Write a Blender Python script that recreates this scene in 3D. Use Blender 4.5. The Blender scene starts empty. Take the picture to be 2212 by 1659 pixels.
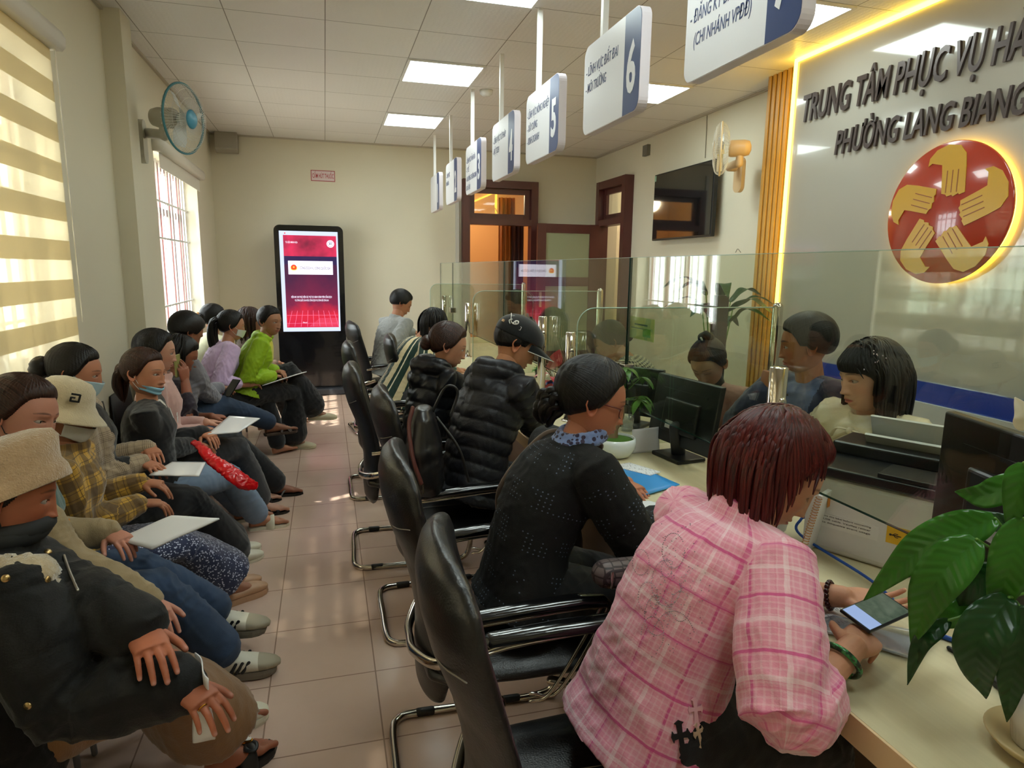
import bpy, bmesh, math, random
import numpy as np
from math import sin, cos, pi, radians
from mathutils import Vector, Matrix

SC = bpy.context.scene
COL = SC.collection
random.seed(7)
RNG = np.random.RandomState(11)

# ------------------------------------------------------------ camera
CF, CW, CH, CAMH = 1412.5, 2212, 1659, 1.60
_y, _p, _r = .27689, .17411, .01304
Fv = np.array([sin(_y)*cos(_p), cos(_y)*cos(_p), -sin(_p)])
Rv = np.array([cos(_y), -sin(_y), 0.0]); Uv = np.cross(Rv, Fv)
Rv, Uv = cos(_r)*Rv + sin(_r)*Uv, -sin(_r)*Rv + cos(_r)*Uv
CO = np.array([0, 0, CAMH])
def at(px, py, X=None, Y=None, Z=None):
    d = Fv + Rv*(px-CW/2)/CF - Uv*(py-CH/2)/CF
    t = (X-CO[0])/d[0] if X is not None else (Y-CO[1])/d[1] if Y is not None else (Z-CO[2])/d[2]
    return CO + d*t
cam = bpy.data.cameras.new('camera'); cam.sensor_width = 36; cam.lens = 36*CF/CW; cam.clip_start = .05; cam.clip_end = 200
camo = bpy.data.objects.new('camera', cam); COL.objects.link(camo)
M = Matrix(((Rv[0], Uv[0], -Fv[0], 0), (Rv[1], Uv[1], -Fv[1], 0), (Rv[2], Uv[2], -Fv[2], CAMH), (0, 0, 0, 1)))
camo.matrix_world = M
SC.camera = camo

# ------------------------------------------------------------ world, sun, exposure
w = bpy.data.worlds.new('world'); SC.world = w; w.use_nodes = True
nt = w.node_tree; nt.nodes.clear()
wo = nt.nodes.new('ShaderNodeOutputWorld'); bg = nt.nodes.new('ShaderNodeBackground')
bg.inputs['Color'].default_value = (.93, .96, 1.0, 1); bg.inputs['Strength'].default_value = 7.0
nt.links.new(bg.outputs[0], wo.inputs[0])
sun = bpy.data.lights.new('sun', 'SUN'); sun.energy = 5; sun.color = (1, .94, .84); sun.angle = .012
suno = bpy.data.objects.new('sun', sun); COL.objects.link(suno)
suno.rotation_mode = 'QUATERNION'
suno.rotation_quaternion = Vector((.52, .26, -.82)).to_track_quat('-Z', 'Y')
suno.location = (-6, 0, 8)
SC.view_settings.view_transform = 'Standard'; SC.view_settings.look = 'None'
SC.view_settings.exposure = 0.95; SC.view_settings.gamma = 1.0; SC.view_settings.use_curve_mapping = False
SC.cycles.max_bounces = 8; SC.cycles.diffuse_bounces = 4; SC.cycles.glossy_bounces = 4
SC.cycles.transparent_max_bounces = 16; SC.cycles.caustics_reflective = False; SC.cycles.caustics_refractive = False
SC.cycles.sample_clamp_indirect = 6

# ------------------------------------------------------------ materials
def lin(c):
    if isinstance(c, str):
        c = c.lstrip('#'); c = [int(c[i:i+2], 16)/255 for i in (0, 2, 4)]
    return tuple(x/12.92 if x <= .04045 else ((x+.055)/1.055)**2.4 for x in c[:3]) + (1,)
class NT:
    def __init__(s, name):
        s.m = bpy.data.materials.new(name); s.m.use_nodes = True; s.t = s.m.node_tree; s.t.nodes.clear()
        s.out = s.t.nodes.new('ShaderNodeOutputMaterial')
        s.b = s.t.nodes.new('ShaderNodeBsdfPrincipled'); s.l(s.b.outputs[0], s.out.inputs[0])
    def l(s, a, b): s.t.links.new(a, b)
    def n(s, ty, **k):
        n = s.t.nodes.new('ShaderNode'+ty)
        for a, b in k.items(): setattr(n, a, b)
        return n
    def val(s, sock, v):
        if hasattr(v, 'links'): s.l(v, sock)
        else: sock.default_value = v
    def math(s, op, a, b=None, c=None, clamp=False):
        n = s.n('Math', operation=op, use_clamp=clamp); s.val(n.inputs[0], a)
        if b is not None: s.val(n.inputs[1], b)
        if c is not None: s.val(n.inputs[2], c)
        return n.outputs[0]
    def mix(s, f, a, b):
        n = s.n('Mix', data_type='RGBA'); s.val(n.inputs[0], f)
        s.val(n.inputs[6], a); s.val(n.inputs[7], b); return n.outputs[2]
    def noise(s, scale, vec=None, detail=3, rough=.5):
        n = s.n('TexNoise'); n.inputs['Scale'].default_value = scale; n.inputs['Detail'].default_value = detail
        n.inputs['Roughness'].default_value = rough
        if vec is not None: s.l(vec, n.inputs['Vector'])
        return n.outputs[0]
    def obj(s): return s.n('TexCoord').outputs['Object']
    def attr(s, name): 
        n = s.n('Attribute'); n.attribute_name = name; return n
    def scale(s, vec, v):
        n = s.n('Mapping'); s.l(vec, n.inputs[0]); n.inputs['Scale'].default_value = v; return n.outputs[0]
    def sep(s, vec):
        n = s.n('SeparateXYZ'); s.l(vec, n.inputs[0]); return n.outputs
    def bump(s, h, strength=.3, dist=.01):
        n = s.n('Bump'); n.inputs['Strength'].default_value = strength; n.inputs['Distance'].default_value = dist
        s.l(h, n.inputs['Height']); s.l(n.outputs[0], s.b.inputs['Normal'])
    def ramp(s, f, stops, interp='LINEAR'):
        n = s.n('ValToRGB'); s.l(f, n.inputs[0]); cr = n.color_ramp; cr.interpolation = interp
        while len(cr.elements) < len(stops): cr.elements.new(.5)
        for e, (p, c) in zip(cr.elements, stops): e.position = p; e.color = c
        return n.outputs[0]
    def set(s, **k):
        for a, b in k.items(): s.val(s.b.inputs[a.replace('_', ' ')], b)
_mc = {}
def plain(name, color, rough=.5, metal=0, bump=0, bscale=200, var=0.0, spec=.5, sheen=0, coat=0):
    key = (name,)
    if key in _mc: return _mc[key]
    k = NT(name); c = lin(color)
    if var:
        f = k.noise(6, k.obj(), 4); d = tuple(x*(1-var) for x in c[:3])+(1,)
        k.set(Base_Color=k.mix(f, c, d))
    else: k.set(Base_Color=c)
    k.set(Roughness=rough, Metallic=metal)
    k.b.inputs['Specular IOR Level'].default_value = spec
    if sheen: k.b.inputs['Sheen Weight'].default_value = sheen
    if coat: k.b.inputs['Coat Weight'].default_value = coat
    if bump: k.bump(k.noise(bscale, k.obj(), 2), bump, .002)
    _mc[key] = k.m; return k.m
def emis(name, color, st):
    if (name,) in _mc: return _mc[(name,)]
    k = NT(name); k.set(Base_Color=(0, 0, 0, 1), Emission_Color=lin(color), Emission_Strength=st, Roughness=.6); _mc[(name,)] = k.m; return k.m
def glassmat(name, tint='#e9f2ec', alpha=.9, boost=0.0, rough=0.0):
    if (name,) in _mc: return _mc[(name,)]
    k = NT(name); tr = k.n('BsdfTransparent'); tr.inputs[0].default_value = lin(tint)
    gl = k.n('BsdfGlossy'); gl.inputs['Roughness'].default_value = rough; gl.inputs[0].default_value = (1, 1, 1, 1)
    lw = k.n('LayerWeight'); lw.inputs[0].default_value = .5
    f = k.math('MULTIPLY_ADD', k.math('POWER', lw.outputs[1], 4.0), .75, .045+boost, clamp=True)
    mx = k.n('MixShader'); k.l(f, mx.inputs[0]); k.l(tr.outputs[0], mx.inputs[1]); k.l(gl.outputs[0], mx.inputs[2])
    k.l(mx.outputs[0], k.out.inputs[0]); _mc[(name,)] = k.m; return k.m

# ------------------------------------------------------------ geometry helpers
def A(x): return np.array(x, float)
def nrm(v):
    v = A(v); return v/max(1e-9, np.linalg.norm(v))
class MB:
    """collects closed pieces into one mesh"""
    def __init__(s): s.v = []; s.f = []; s.n = 0; s.mi = []; s.smooth = []
    def add(s, v, f, mi=0, smooth=True):
        v = np.asarray(v, float).reshape(-1, 3); s.v.append(v)
        for q in f: s.f.append(tuple(i+s.n for i in q)); s.mi.append(mi); s.smooth.append(smooth)
        s.n += len(v); return s
    def box(s, c, d, rot=None, mi=0, bev=0.0):
        hx, hy, hz = d[0]/2, d[1]/2, d[2]/2
        if bev > 0:
            bm = bmesh.new(); bmesh.ops.create_cube(bm, size=1)
            for v in bm.verts: v.co = Vector((v.co.x*d[0], v.co.y*d[1], v.co.z*d[2]))
            bmesh.ops.bevel(bm, geom=bm.edges[:], offset=bev, segments=3, profile=.5, affect='EDGES')
            bm.verts.index_update()
            v = np.array([list(x.co) for x in bm.verts]); f = [tuple(x.index for x in q.verts) for q in bm.faces]; bm.free()
        else:
            v = A([[x, y, z] for x in (-hx, hx) for y in (-hy, hy) for z in (-hz, hz)])
            f = [(0, 1, 3, 2), (4, 6, 7, 5), (0, 4, 5, 1), (2, 3, 7, 6), (0, 2, 6, 4), (1, 5, 7, 3)]
        if rot is not None: v = v @ np.asarray(rot).T
        return s.add(v+A(c), f, mi, False)
    def b2(s, lo, hi, mi=0, bev=0.0):
        lo, hi = A(lo), A(hi); return s.box((lo+hi)/2, np.abs(hi-lo), None, mi, bev)
    def tube(s, pts, r, n=10, mi=0, cap=True, closed=False, flat=1.0, up=None):
        v, f = tube(pts, r, n, cap, closed, flat, up); return s.add(v, f, mi)
    def ell(s, c, r, rot=None, n=16, mi=0):
        v, f = ell(c, r, rot, n); return s.add(v, f, mi)
    def lathe(s, prof, c=(0, 0, 0), n=24, rot=None, mi=0):
        v = []; f = []
        for (r, z) in prof:
            for i in range(n): v.append((r*cos(2*pi*i/n), r*sin(2*pi*i/n), z))
        for j in range(len(prof)-1):
            for i in range(n): f.append((j*n+i, j*n+(i+1) % n, (j+1)*n+(i+1) % n, (j+1)*n+i))
        v = A(v)
        if rot is not None: v = v @ np.asarray(rot).T
        return s.add(v+A(c), f, mi)
    def prism(s, poly, origin, ax, ay, t, mi=0):
        """flat outline poly (2D) extruded t along ax x ay"""
        ax, ay = nrm(ax), nrm(ay); nz = np.cross(ax, ay); o = A(origin); k = len(poly)
        v = [o+ax*p[0]+ay*p[1] for p in poly]+[o+ax*p[0]+ay*p[1]+nz*t for p in poly]
        f = [tuple(range(k))[::-1], tuple(range(k, 2*k))]+[(i, (i+1) % k, (i+1) % k+k, i+k) for i in range(k)]
        return s.add(v, f, mi, False)
    def mesh(s, name):
        me = bpy.data.meshes.new(name)
        v = np.concatenate(s.v) if s.v else np.zeros((0, 3))
        me.from_pydata(v.tolist(), [], s.f)
        me.polygons.foreach_set('material_index', s.mi); me.polygons.foreach_set('use_smooth', s.smooth)
        me.update(); return me
    def build(s, name, mats, parent=None, **tags):
        return link(name, s.mesh(name), mats, parent, **tags)
def link(name, me, mats, parent=None, **tags):
    o = bpy.data.objects.new(name, me); COL.objects.link(o)
    if not isinstance(mats, (list, tuple)): mats = [mats]
    if not len(me.materials):
        for m in mats: me.materials.append(m)
    if parent is not None:
        pw = parent.matrix_basis.copy(); q = parent.parent
        while q is not None: pw = q.matrix_basis @ pw; q = q.parent
        o.parent = parent; o.matrix_basis = pw.inverted()
    for a, b in tags.items(): o[a] = b
    return o
def recenter(o, base):
    """moves the object's origin to base, geometry stays"""
    b = Vector(base); o.data.transform(Matrix.Translation(-b)); o.matrix_basis = Matrix.Translation(b); return o
def thing(name, label, cat, loc=(0, 0, 0), group=None, rz=0):
    o = bpy.data.objects.new(name, None); COL.objects.link(o); o.location = loc; o.rotation_euler = (0, 0, rz)
    o.empty_display_size = .05
    o['label'] = label; o['category'] = cat
    if group: o['group'] = group
    return o
def tg(label, cat, group=None):
    d = dict(label=label, category=cat)
    if group: d['group'] = group
    return d
def dup(o, parent=None, **tags):
    c = o.copy(); COL.objects.link(c)
    if parent is not None: c.parent = parent
    for a, b in tags.items(): c[a] = b
    for ch in list(o.children): dup(ch, c)
    return c
def frames(P, up=None):
    P = A(P); n = len(P); T = np.zeros_like(P)
    T[1:-1] = P[2:]-P[:-2]; T[0] = P[1]-P[0]; T[-1] = P[-1]-P[-2]
    T /= np.maximum(1e-9, np.linalg.norm(T, axis=1))[:, None]
    a = A(up) if up is not None else A([0, 0, 1]) if abs(T[0][2]) < .9 else A([1, 0, 0])
    N = np.zeros_like(P); x = a-T[0]*(a@T[0]); N[0] = nrm(x)
    for i in range(1, n):
        x = N[i-1]-T[i]*(N[i-1]@T[i]); N[i] = nrm(x)
    return T, N, np.cross(T, N)
def tube(pts, r, n=10, cap=True, closed=False, flat=1.0, up=None):
    P = A(pts); k = len(P); r = np.full(k, r) if np.isscalar(r) else A(r)
    if closed:
        T, N, B = frames(np.vstack([P, P[:1]]), up); T, N, B = T[:k], N[:k], B[:k]
    else: T, N, B = frames(P, up)
    if cap and not closed:
        ext = []; rr = []; NN = []; BB = []
        for a in (80, 50, 25):
            ext.append(P[0]-T[0]*r[0]*sin(radians(a))); rr.append(r[0]*cos(radians(a))); NN.append(N[0]); BB.append(B[0])
        e2 = []; r2 = []; N2 = []; B2 = []
        for a in (25, 50, 80):
            e2.append(P[-1]+T[-1]*r[-1]*sin(radians(a))); r2.append(r[-1]*cos(radians(a))); N2.append(N[-1]); B2.append(B[-1])
        P = np.vstack([ext, P, e2]); r = np.concatenate([rr, r, r2]); N = np.vstack([NN, N, N2]); B = np.vstack([BB, B, B2]); k = len(P)
    th = np.arange(n)*2*pi/n
    v = (P[:, None, :]+r[:, None, None]*(np.cos(th)[None, :, None]*N[:, None, :]*flat+np.sin(th)[None, :, None]*B[:, None, :])).reshape(-1, 3)
    f = []
    for j in range(k if closed else k-1):
        j2 = (j+1) % k
        for i in range(n): f.append((j*n+i, j*n+(i+1) % n, j2*n+(i+1) % n, j2*n+i))
    if not closed: f.append(tuple(range(n))[::-1]); f.append(tuple(range((k-1)*n, k*n)))
    return v, f
def ell(c, r, rot=None, n=16):
    v = [(0, 0, 1)]; m = n//2
    for j in range(1, m):
        a = pi*j/m
        for i in range(n): v.append((sin(a)*cos(2*pi*i/n), sin(a)*sin(2*pi*i/n), cos(a)))
    v.append((0, 0, -1)); v = A(v)*A(r)
    if rot is not None: v = v @ np.asarray(rot).T
    f = [(0, 1+i, 1+(i+1) % n) for i in range(n)]
    for j in range(m-2):
        for i in range(n): f.append((1+j*n+i, 1+(j+1)*n+i, 1+(j+1)*n+(i+1) % n, 1+j*n+(i+1) % n))
    L = len(v)-1; s = 1+(m-2)*n
    f += [(L, s+(i+1) % n, s+i) for i in range(n)]
    return v+A(c), f
def spline(P, n=8):
    """Catmull-Rom through points"""
    P = A(P)
    if len(P) < 3: return np.array([P[0]+(P[-1]-P[0])*t for t in np.linspace(0, 1, n)])
    Q = np.vstack([2*P[0]-P[1], P, 2*P[-1]-P[-2]]); o = []
    for i in range(1, len(Q)-2):
        for t in np.linspace(0, 1, n, endpoint=False):
            a, b, c, d = Q[i-1:i+3]
            o.append(.5*((2*b)+(-a+c)*t+(2*a-5*b+4*c-d)*t*t+(-a+3*b-3*c+d)*t**3))
    o.append(P[-1]); return np.array(o)
def lerpr(r, n): return np.interp(np.linspace(0, 1, n), np.linspace(0, 1, len(r)), r)
def rrect(w, h, r, n=6):
    o = []
    for cx, cy, a0 in ((w/2-r, h/2-r, 0), (-w/2+r, h/2-r, 90), (-w/2+r, -h/2+r, 180), (w/2-r, -h/2+r, 270)):
        for i in range(n+1):
            a = radians(a0+90*i/n); o.append((cx+r*cos(a), cy+r*sin(a)))
    return o
def rotz(a): return A([[cos(a), -sin(a), 0], [sin(a), cos(a), 0], [0, 0, 1]])
def basis(x, y, z): return np.array([x, y, z]).T
def textobj(txt, name, mat, origin, ax, ay, size, width=None, ext=.001, bold=0.0, shear=0, parent=None, align='LEFT', **tags):
    cu = bpy.data.curves.new(name, 'FONT'); cu.body = txt; cu.size = 1; cu.extrude = 0; cu.offset = bold; cu.shear = shear
    cu.align_x = 'LEFT'; cu.resolution_u = 3
    t = bpy.data.objects.new('tmp', cu); COL.objects.link(t); bpy.context.view_layer.update()
    me = bpy.data.meshes.new_from_object(t.evaluated_get(bpy.context.evaluated_depsgraph_get()))
    bpy.data.objects.remove(t)
    v = np.zeros(len(me.vertices)*3); me.vertices.foreach_get('co', v); v = v.reshape(-1, 3)
    if len(v) == 0: return None
    capH = .72; sy = size/capH; wx = v[:, 0].max()-v[:, 0].min(); sx = sy if width is None else width/wx
    x0 = v[:, 0].min(); x = (v[:, 0]-x0)*sx; y = v[:, 1]*sy
    if align == 'CENTER': x -= wx*sx/2
    ax, ay = nrm(ax), nrm(ay); nz = np.cross(ax, ay)
    front = A(origin)+x[:, None]*ax+y[:, None]*ay+nz*ext
    back = A(origin)+x[:, None]*ax+y[:, None]*ay
    me.update(); fs = [tuple(p.vertices) for p in me.polygons]; n = len(v)
    cnt = {}
    for f in fs:
        for i in range(len(f)):
            e = (f[i], f[(i+1) % len(f)]); cnt[e] = 1
    side = [(a, b, b+n, a+n) for (a, b) in cnt if (b, a) not in cnt]
    bpy.data.meshes.remove(me)
    mb = MB(); mb.add(np.vstack([front, back]), fs+[tuple(reversed([i+n for i in f])) for f in fs]+[q[::-1] for q in side], 0, False)
    return mb.build(name, mat, parent, **tags)

# ============================================================ THE ROOM
XL, XR, YB, YN, ZC = -1.27, 3.70, 8.85, -1.6, 3.145
def wallmat(name, c, amt=.15):
    k = NT(name); k.set(Base_Color=k.mix(k.noise(1.3, k.obj(), 4), lin(c), tuple(x*(1-amt*.5) for x in lin(c)[:3])+(1,)), Roughness=.75)
    k.bump(k.noise(60, k.obj(), 3), .08, .003); return k.m
M_wall = wallmat('cream wall paint', '#e0d9c3')
def tilemat():
    k = NT('floor tile'); o = k.obj(); x, y, z = k.sep(o)
    def joint(v, off): 
        f = k.math('FRACT', k.math('DIVIDE', k.math('ADD', v, 40-off), .4)); return k.math('GREATER_THAN', k.math('ABSOLUTE', k.math('SUBTRACT', f, .5)), .4935)
    m = k.math('MAXIMUM', joint(x, .1394), joint(y, .0444)); n = k.noise(7, o, 5, .6)
    k.set(Base_Color=k.mix(m, k.mix(k.math('MULTIPLY', n, .5), lin('#dcbfae'), lin('#c9a896')), lin('#9d8070')))
    k.set(Roughness=k.math('MULTIPLY_ADD', k.noise(3, o, 3), .14, .17)); k.b.inputs['Specular IOR Level'].default_value = .45
    k.bump(k.math('SUBTRACT', 1, m), .3, .002); return k.m
M_floor = tilemat()
def ceilmat():
    k = NT('ceiling panels'); o = k.obj(); b = k.n('TexBrick'); b.offset = 0
    mp = k.n('Mapping'); k.l(o, mp.inputs[0]); mp.inputs['Location'].default_value = (.544, -4.659+.6*20, 0)
    k.l(mp.outputs[0], b.inputs['Vector'])
    for s, c in (('Color1', '#eceae8'), ('Color2', '#e8e6e4'), ('Mortar', '#8f8a85')): b.inputs[s].default_value = lin(c)
    b.inputs['Scale'].default_value = 1; b.inputs['Mortar Size'].default_value = .0035; b.inputs['Brick Width'].default_value = .6; b.inputs['Row Height'].default_value = .6
    b.inputs['Mortar Smooth'].default_value = .2
    k.set(Base_Color=b.outputs[0], Roughness=.42)
    wv = k.n('TexWave'); k.l(k.scale(o, (1, 2.2, 1)), wv.inputs[0]); wv.inputs['Scale'].default_value = 9; wv.inputs['Distortion'].default_value = 6
    wv.inputs['Detail'].default_value = 2; wv.inputs['Detail Scale'].default_value = 3
    k.bump(k.math('ADD', k.math('MULTIPLY', wv.outputs[1], .5), k.math('MULTIPLY', b.outputs[1], -2)), .25, .004); return k.m
M_ceil = ceilmat()
ST = dict(kind='structure')
def struct(mb, name, m, parent=None): return mb.build(name, m, parent, **({} if parent else ST))
struct(MB().b2((XL-.3, YN-.2, -.1), (XR+.3, YB+2.6, 0)), 'floor', M_floor)
ce = MB(); ce.b2((XL-.02, YN-.2, ZC), (XR+.3, YB+.02, ZC+.08)); struct(ce, 'ceiling', M_ceil)
# left wall with window openings; thickness .22
WINS = [(-.55, 1.35, 1.08, 2.62), (1.95, 3.93, 1.08, 2.62), (5.95, 7.78, .98, 2.50)]
mb = MB(); yy = YN-.2
for (a, b, z0, z1) in WINS:
    mb.b2((XL-.22, yy, 0), (XL, a, ZC)); mb.b2((XL-.22, a, 0), (XL, b, z0)); mb.b2((XL-.22, a, z1), (XL, b, ZC)); yy = b
mb.b2((XL-.22, yy, 0), (XL, YB+.1, ZC)); struct(mb, 'wall_left', M_wall)
struct(MB().b2((XL, 4.85, 0), (XL+.11, 5.08, ZC)), 'wall_column', M_wall)
# back wall with door 1 opening X 1.80..2.81 to z 2.75
mb = MB(); D1 = (1.80, 2.80, 2.74)
mb.b2((XL-.2, YB, 0), (D1[0], YB+.2, ZC)); mb.b2((D1[1], YB, 0), (XR+.2, YB+.2, ZC)); mb.b2((D1[0], YB, D1[2]), (D1[1], YB+.2, ZC)); struct(mb, 'wall_back', M_wall)
# right wall with door 2 opening Y 7.65..8.55
mb = MB(); D2 = (7.66, 8.52, 2.74)
mb.b2((XR, YN-.2, 0), (XR+.2, D2[0], ZC)); mb.b2((XR, D2[1], 0), (XR+.2, YB+.1, ZC)); mb.b2((XR, D2[0], D2[2]), (XR+.2, D2[1], ZC)); struct(mb, 'wall_right', M_wall)
struct(MB().b2((XL-.22, YN-.2, 0), (XR+.2, YN, ZC)), 'wall_near', M_wall)
# rooms beyond the doors
M_or = wallmat('amber painted wall beyond', '#cfa878')
mb = MB(); mb.b2((.9, YB+2.4, 0), (4.0, YB+2.5, 3.1)); mb.b2((3.55, YB+.2, 0), (3.65, YB+2.4, 3.1)); mb.b2((.9, YB+.2, 0), (1.0, YB+2.4, 3.1)); mb.b2((.9, YB+.2, 3.1), (3.9, YB+2.5, 3.2))
struct(mb, 'wall_beyond', M_or)
mb = MB(); mb.b2((XR+1.5, 6.9, 0), (XR+1.6, 9.3, 3.1)); mb.b2((XR+.2, 6.9, 0), (XR+1.6, 7.0, 3.1)); mb.b2((XR+.2, 9.2, 0), (XR+1.6, 9.3, 3.1)); mb.b2((XR+.2, 6.9, 3.1), (XR+1.6, 9.3, 3.2)); mb.b2((XR+.2, 6.9, -.1), (XR+1.6, 9.3, 0))
struct(mb, 'wall_corridor', M_wall)
M_skirt = plain('brown skirting tile', '#a98f7c', .3)
mb = MB(); mb.b2((XL, YB-.012, 0), (D1[0]-.1, YB, .137)); mb.b2((D1[1]+.1, YB-.012, 0), (XR, YB, .137)); struct(mb, 'baseboard_back', M_skirt)
struct(MB().b2((XL, YN, 0), (XL+.012, YB, .137)), 'baseboard_left', M_skirt)
struct(MB().b2((XR-.012, 4.9, 0), (XR, 7.6, .137)), 'baseboard_right', M_skirt)
# thin shadow cornice at ceiling/wall junctions
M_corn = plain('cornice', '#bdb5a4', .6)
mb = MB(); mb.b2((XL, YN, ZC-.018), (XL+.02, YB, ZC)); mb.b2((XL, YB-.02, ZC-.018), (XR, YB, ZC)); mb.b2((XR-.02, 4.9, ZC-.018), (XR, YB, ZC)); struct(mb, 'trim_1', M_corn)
# outside ground and a pale house wall across the lane
M_gnd = plain('sunlit concrete outside', '#cfc6b6', .8)
struct(MB().b2((-14, -8, -.4), (XL-.3, 22, -.3)), 'ground_outside', M_gnd)
M_red = plain('dark red window frame', '#6d2f2c', .45)
M_white = plain('white painted steel', '#e6e6e4', .4)
pane = glassmat('window glass', '#f4f8f6')
# windows: red wood frame, glass, white burglar bars inside
for i, (a, b, z0, z1) in enumerate(WINS):
    r = thing('window_%d' % (i+1), 'x', 'x', (XL-.15, (a+b)/2, z0)); del r['label']; del r['category']; r['kind'] = 'structure'
    mb = MB(); x0, x1 = XL-.20, XL-.15
    mb.b2((x0, a, z0), (x1, a+.06, z1)); mb.b2((x0, b-.06, z0), (x1, b, z1)); mb.b2((x0+.002, a+.061, z0), (x1-.002, b-.061, z0+.06)); mb.b2((x0+.002, a+.061, z1-.06), (x1-.002, b-.061, z1))
    n = 4
    for j in range(1, n): y = a+(b-a)*j/n; mb.b2((x0+.004, y-.035, z0+.061), (x1-.004, y+.035, z1-.061))
    zt = z1-.42; mb.b2((x0+.006, a+.061, zt-.03), (x1-.006, b-.061, zt+.03))
    mb.build('window_frame', M_red, r)
    MB().b2((XL-.178, a+.03, z0+.03), (XL-.172, b-.03, z1-.03)).build('pane', pane, r)
    mb = MB()
    for j in range(int((b-a)/.125)): 
        y = a+.07+j*.125; mb.b2((XL-.118, y-.007, z0), (XL-.104, y+.007, z1))
    for z in (z0+.25, z0+.85, z1-.35): mb.b2((XL-.116, a, z-.008), (XL-.106, b, z+.008))
    mb.build('bars', M_white, r)
    MB().b2((XL-.22, a, z0-.02), (XL+.03, b, z0)).build('window_sill', plain('white sill', '#e9e6dd', .4), r)
# zebra roller blinds
def zebra():
    k = NT('zebra blind fabric'); z = k.sep(k.obj())[2]
    f = k.math('FRACT', k.math('DIVIDE', z, .19)); band = k.math('LESS_THAN', f, .5)
    n = k.noise(3, k.obj(), 3)
    tr = k.n('BsdfTranslucent'); tr.inputs[0].default_value = k.math('ADD', .0, .0) if 0 else lin('#d9cfb2'); di = k.n('BsdfDiffuse'); k.l(k.mix(band, lin('#d2c6a6'), lin('#ddd6c2')), di.inputs[0]); k.l(k.mix(band, lin('#d6c7a0'), lin('#e3dabf')), tr.inputs[0])
    a = k.n('MixShader'); a.inputs[0].default_value = .30; k.l(di.outputs[0], a.inputs[1]); k.l(tr.outputs[0], a.inputs[2])
    tp = k.n('BsdfTransparent'); tp.inputs[0].default_value = (1, .97, .9, 1)
    c = k.n('MixShader'); k.l(k.math('MULTIPLY_ADD', band, .26, .03), c.inputs[0]); k.l(a.outputs[0], c.inputs[1]); k.l(tp.outputs[0], c.inputs[2])
    k.l(c.outputs[0], k.out.inputs[0]); return k.m
M_zeb = zebra()
M_val = plain('blind cassette', '#e7e2d6', .4)
def blind(a, b, z0, z1, lab):
    t = thing('roller_blind', lab, 'blind', (XL+.03, (a+b)/2, z1), 'zebra blinds at the left windows')
    mb = MB(); mb.add(*loftbox(a-.05, b+.05, z1)); mb.build('cassette', M_val, t)
    MB().b2((XL+.022, a-.02, z0), (XL+.025, b+.02, z1)).build('blind_fabric', M_zeb, t)
    MB().b2((XL+.01, a-.02, z0-.02), (XL+.035, b+.02, z0+.005), bev=.004).build('bottom_bar', M_val, t)
    return t
def loftbox(a, b, z1):
    prof = [(XL+.002, z1-.04), (XL+.07, z1-.04), (XL+.085, z1-.02), (XL+.088, z1+.02), (XL+.075, z1+.05), (XL+.04, z1+.06), (XL+.002, z1+.06)]
    v = [(x, a, z) for x, z in prof]+[(x, b, z) for x, z in prof]; k = len(prof)
    return A(v), [tuple(range(k)), tuple(range(k, 2*k))[::-1]]+[(i, i+k, (i+1) % k+k, (i+1) % k) for i in range(k)]
blind(1.95, 3.86, 1.10, 2.66, 'cream zebra blind lowered over the near left window')
blind(-.55, 1.35, 1.10, 2.66, 'cream zebra blind over the window behind the viewer')
t = thing('roller_blind', 'white rolled-up blind above the far left barred window', 'blind', (XL+.03, 6.8, 2.55))
mb = MB(); mb.add(*loftbox(5.92, 7.8, 2.52)); mb.build('cassette', M_val, t)
MB().b2((XL+.03, 6.0, 2.36), (XL+.034, 7.75, 2.50)).build('blind_fabric', M_val, t)
mb = MB(); mb.tube([(XL+.05, 3.87, 2.64), (XL+.05, 3.88, 1.3)], .003, 6); mb.build('pull_cord', M_val, bpy.data.objects['roller_blind'])

# ceiling light panels in the 0.6 m grid
M_lum = emis('light panel diffuser', '#f0fffa', 7.0); M_lf = plain('panel frame', '#e8e8e6', .5)
k = 0; first = None
for j, gy in enumerate((3.459-3.6, 3.459-1.8, 3.459, 5.259, 7.059)):
    for gx in (.656, 2.456):
        if gx > 2 and j > 3: continue
        lab = {4: 'farthest bright square ceiling panel near the back wall', 3: 'bright square ceiling panel, second from the back wall', 2: 'bright ceiling panel cut by the top edge of the photo'}.get(j, 'ceiling panel over the near end of the counter') if gx < 2 else {3: 'bright ceiling panel seen right of the hanging sign numbered 6', 2: 'bright ceiling panel beside the nearest hanging sign, close to the feature wall'}.get(j, 'ceiling panel behind the viewer on the clerk side')
        t = thing('ceiling_light', lab, 'ceiling light', (gx+.3, gy+.3, ZC-.01), 'square light panels set in the ceiling')
        mb = MB()
        for lo, hi in (((gx, gy), (gx+.6, gy+.02)), ((gx, gy+.58), (gx+.6, gy+.6)), ((gx, gy+.0201), (gx+.02, gy+.5799)), ((gx+.58, gy+.0201), (gx+.6, gy+.5799))): mb.b2(lo+(ZC-.014,), hi+(ZC-.001,))
        mb.build('frame', M_lf, t); MB().b2((gx+.02, gy+.02, ZC-.011), (gx+.58, gy+.58, ZC-.002)).build('diffuser', M_lum, t)

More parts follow.
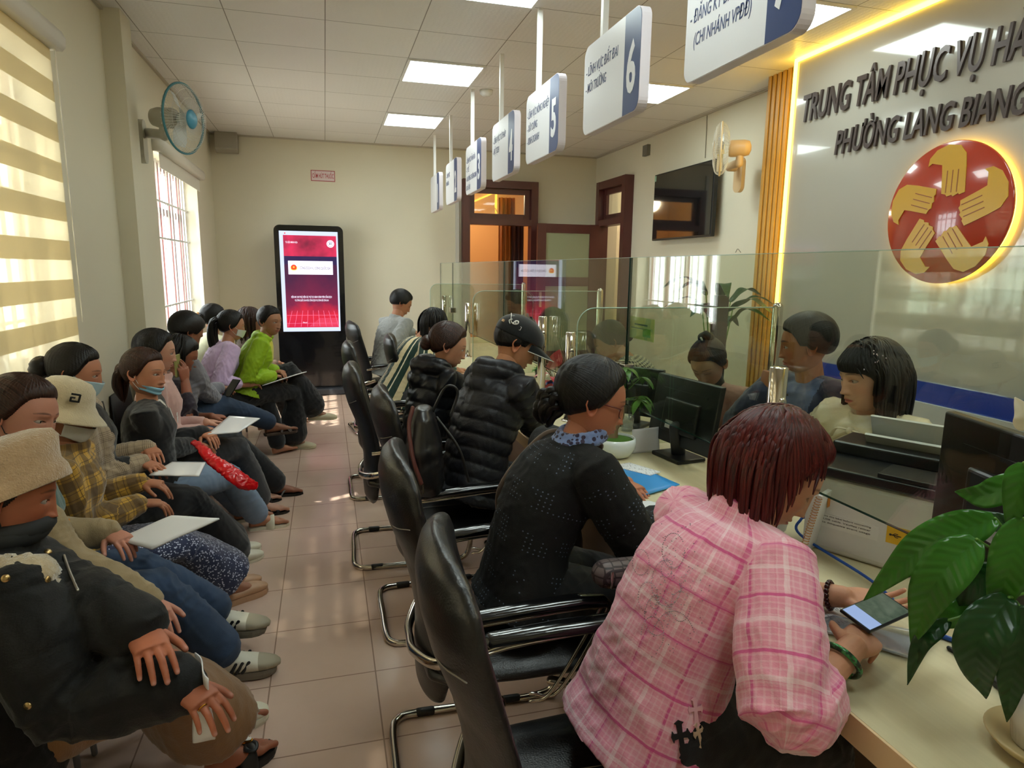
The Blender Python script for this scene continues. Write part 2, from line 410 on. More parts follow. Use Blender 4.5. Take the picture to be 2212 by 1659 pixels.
# ---- feature wall on the right: glossy board, warm LED strip, slats
FX, FY = 3.38, 4.36
M_board = plain('glossy greige sign board', '#a9a59a', .12, coat=.6)
struct(MB().b2((FX, YN, 0), (FX+.06, FY, ZC-.03)), 'wall_feature', M_board)
struct(MB().b2((FX+.06, YN, 0), (XR, FY-.02, ZC)), 'wall_feature_core', M_wall)
M_led = emis('warm led strip', '#ffd040', 7.5)
L = thing('led_strip', 'warm yellow led strip edging the feature wall', 'light strip', (FX, FY, ZC-.02))
MB().b2((FX-.014, FY-.002, .9), (FX+.03, FY+.022, ZC-.02)).build('upright_strip', M_led, L)
MB().b2((FX-.014, YN+.05, ZC-.030), (FX+.02, FY+.02, ZC-.006)).build('ceiling_strip', M_led, L)
M_slat = plain('oak slat panel', '#c79a4b', .5, var=.2)
mb = MB(); mb.b2((3.52, FY+.02, 0), (3.56, 4.82, ZC))
for i in range(8):
    y = FY+.035+i*.058; mb.b2((3.485, y, 0), (3.53, y+.034, ZC))
o = mb.build('slat_panel', M_slat, None, **tg('fluted golden wood slat panel beside the feature wall', 'wall panel')); recenter(o, (3.52, 4.6, 0))
struct(MB().b2((3.56, FY-.02, 0), (XR, 4.80, ZC)), 'wall_feature_return', M_wall)
M_blue = plain('royal blue board', '#1f3f9c', .15, coat=.5)
mb = MB(); mb.b2((FX-.022, YN, .30), (FX-.001, 3.95, .98)); mb.build('blue_board', M_blue, None, **tg('deep blue glossy lower board behind the clerk in cream satin', 'board'))
mb = MB(); mb.b2((FX-.045, YN, .60), (FX-.02, 3.3, .86)); mb.build('grey_band', plain('light grey band', '#b9bbb8', .3), None, **tg('pale grey ledge band along the blue board', 'board'))
# raised letters
M_let = plain('dark bronze letters', '#4a3f3c', .3, .3)
AXR, UP = (0, -1, 0), (0, 0, 1)
t = thing('wall_lettering', 'raised dark letters in two lines on the feature wall', 'lettering', (FX-.02, 3, 2.5))
textobj('TRUNG TÂM PHỤC VỤ HÀNH CHÍNH CÔNG', 'letters', M_let, (FX-.002, 4.245, 2.675), AXR, UP, .185, 2.72, .016, .016, .18, t)
textobj('PHƯỜNG LANG BIANG', 'letters', M_let, (FX-.002, 3.89, 2.395), AXR, UP, .155, 1.29, .016, .016, .18, t)
# emblem disc with five stylised hands
t = thing('emblem', 'round backlit red emblem with yellow reaching hands', 'emblem', (FX-.04, 2.96, 1.935))
c0 = A([FX-.03, 2.955, 1.935]); Rr = .385
RX = basis((0, -1, 0), (0, 0, 1), (-1, 0, 0))
MB().lathe([(0, .012), (Rr-.05, .012), (Rr-.05, -.028), (0, -.028)], c0, 48, RX).build('standoff', M_white, t)
mb = MB(); mb.lathe([(Rr-.045, -.004), (Rr-.015, -.004), (Rr-.015, -.014), (Rr-.045, -.014)], c0, 64, RX); mb.build('halo_light', M_led, t)
mb = MB(); mb.lathe([(0, .026), (Rr-.006, .026), (Rr, .022), (Rr, .012), (0, .012)], c0, 72, RX); mb.build('disc', plain('emblem red', '#a33320', .15, coat=.6), t)
M_hand = plain('emblem yellow', '#c4951a', .3); M_line = plain('emblem finger lines', '#8c4a12', .4)
hand = [(-.05, .02), (-.055, .06), (-.11, .075), (-.13, .062), (-.125, .10), (-.09, .135), (-.03, .152), (.03, .14), (.062, .10), (.07, .04), (.078, -.08), (.052, -.088), (.045, -.082), (.02, -.094), (.012, -.086), (-.012, -.092), (-.02, -.082), (-.042, -.076)]
for i in range(5):
    a = radians(-72*i+0); ca, sa = cos(a), sin(a)
    def tr(p): x, y = p[0]*1.18+.02, p[1]*1.14+.195; return (x*ca-y*sa, x*sa+y*ca)
    mb = MB(); mb.prism([tr(p) for p in hand], c0+A([-.026, 0, 0]), (0, -1, 0), (0, 0, 1), .004)
    h = mb.build('hand_motif', M_hand, t)
    mb = MB()
    for q in (-.022, .006, .034): mb.prism([tr(p) for p in ((q, -.075), (q+.004, -.075), (q+.002, .03), (q-.002, .03))], c0+A([-.0302, 0, 0]), (0, -1, 0), (0, 0, 1), .001)
    mb.build('finger_lines', M_line, h)
hl = bpy.data.lights.new('x', 'POINT'); bpy.data.lights.remove(hl)

# ---- doors
M_ma = plain('mahogany door wood', '#5d2f2b', .35, var=.3)
M_fro = plain('frosted door glass', '#9aa183', .25)
def window_door(name, org, ax, width, htot, zb, thick=.12):
    """frame with transom, ax = along wall, returns root"""
    r = thing(name, 'x', 'x', org); del r['label']; del r['category']; r['kind'] = 'structure'
    ax = A(ax); nz = np.cross(ax, (0, 0, 1)); o = A(org)
    def bx(u0, u1, z0, z1, d0, d1, mb):
        p = o+ax*u0+nz*d0+A([0, 0, z0]); q = o+ax*u1+nz*d1+A([0, 0, z1]); lo, hi = np.minimum(p, q), np.maximum(p, q); mb.b2(lo, hi)
    mb = MB(); bx(-.02, .075, 0, htot+.02, -.03, thick, mb); bx(width-.075, width+.02, 0, htot+.02, -.03, thick, mb); bx(.076, width-.076, htot-.08, htot+.019, -.028, thick-.002, mb); bx(.076, width-.076, zb, zb+.08, -.028, thick-.002, mb)
    mb.build('door_frame', M_ma, r)
    mb = MB(); bx(.075, .15, zb+.08, htot-.08, .0, .04, mb); bx(width-.15, width-.075, zb+.08, htot-.08, .0, .04, mb); bx(.151, width-.151, zb+.081, zb+.15, .002, .038, mb); bx(.151, width-.151, htot-.15, htot-.081, .002, .038, mb)
    mb.build('transom_sash', M_ma, r)
    mb = MB(); bx(.14, width-.14, zb+.14, htot-.14, .018, .022, mb); mb.build('transom_glass', pane, r)
    mb = MB()
    for u in (.16, width-.24): bx(u, u+.08, zb+.05, zb+.06, -.05, -.03, mb)
    mb.build('latch', plain('latch steel', '#c8c4bd', .3, .9), r); return r
window_door('door_1', (D1[0], YB, 0), (1, 0, 0), D1[1]-D1[0], D1[2], 2.18)
r2 = window_door('door_2', (XR, D2[1], 0), (0, -1, 0), D2[1]-D2[0], D2[2], 2.18)
# open leaf of door 2
lf = thing('door_leaf', 'open mahogany door leaf with frosted glass, swung in from the right wall', 'door', (3.4, 8.45, 0))
yl = 8.42; lx0, lx1 = 2.72, 3.60
mb = MB(); mb.b2((lx0, yl, .02), (lx0+.12, yl+.04, 2.2)); mb.b2((lx1-.14, yl, .02), (lx1, yl+.04, 2.2)); mb.b2((lx0+.121, yl+.002, 2.08), (lx1-.141, yl+.038, 2.198)); mb.b2((lx0+.121, yl+.002, 1.38), (lx1-.141, yl+.038, 1.5)); mb.b2((lx0+.121, yl+.002, .022), (lx1-.141, yl+.038, .5))
mb.build('leaf_frame', M_ma, lf); MB().b2((lx0+.1, yl+.015, .5), (lx1-.1, yl+.025, 2.1)).build('frosted_glass', M_fro, lf)
mb = MB(); mb.b2((lx0+.03, yl-.03, 1.1), (lx0+.06, yl, 1.3)); mb.build('handle', plain('latch steel', '#c8c4bd', .3, .9), lf)
# curtain in the amber room + light line
def wavy(x0, x1, y, z0, z1, amp, nw, mat, name, **t):
    xs = np.linspace(x0, x1, 60); v = []
    for z in (z0, (z0+z1)/2, z1):
        for x in xs: v.append((x, y+amp*sin((x-x0)/(x1-x0)*nw*2*pi+.3*z), z))
    n = 60; f = [(j*n+i, j*n+i+1, (j+1)*n+i+1, (j+1)*n+i) for j in range(2) for i in range(n-1)]
    mb = MB(); mb.add(v, f); o = mb.build(name, mat, None, **t); s = o.modifiers.new('s', 'SOLIDIFY'); s.thickness = .004; return o
wavy(2.42, 2.66, YB+.45, .2, 2.6, .025, 4, plain('orange curtain', '#a8601f', .8), 'curtain', **tg('orange curtain hanging inside the amber lit doorway', 'curtain'))
wavy(2.60, 2.78, YB+.40, .2, 2.3, .02, 3, plain('maroon curtain', '#3a1c1a', .8), 'curtain', **tg('dark maroon curtain beside the orange one in the doorway', 'curtain'))
MB().box((1.95, YB+1.9, 2.95), (.9, .03, .03), rotz(.5)).build('led_strip', M_led, None, **tg('glowing light line high in the amber room beyond the door', 'light strip'))
al = bpy.data.lights.new('amber room lamp', 'POINT'); al.energy = 30; al.color = (1, .80, .52); al.shadow_soft_size = .15
alo = bpy.data.objects.new('amber room lamp', al); COL.objects.link(alo); alo.location = (2.0, YB+1.2, 2.7)
al2 = bpy.data.lights.new('corridor lamp', 'POINT'); al2.energy = 12; al2.color = (1, .85, .65); al2.shadow_soft_size = .15
alo2 = bpy.data.objects.new('corridor lamp', al2); COL.objects.link(alo2); alo2.location = (XR+.8, 8.2, 2.7)
# conduit up the back wall
MB().b2((1.70, YB-.03, .14), (1.745, YB, 2.98)).build('cable_duct', plain('white duct', '#cfcdc6', .5), None, **tg('white vertical cable duct left of the brown door frame', 'duct'))
mb = MB(); mb.b2((3.60, 4.9, 2.48), (3.602, 4.904, 3.0))
mb = MB(); mb.tube([(XR-.006, 6.05, 2.72), (XR-.006, 6.06, 3.12)], .004, 6); mb.build('wall_cable', plain('grey cable', '#8d8674', .6), None, **tg('thin cable running from the television up to the ceiling', 'cable'))
o = MB().b2((XR-.04, 7.25, 2.93), (XR, 7.37, 3.05)).build('wall_vent', plain('dark vent', '#77756c', .5), None, **tg('small grey vent box under the ceiling above the brown doors', 'vent'))
# television
t = thing('television', 'black wall television above the clerks, screen switched off', 'television', (3.62, 6.3, 2.3))
MB().box((3.615, 6.3, 2.295), (.045, 1.20, .72), None, bev=.008).build('casing', plain('tv black plastic', '#141517', .35), t)
MB().b2((3.588, 5.715, 1.955), (3.5915, 6.885, 2.64)).build('screen', plain('tv screen', '#0f1416', .06, coat=1), t)
MB().b2((3.64, 6.1, 2.15), (XR-.001, 6.5, 2.45)).build('bracket', plain('tv black plastic', '#141517', .35), t)
MB().b2((3.586, 6.85, 2.58), (3.588, 6.885, 2.64)).build('sticker', plain('tv sticker', '#8fb59a', .5), t)
# no smoking sign
t = thing('wall_sign', 'small white sign with red letters, forbidding smoking, on the back wall', 'sign', (.017, YB-.006, 2.717))
MB().b2((-.128, YB-.006, 2.652), (.162, YB, 2.783)).build('plate', plain('sign red rim', '#a8323c', .4), t)
MB().b2((-.12, YB-.008, 2.660), (.154, YB-.006, 2.775)).build('face', plain('sign face', '#dcc9c9', .4), t)
textobj('CẤM HÚT THUỐC', 'letters', plain('sign red letters', '#b0242c', .4), (-.11, YB-.0085, 2.69), (1, 0, 0), UP, .055, .255, .001, .01, 0, t)
# speaker under the ceiling
t = thing('loudspeaker', 'grey box loudspeaker high in the far left corner', 'speaker', (-1.06, 8.75, 3.05))
mb = MB(); mb.box((-1.07, YB-.11, 3.03), (.25, .15, .21), A([[1, 0, 0], [0, cos(-.25), -sin(-.25)], [0, sin(-.25), cos(-.25)]]), bev=.012); mb.build('cabinet', plain('speaker grey', '#a9a496', .6, bump=.3, bscale=500), t)
MB().b2((-1.10, YB-.05, 3.0), (-1.04, YB, 3.1)).build('bracket', M_lf, t)
# smoke detector
MB().lathe([(0, -.05), (.03, -.05), (.055, -.03), (.06, 0), (0, 0)], (1.42, 5.95, ZC)).build('smoke_detector', M_lf, None, **tg('small round detector on the ceiling among the sign poles', 'smoke detector'))
# kiosk
def kiosk():
    t = thing('display_kiosk', 'tall black standing display kiosk with red screen', 'display', (-.185, 8.58, 0))
    K = plain('kiosk black', '#0e0f13', .15, coat=.5); x0, x1, y0 = -.585, .235, 8.54
    mb = MB(); mb.prism([(a-.175, b+1.085) for a, b in rrect(.80, 2.0, .07)], (0, y0+.05, 0), (1, 0, 0), UP, -.0) if 0 else None
    mb = MB(); pl = [(a-.175, b+1.085) for a, b in rrect(.81, 2.01, .07)]
    v = [(p[0], y0, p[1]) for p in pl]+[(p[0], y0+.06, p[1]) for p in pl]; k = len(pl)
    mb.add(v, [tuple(range(k))[::-1], tuple(range(k, 2*k))]+[(i, (i+1) % k, (i+1) % k+k, i+k) for i in range(k)], 0, False)
    mb.build('body', K, t)
    MB().b2((-.62, 8.42, .0), (.27, 8.74, .085), bev=.02).build('base', plain('kiosk base grey', '#3a3d44', .4), t)
    def sc(px, py): return at(px, py, Y=y0-.004)
    X0, X1, Z1, Z0 = -.52, .165, 2.02, .80
    MB().b2((X0, y0-.003, Z0), (X1, y0, Z1)).build('screen_border', emis('screen pale border', '#c9d4ee', .7), t)
    k = NT('screen picture'); z = k.sep(k.obj())[2]; x = k.sep(k.obj())[0]
    nz = k.noise(2.2, k.obj(), 4, .6)
    f = k.math('ADD', k.math('MULTIPLY_ADD', z, .80, -.56), k.math('MULTIPLY_ADD', nz, .5, -.17))
    c = k.ramp(f, [(.05, lin('#d01f4c')), (.28, lin('#d8263f')), (.42, lin('#7a2044')), (.70, lin('#4a1c40'))])
    c2 = k.ramp(nz, [(.35, lin('#7a1f3a')), (.6, lin('#e0305a'))])
    top = k.math('GREATER_THAN', z, 1.72); c = k.mix(top, c, c2)
    dk = k.math('MULTIPLY', k.math('GREATER_THAN', z, 1.62), k.math('LESS_THAN', z, 1.72)); c = k.mix(dk, c, lin('#2d1f4d'))
    k.set(Base_Color=(0, 0, 0, 1), Emission_Color=c, Emission_Strength=.62, Roughness=.3)
    MB().b2((X0+.045, y0-.005, Z0+.05), (X1-.02, y0-.003, Z1-.05)).build('screen_picture', k.m, t)
    wht = emis('screen white', '#e3def0', .9); red = emis('screen red', '#d03a20', .9); yel = emis('screen yellow', '#f0c43a', .9); drk = emis('screen dark text', '#4a3a5a', .5)
    b = MB().b2((X0+.09, y0-.007, 1.50), (X1-.07, y0-.005, 1.665)).build('screen_banner', wht, t)
    textobj('CỔNG DỊCH VỤ CÔNG QUỐC GIA', 'banner_text', drk, (X0+.225, y0-.0072, 1.565), (1, 0, 0), UP, .03, .36, .0006, .008, 0, b)
    mb = MB(); mb.lathe([(0, .001), (.034, .001), (.034, 0), (0, 0)], (X0+.155, y0-.008, 1.585), 24, basis((1, 0, 0), (0, 0, 1), (0, -1, 0))); mb.build('banner_crest', red, b)
    mb = MB(); star = [(.016*(1 if i % 2 == 0 else .4)*sin(pi*i/5), .016*(1 if i % 2 == 0 else .4)*cos(pi*i/5)) for i in range(10)]
    mb.prism([(p[0], p[1]) for p in star], (X0+.155, y0-.0095, 1.588), (1, 0, 0), UP, .0005)
    for s in (-1, 1):
        mb.tube(spline([(X0+.155, y0-.0095, 1.552), (X0+.155+s*.03, y0-.0095, 1.56), (X0+.155+s*.036, y0-.0095, 1.59)], 6), .004, 6)
    mb.build('crest_star', yel, b)
    textobj('TƯ LIỆU MINH HỌA', 'screen_text', wht, (X0+.07, y0-.0055, 1.875), (1, 0, 0), UP, .022, .14, .0006, .006, 0, t)
    textobj('HIỆN NAY, KHI THỰC HIỆN CÁC THỦ TỤC HÀNH CHÍNH TRÊN CỔNG DỊCH', 'screen_text', wht, (X0+.11, y0-.0055, 1.215), (1, 0, 0), UP, .024, .48, .0006, .01, 0, t)
    textobj('VỤ CÔNG QUỐC GIA HOẶC CỔNG DỊCH VỤ CÔNG BỘ CÔNG AN', 'screen_text', wht, (X0+.15, y0-.0055, 1.175), (1, 0, 0), UP, .022, .40, .0006, .01, 0, t)
    mb = MB(); cc = (X1-.09, y0-.006, 1.875); Rq = basis((1, 0, 0), (0, 0, 1), (0, -1, 0))
    mb.lathe([(.034, .001), (.045, .001), (.045, 0), (.034, 0)], cc, 24, Rq); mb.lathe([(0, .001), (.03, .001), (.03, 0), (0, 0)], cc, 24, Rq); mb.build('screen_seal', wht, t)
    mb = MB()
    for q in (-.012, 0, .012): mb.b2((cc[0]+q-.003, y0-.0085, 1.862), (cc[0]+q+.003, y0-.007, 1.888))
    mb.b2((cc[0]-.02, y0-.0085, 1.89), (cc[0]+.02, y0-.007, 1.894)); mb.build('seal_mark', drk, t)
    pk = emis('screen pink lines', '#ff7aa0', .9); mb = MB()
    for i in range(-4, 5): mb.prism([(0, 0), (.003, 0), (.003-i*.03*0, .2), (0, .2)], (-.16+i*.075, y0-.0055, .86), (1, 0, .0), (-.22*i/4*1.2, 0, 1), .0004)
    for z in (.9, 1.0): mb.b2((X0+.05, y0-.0057, z), (X1-.03, y0-.0052, z+.0025))
    mb.build('screen_grid', pk, t)
    mb = MB()
    for j in range(9):
        for i in range(24-j):
            x = X1-.03-i*.0145; z = .868+j*.0115
            mb.b2((x-.0022, y0-.0062, z-.0022), (x+.0022, y0-.0055, z+.0022))
    mb.build('screen_dots', pk, t)
    MB().b2((X0+.06, y0-.0048, Z1-.035), (X0+.075, y0-.003, Z1-.022)).build('screen_icon', emis('icon red', '#e02020', .9), t)
    textobj('Đăng ký', 'screen_text', wht, (X0+.235, y0-.0055, .905), (1, 0, 0), UP, .014, .05, .0006, .004, 0, t)
kiosk()

# ---- hanging number signs
M_sgw = plain('sign white', '#e4e4ea', .35); M_sgb = plain('sign blue', '#2f4172', .35); M_sge = plain('sign edge', '#ddd6df', .4)
M_sgt = plain('sign blue letters', '#27386b', .4)
SG = [(7.93, '1', []), (6.87, '2', ['- LĨNH VỰC', 'VĂN HÓA']), (5.83, '3', ['- LĨNH VỰC VĂN HÓA', '- Y TẾ', '- LAO ĐỘNG THƯƠNG BINH', '& XÃ HỘI']), (4.83, '4', ['- LĨNH VỰC TƯ PHÁP', '- HỘ TỊCH']),
      (3.93, '5', ['- LĨNH VỰC NÔNG NGHIỆP', '- XÂY DỰNG', '- KINH DOANH']), (2.94, '6', ['- LĨNH VỰC ĐẤT ĐAI', '- MÔI TRƯỜNG']), (1.96, '7', ['', '- ĐĂNG KÝ ĐẤT ĐAI', '  (CHI NHÁNH VPĐĐ)'])]
for (yc, num, lines) in SG:
    sx = 1.3; z0, z1 = 2.262, 2.675; wd = .62
    t = thing('hanging_sign', 'white hanging sign with blue band and number %s' % num if num != '7' else 'nearest and largest-looking hanging sign, cut by the top edge', 'sign', (sx, yc, z0), 'numbered counter signs hanging from the ceiling')
    pl = [(a, b+(z0+z1)/2) for a, b in rrect(wd, z1-z0, .05)]
    mb = MB(); mb.prism(pl, (sx-.022, yc, 0), (0, -1, 0), UP, -.044); mb.build('board', M_sge, t)
    pl2 = [(a, b+(z0+z1)/2) for a, b in rrect(wd-.006, z1-z0-.006, .048)]
    cut = .155
    for sd in (-1, 1):
        ax = (0, -1, 0) if sd < 0 else (0, 1, 0); lim = wd/2-cut
        L_ = [(min(a, lim), b) for a, b in pl2]; R_ = [(max(a, lim), b) for a, b in pl2]
        def dd(P):
            o = [];
            for p in P:
                if not o or abs(p[0]-o[-1][0])+abs(p[1]-o[-1][1]) > 1e-6: o.append(p)
            return o
        ox = sx+sd*.0222
        mb = MB(); mb.prism(dd(L_), (ox, yc, 0), ax, UP, .0012); fc = mb.build('face', M_sgw, t)
        mb = MB(); mb.prism(dd(R_), (ox, yc, 0), ax, UP, .0012); bd = mb.build('number_band', M_sgb, t)
        textobj(num, 'number', M_sgw, (ox+sd*.0013, yc-sd*-1*0+(-ax[1]*-1)*(lim+.03), (z0+z1)/2-.115), ax, UP, .20, .085 if num != '1' else .035, .001, .03, 0, bd)
        for i, s in enumerate(lines):
            if s.strip(): textobj(s.strip(), 'lettering', M_sgt, (ox+sd*.0013, yc+(ax[1])*(-wd/2+.03+(.03 if s[0] == ' ' else 0)), z1-.14-i*.078), ax, UP, .044, min(.42, .0205*len(s.strip())), .0008, .003, .15, fc)
    MB().b2((sx-.014, yc+.13-.014, z1-.01), (sx+.014, yc+.13+.014, ZC)).build('pole', M_white, t)

# ---- wall fans
def wallfan(base, hub, axis, R, col, guard, lab, motor='#c9c4b4'):
    base, hub, ax = A(base), A(hub), nrm(axis); t = thing('wall_fan', lab, 'fan', tuple(base))
    x = nrm(np.cross((0, 0, 1), ax)); y = np.cross(ax, x); B = basis(x, y, ax); mot = plain('fan plastic '+motor, motor, .4)
    wl = plain('fan wire', '#dcdcd6', .4)
    mb = MB()
    n = 72
    for i in range(n):
        a = 2*pi*i/n
        P = [(.06*cos(a), .06*sin(a), .055), (R*.55*cos(a), R*.55*sin(a), .058), (R*.9*cos(a), R*.9*sin(a), .035), (R*cos(a), R*sin(a), 0)]
        mb.tube(spline([hub+B@A(p) for p in P], 3), .0012, 4, cap=False)
        P = [(.07*cos(a), .07*sin(a), -.06), (R*.6*cos(a), R*.6*sin(a), -.06), (R*.92*cos(a), R*.92*sin(a), -.03), (R*cos(a), R*sin(a), 0)]
        if i % 2 == 0: mb.tube(spline([hub+B@A(p) for p in P], 3), .0012, 4, cap=False)
    for rr, zz in ((.3, .058), (.6, .056), (.85, .042)):
        mb.tube([hub+B@A((R*rr*cos(q), R*rr*sin(q), zz)) for q in np.linspace(0, 2*pi, 40, endpoint=False)], .0016, 4, closed=True)
    mb.build('guard', wl, t)
    mb = MB(); mb.tube([hub+B@A((R*cos(q), R*sin(q), 0)) for q in np.linspace(0, 2*pi, 48, endpoint=False)], .008, 8, closed=True); mb.build('guard_rim', plain('fan rim '+col, col, .4), t)
    MB().lathe([(0, .068), (.05, .066), (.062, .056), (.06, .05), (0, .05)], hub, 28, B).build('badge', plain('fan badge '+guard, guard, .35), t)
    mb = MB()
    for i in range(3):
        a0 = 2*pi*i/3; v = []
        for u in np.linspace(0, 1, 9):
            r = .04+(R*.86-.04)*u; w = .10+.30*sin(pi*min(1, u*.8+.15)); 
            for q in (-1, 0, 1): v.append(B@A((r*cos(a0+q*w*.9+.25*u), r*sin(a0+q*w*.9+.25*u), q*.022))+hub)
        f = [(j*3+i2, j*3+i2+1, j*3+i2+4, j*3+i2+3) for j in range(8) for i2 in range(2)]
        v = A(v); v2 = v+ax*.003; nn = len(v)
        mb.add(np.vstack([v, v2]), f+[tuple(q+nn for q in z[::-1]) for z in f])
    mb.lathe([(0, .035), (.03, .033), (.04, .02), (.04, -.03), (0, -.03)], hub, 20, B)
    mb.build('blades', plain('fan blade', '#d5dada', .3), t)
    mc = hub-ax*.06
    mb = MB(); mb.lathe([(0, 0), (.058, 0), (.066, -.02), (.066, -.12), (.055, -.16), (.02, -.175), (0, -.176)], mc, 28, B); mb.build('motor_housing', mot, t)
    sgn = 1 if hub[0] > base[0] else -1
    nx = A([sgn, 0, 0])
    mb = MB(); mb.tube(spline([base+nx*.03, base+nx*.10+A([0, 0, .0]), mc-ax*.09-A([0, 0, .11])], 6), .024, 10, flat=1.4); mb.tube([mc-ax*.09-A([0, 0, .12]), mc-ax*.09-A([0, 0, .03])], .03, 12); mb.build('arm', mot, t)
    mb = MB(); mb.prism([(a, b) for a, b in rrect(.12, .30, .055)], base-A([0, 0, .06])+(nx*.035 if sgn > 0 else 0), (0, 1, 0), UP, .035); mb.build('wall_plate', mot, t)
    return t
wallfan((XL, 5.42, 2.52), at(397, 257, X=-.88), (.86, -.36, -.06), .222, '#3f7f8c', '#3f8fae', 'wall fan with teal rim above the seated row', '#b5b2a2')
wallfan((3.52, 5.22, 2.50), at(1557, 322, X=3.14), (-.84, .54, .0), .205, '#d8cdb6', '#d8cdb6', 'beige wall fan between the television and wood slats', '#c7ab84')

# ---- counter
def woodtop(name, c1, c2):
    k = NT(name); o = k.obj(); n = k.noise(5, k.scale(o, (9, .6, 9)), 6, .65); n2 = k.noise(30, k.scale(o, (4, .3, 4)), 3)
    k.set(Base_Color=k.mix(k.math('ADD', k.math('MULTIPLY', n, .7), k.math('MULTIPLY', n2, .3)), lin(c1), lin(c2)), Roughness=.38); k.bump(n2, .06, .001); return k.m
M_top = woodtop('pale ash laminate', '#ddd3b0', '#c2b791'); M_frt = woodtop('grey oak laminate', '#b29a86', '#8f7a69')
M_edge = plain('peach edge band', '#e8c9a0', .4)
CX0, CX1, CY0, CY1, CZ = .93, 1.80, -1.3, 7.75, .78
t = thing('service_counter', 'long pale wood service counter with peach front edge', 'counter', (1.3, 3.2, 0))
MB().b2((CX0+.004, CY0, CZ-.05), (CX1, CY1, CZ)).build('countertop', M_top, t)
MB().b2((CX0-.002, CY0, CZ-.058), (CX0+.004, CY1, CZ-.001)).build('edge_band', M_edge, t)
mb = MB(); mb.b2((1.30, CY0, 0), (1.325, CY1, CZ-.05)); mb.b2((1.325, CY1-.03, 0), (CX1, CY1, CZ-.05)); mb.b2((CX1-.06, CY0, .06), (CX1-.04, CY1, CZ-.05)); mb.build('front_panel', M_frt, t)
# ---- glass screens with clamps and posts
M_gl = glassmat('screen glass', '#f1f5ee', boost=.0); M_ge = plain('glass edge', '#12312a', .1); M_st = plain('polished steel', '#cfcac4', .08, 1.0)
def glass_pane(y0, y1, z0, z1, lab):
    t = thing('glass_screen', lab, 'glass screen', (1.3, (y0+y1)/2, z0), 'counter glass screens')
    MB().b2((1.296, y0, z0), (1.304, y1, z1)).build('pane', M_gl, t)
    mb = MB(); mb.b2((1.2955, y0, z0), (1.3045, y0+.004, z1)); mb.b2((1.2955, y1-.003, z0), (1.3045, y1, z1)); mb.b2((1.2955, y0, z0-.002), (1.3045, y1, z0)); mb.build('edge', M_ge, t)
    MB().b2((1.2955, y0, z1), (1.3045, y1, z1+.002)).build('top_edge', plain('glass top edge', '#a9c2b4', .2), t)
ys = [(-.6, .60), (.61, 2.675), (2.685, 4.815), (4.825, 6.915), (6.925, 7.70)]
labs = ['near end glass screen at the right edge of the view', 'large glass screen in front of the clerk in cream satin', 'glass screen with green notice, between customers in cap and glasses', 'glass screen beyond the customer in the black cap', 'farthest glass screen at the end of the counter']
for (a, b), l in zip(ys, labs): glass_pane(a, b, 1.0, 1.655, l)
def fin(y, lab):
    t = thing('divider_glass', lab, 'glass divider', (1.6, y, CZ), 'glass dividers across the counter')
    x0, x1, z0, z1, r = 1.06, 2.06, .80, 1.435, .08
    pl = [(x0, z0), (x1, z0), (x1, z1)]+[(x0+r-r*sin(radians(a)), z1-r+r*cos(radians(a))) for a in range(0, 91, 15)]
    v = [(p[0], y-.004, p[1]) for p in pl]+[(p[0], y+.004, p[1]) for p in pl]; k = len(pl)
    fs = [tuple(range(k)), tuple(range(k, 2*k))[::-1]]; sd = [(i, i+k, (i+1) % k+k, (i+1) % k) for i in range(k)]
    MB().add(v, fs+sd, 0, False).build('pane', M_gl, t)
    mb = MB(); mb.tube([(p[0], y, p[1]) for p in pl[2:]]+[(x0, y, z0)], .0028, 6); mb.build('edge', plain('glass top edge', '#a9c2b4', .2), t)
    mb = MB(); mb.tube([(x1+.026, y, CZ if x1 < CX1 else 0), (x1+.026, y, z1)], .025, 20); mb.build('post', M_st, t)
    mb = MB(); mb.box((1.29, y-.03, 1.16), (.05, .05, .055), None, bev=.004); mb.box((1.29, y+.03, 1.16), (.05, .05, .055), None, bev=.004); mb.build('clamp', M_st, t)
fin(2.69, 'glass divider beside the clerk in dusty pink'); fin(4.83, 'glass divider beyond the customer in black cap'); fin(6.93, 'farthest glass divider on the counter')
def post(x, y, zt, lab):
    t = thing('steel_post', lab, 'post', (x, y, CZ), 'steel posts holding the counter glass')
    mb = MB(); mb.lathe([(.0, CZ), (.026, CZ), (.026, zt-.003), (.023, zt), (0, zt)], (x, y, 0), 28); mb.build('tube', M_st, t)
    MB().lathe([(0, CZ+.006), (.038, CZ+.006), (.04, CZ), (0, CZ)], (x, y, 0), 28).build('foot_ring', M_st, t)
    mb = MB(); mb.ell((x, y-.028, zt-.1), (.013, .006, .013)); mb.build('screw_cap', M_st, t)
for y, zt, l in ((1.60, 1.33, 'steel post nearest the viewer, above the dark red hair'), (3.30, 1.27, 'steel post right behind the black hair of the woman in glasses'), (3.78, 1.32, 'steel post just beyond the black cap peak'), (5.98, 1.285, 'steel post above the head of the woman in black puffer'), (7.25, 1.30, 'farthest steel post by the man in grey')): post(1.262, y, zt, l)

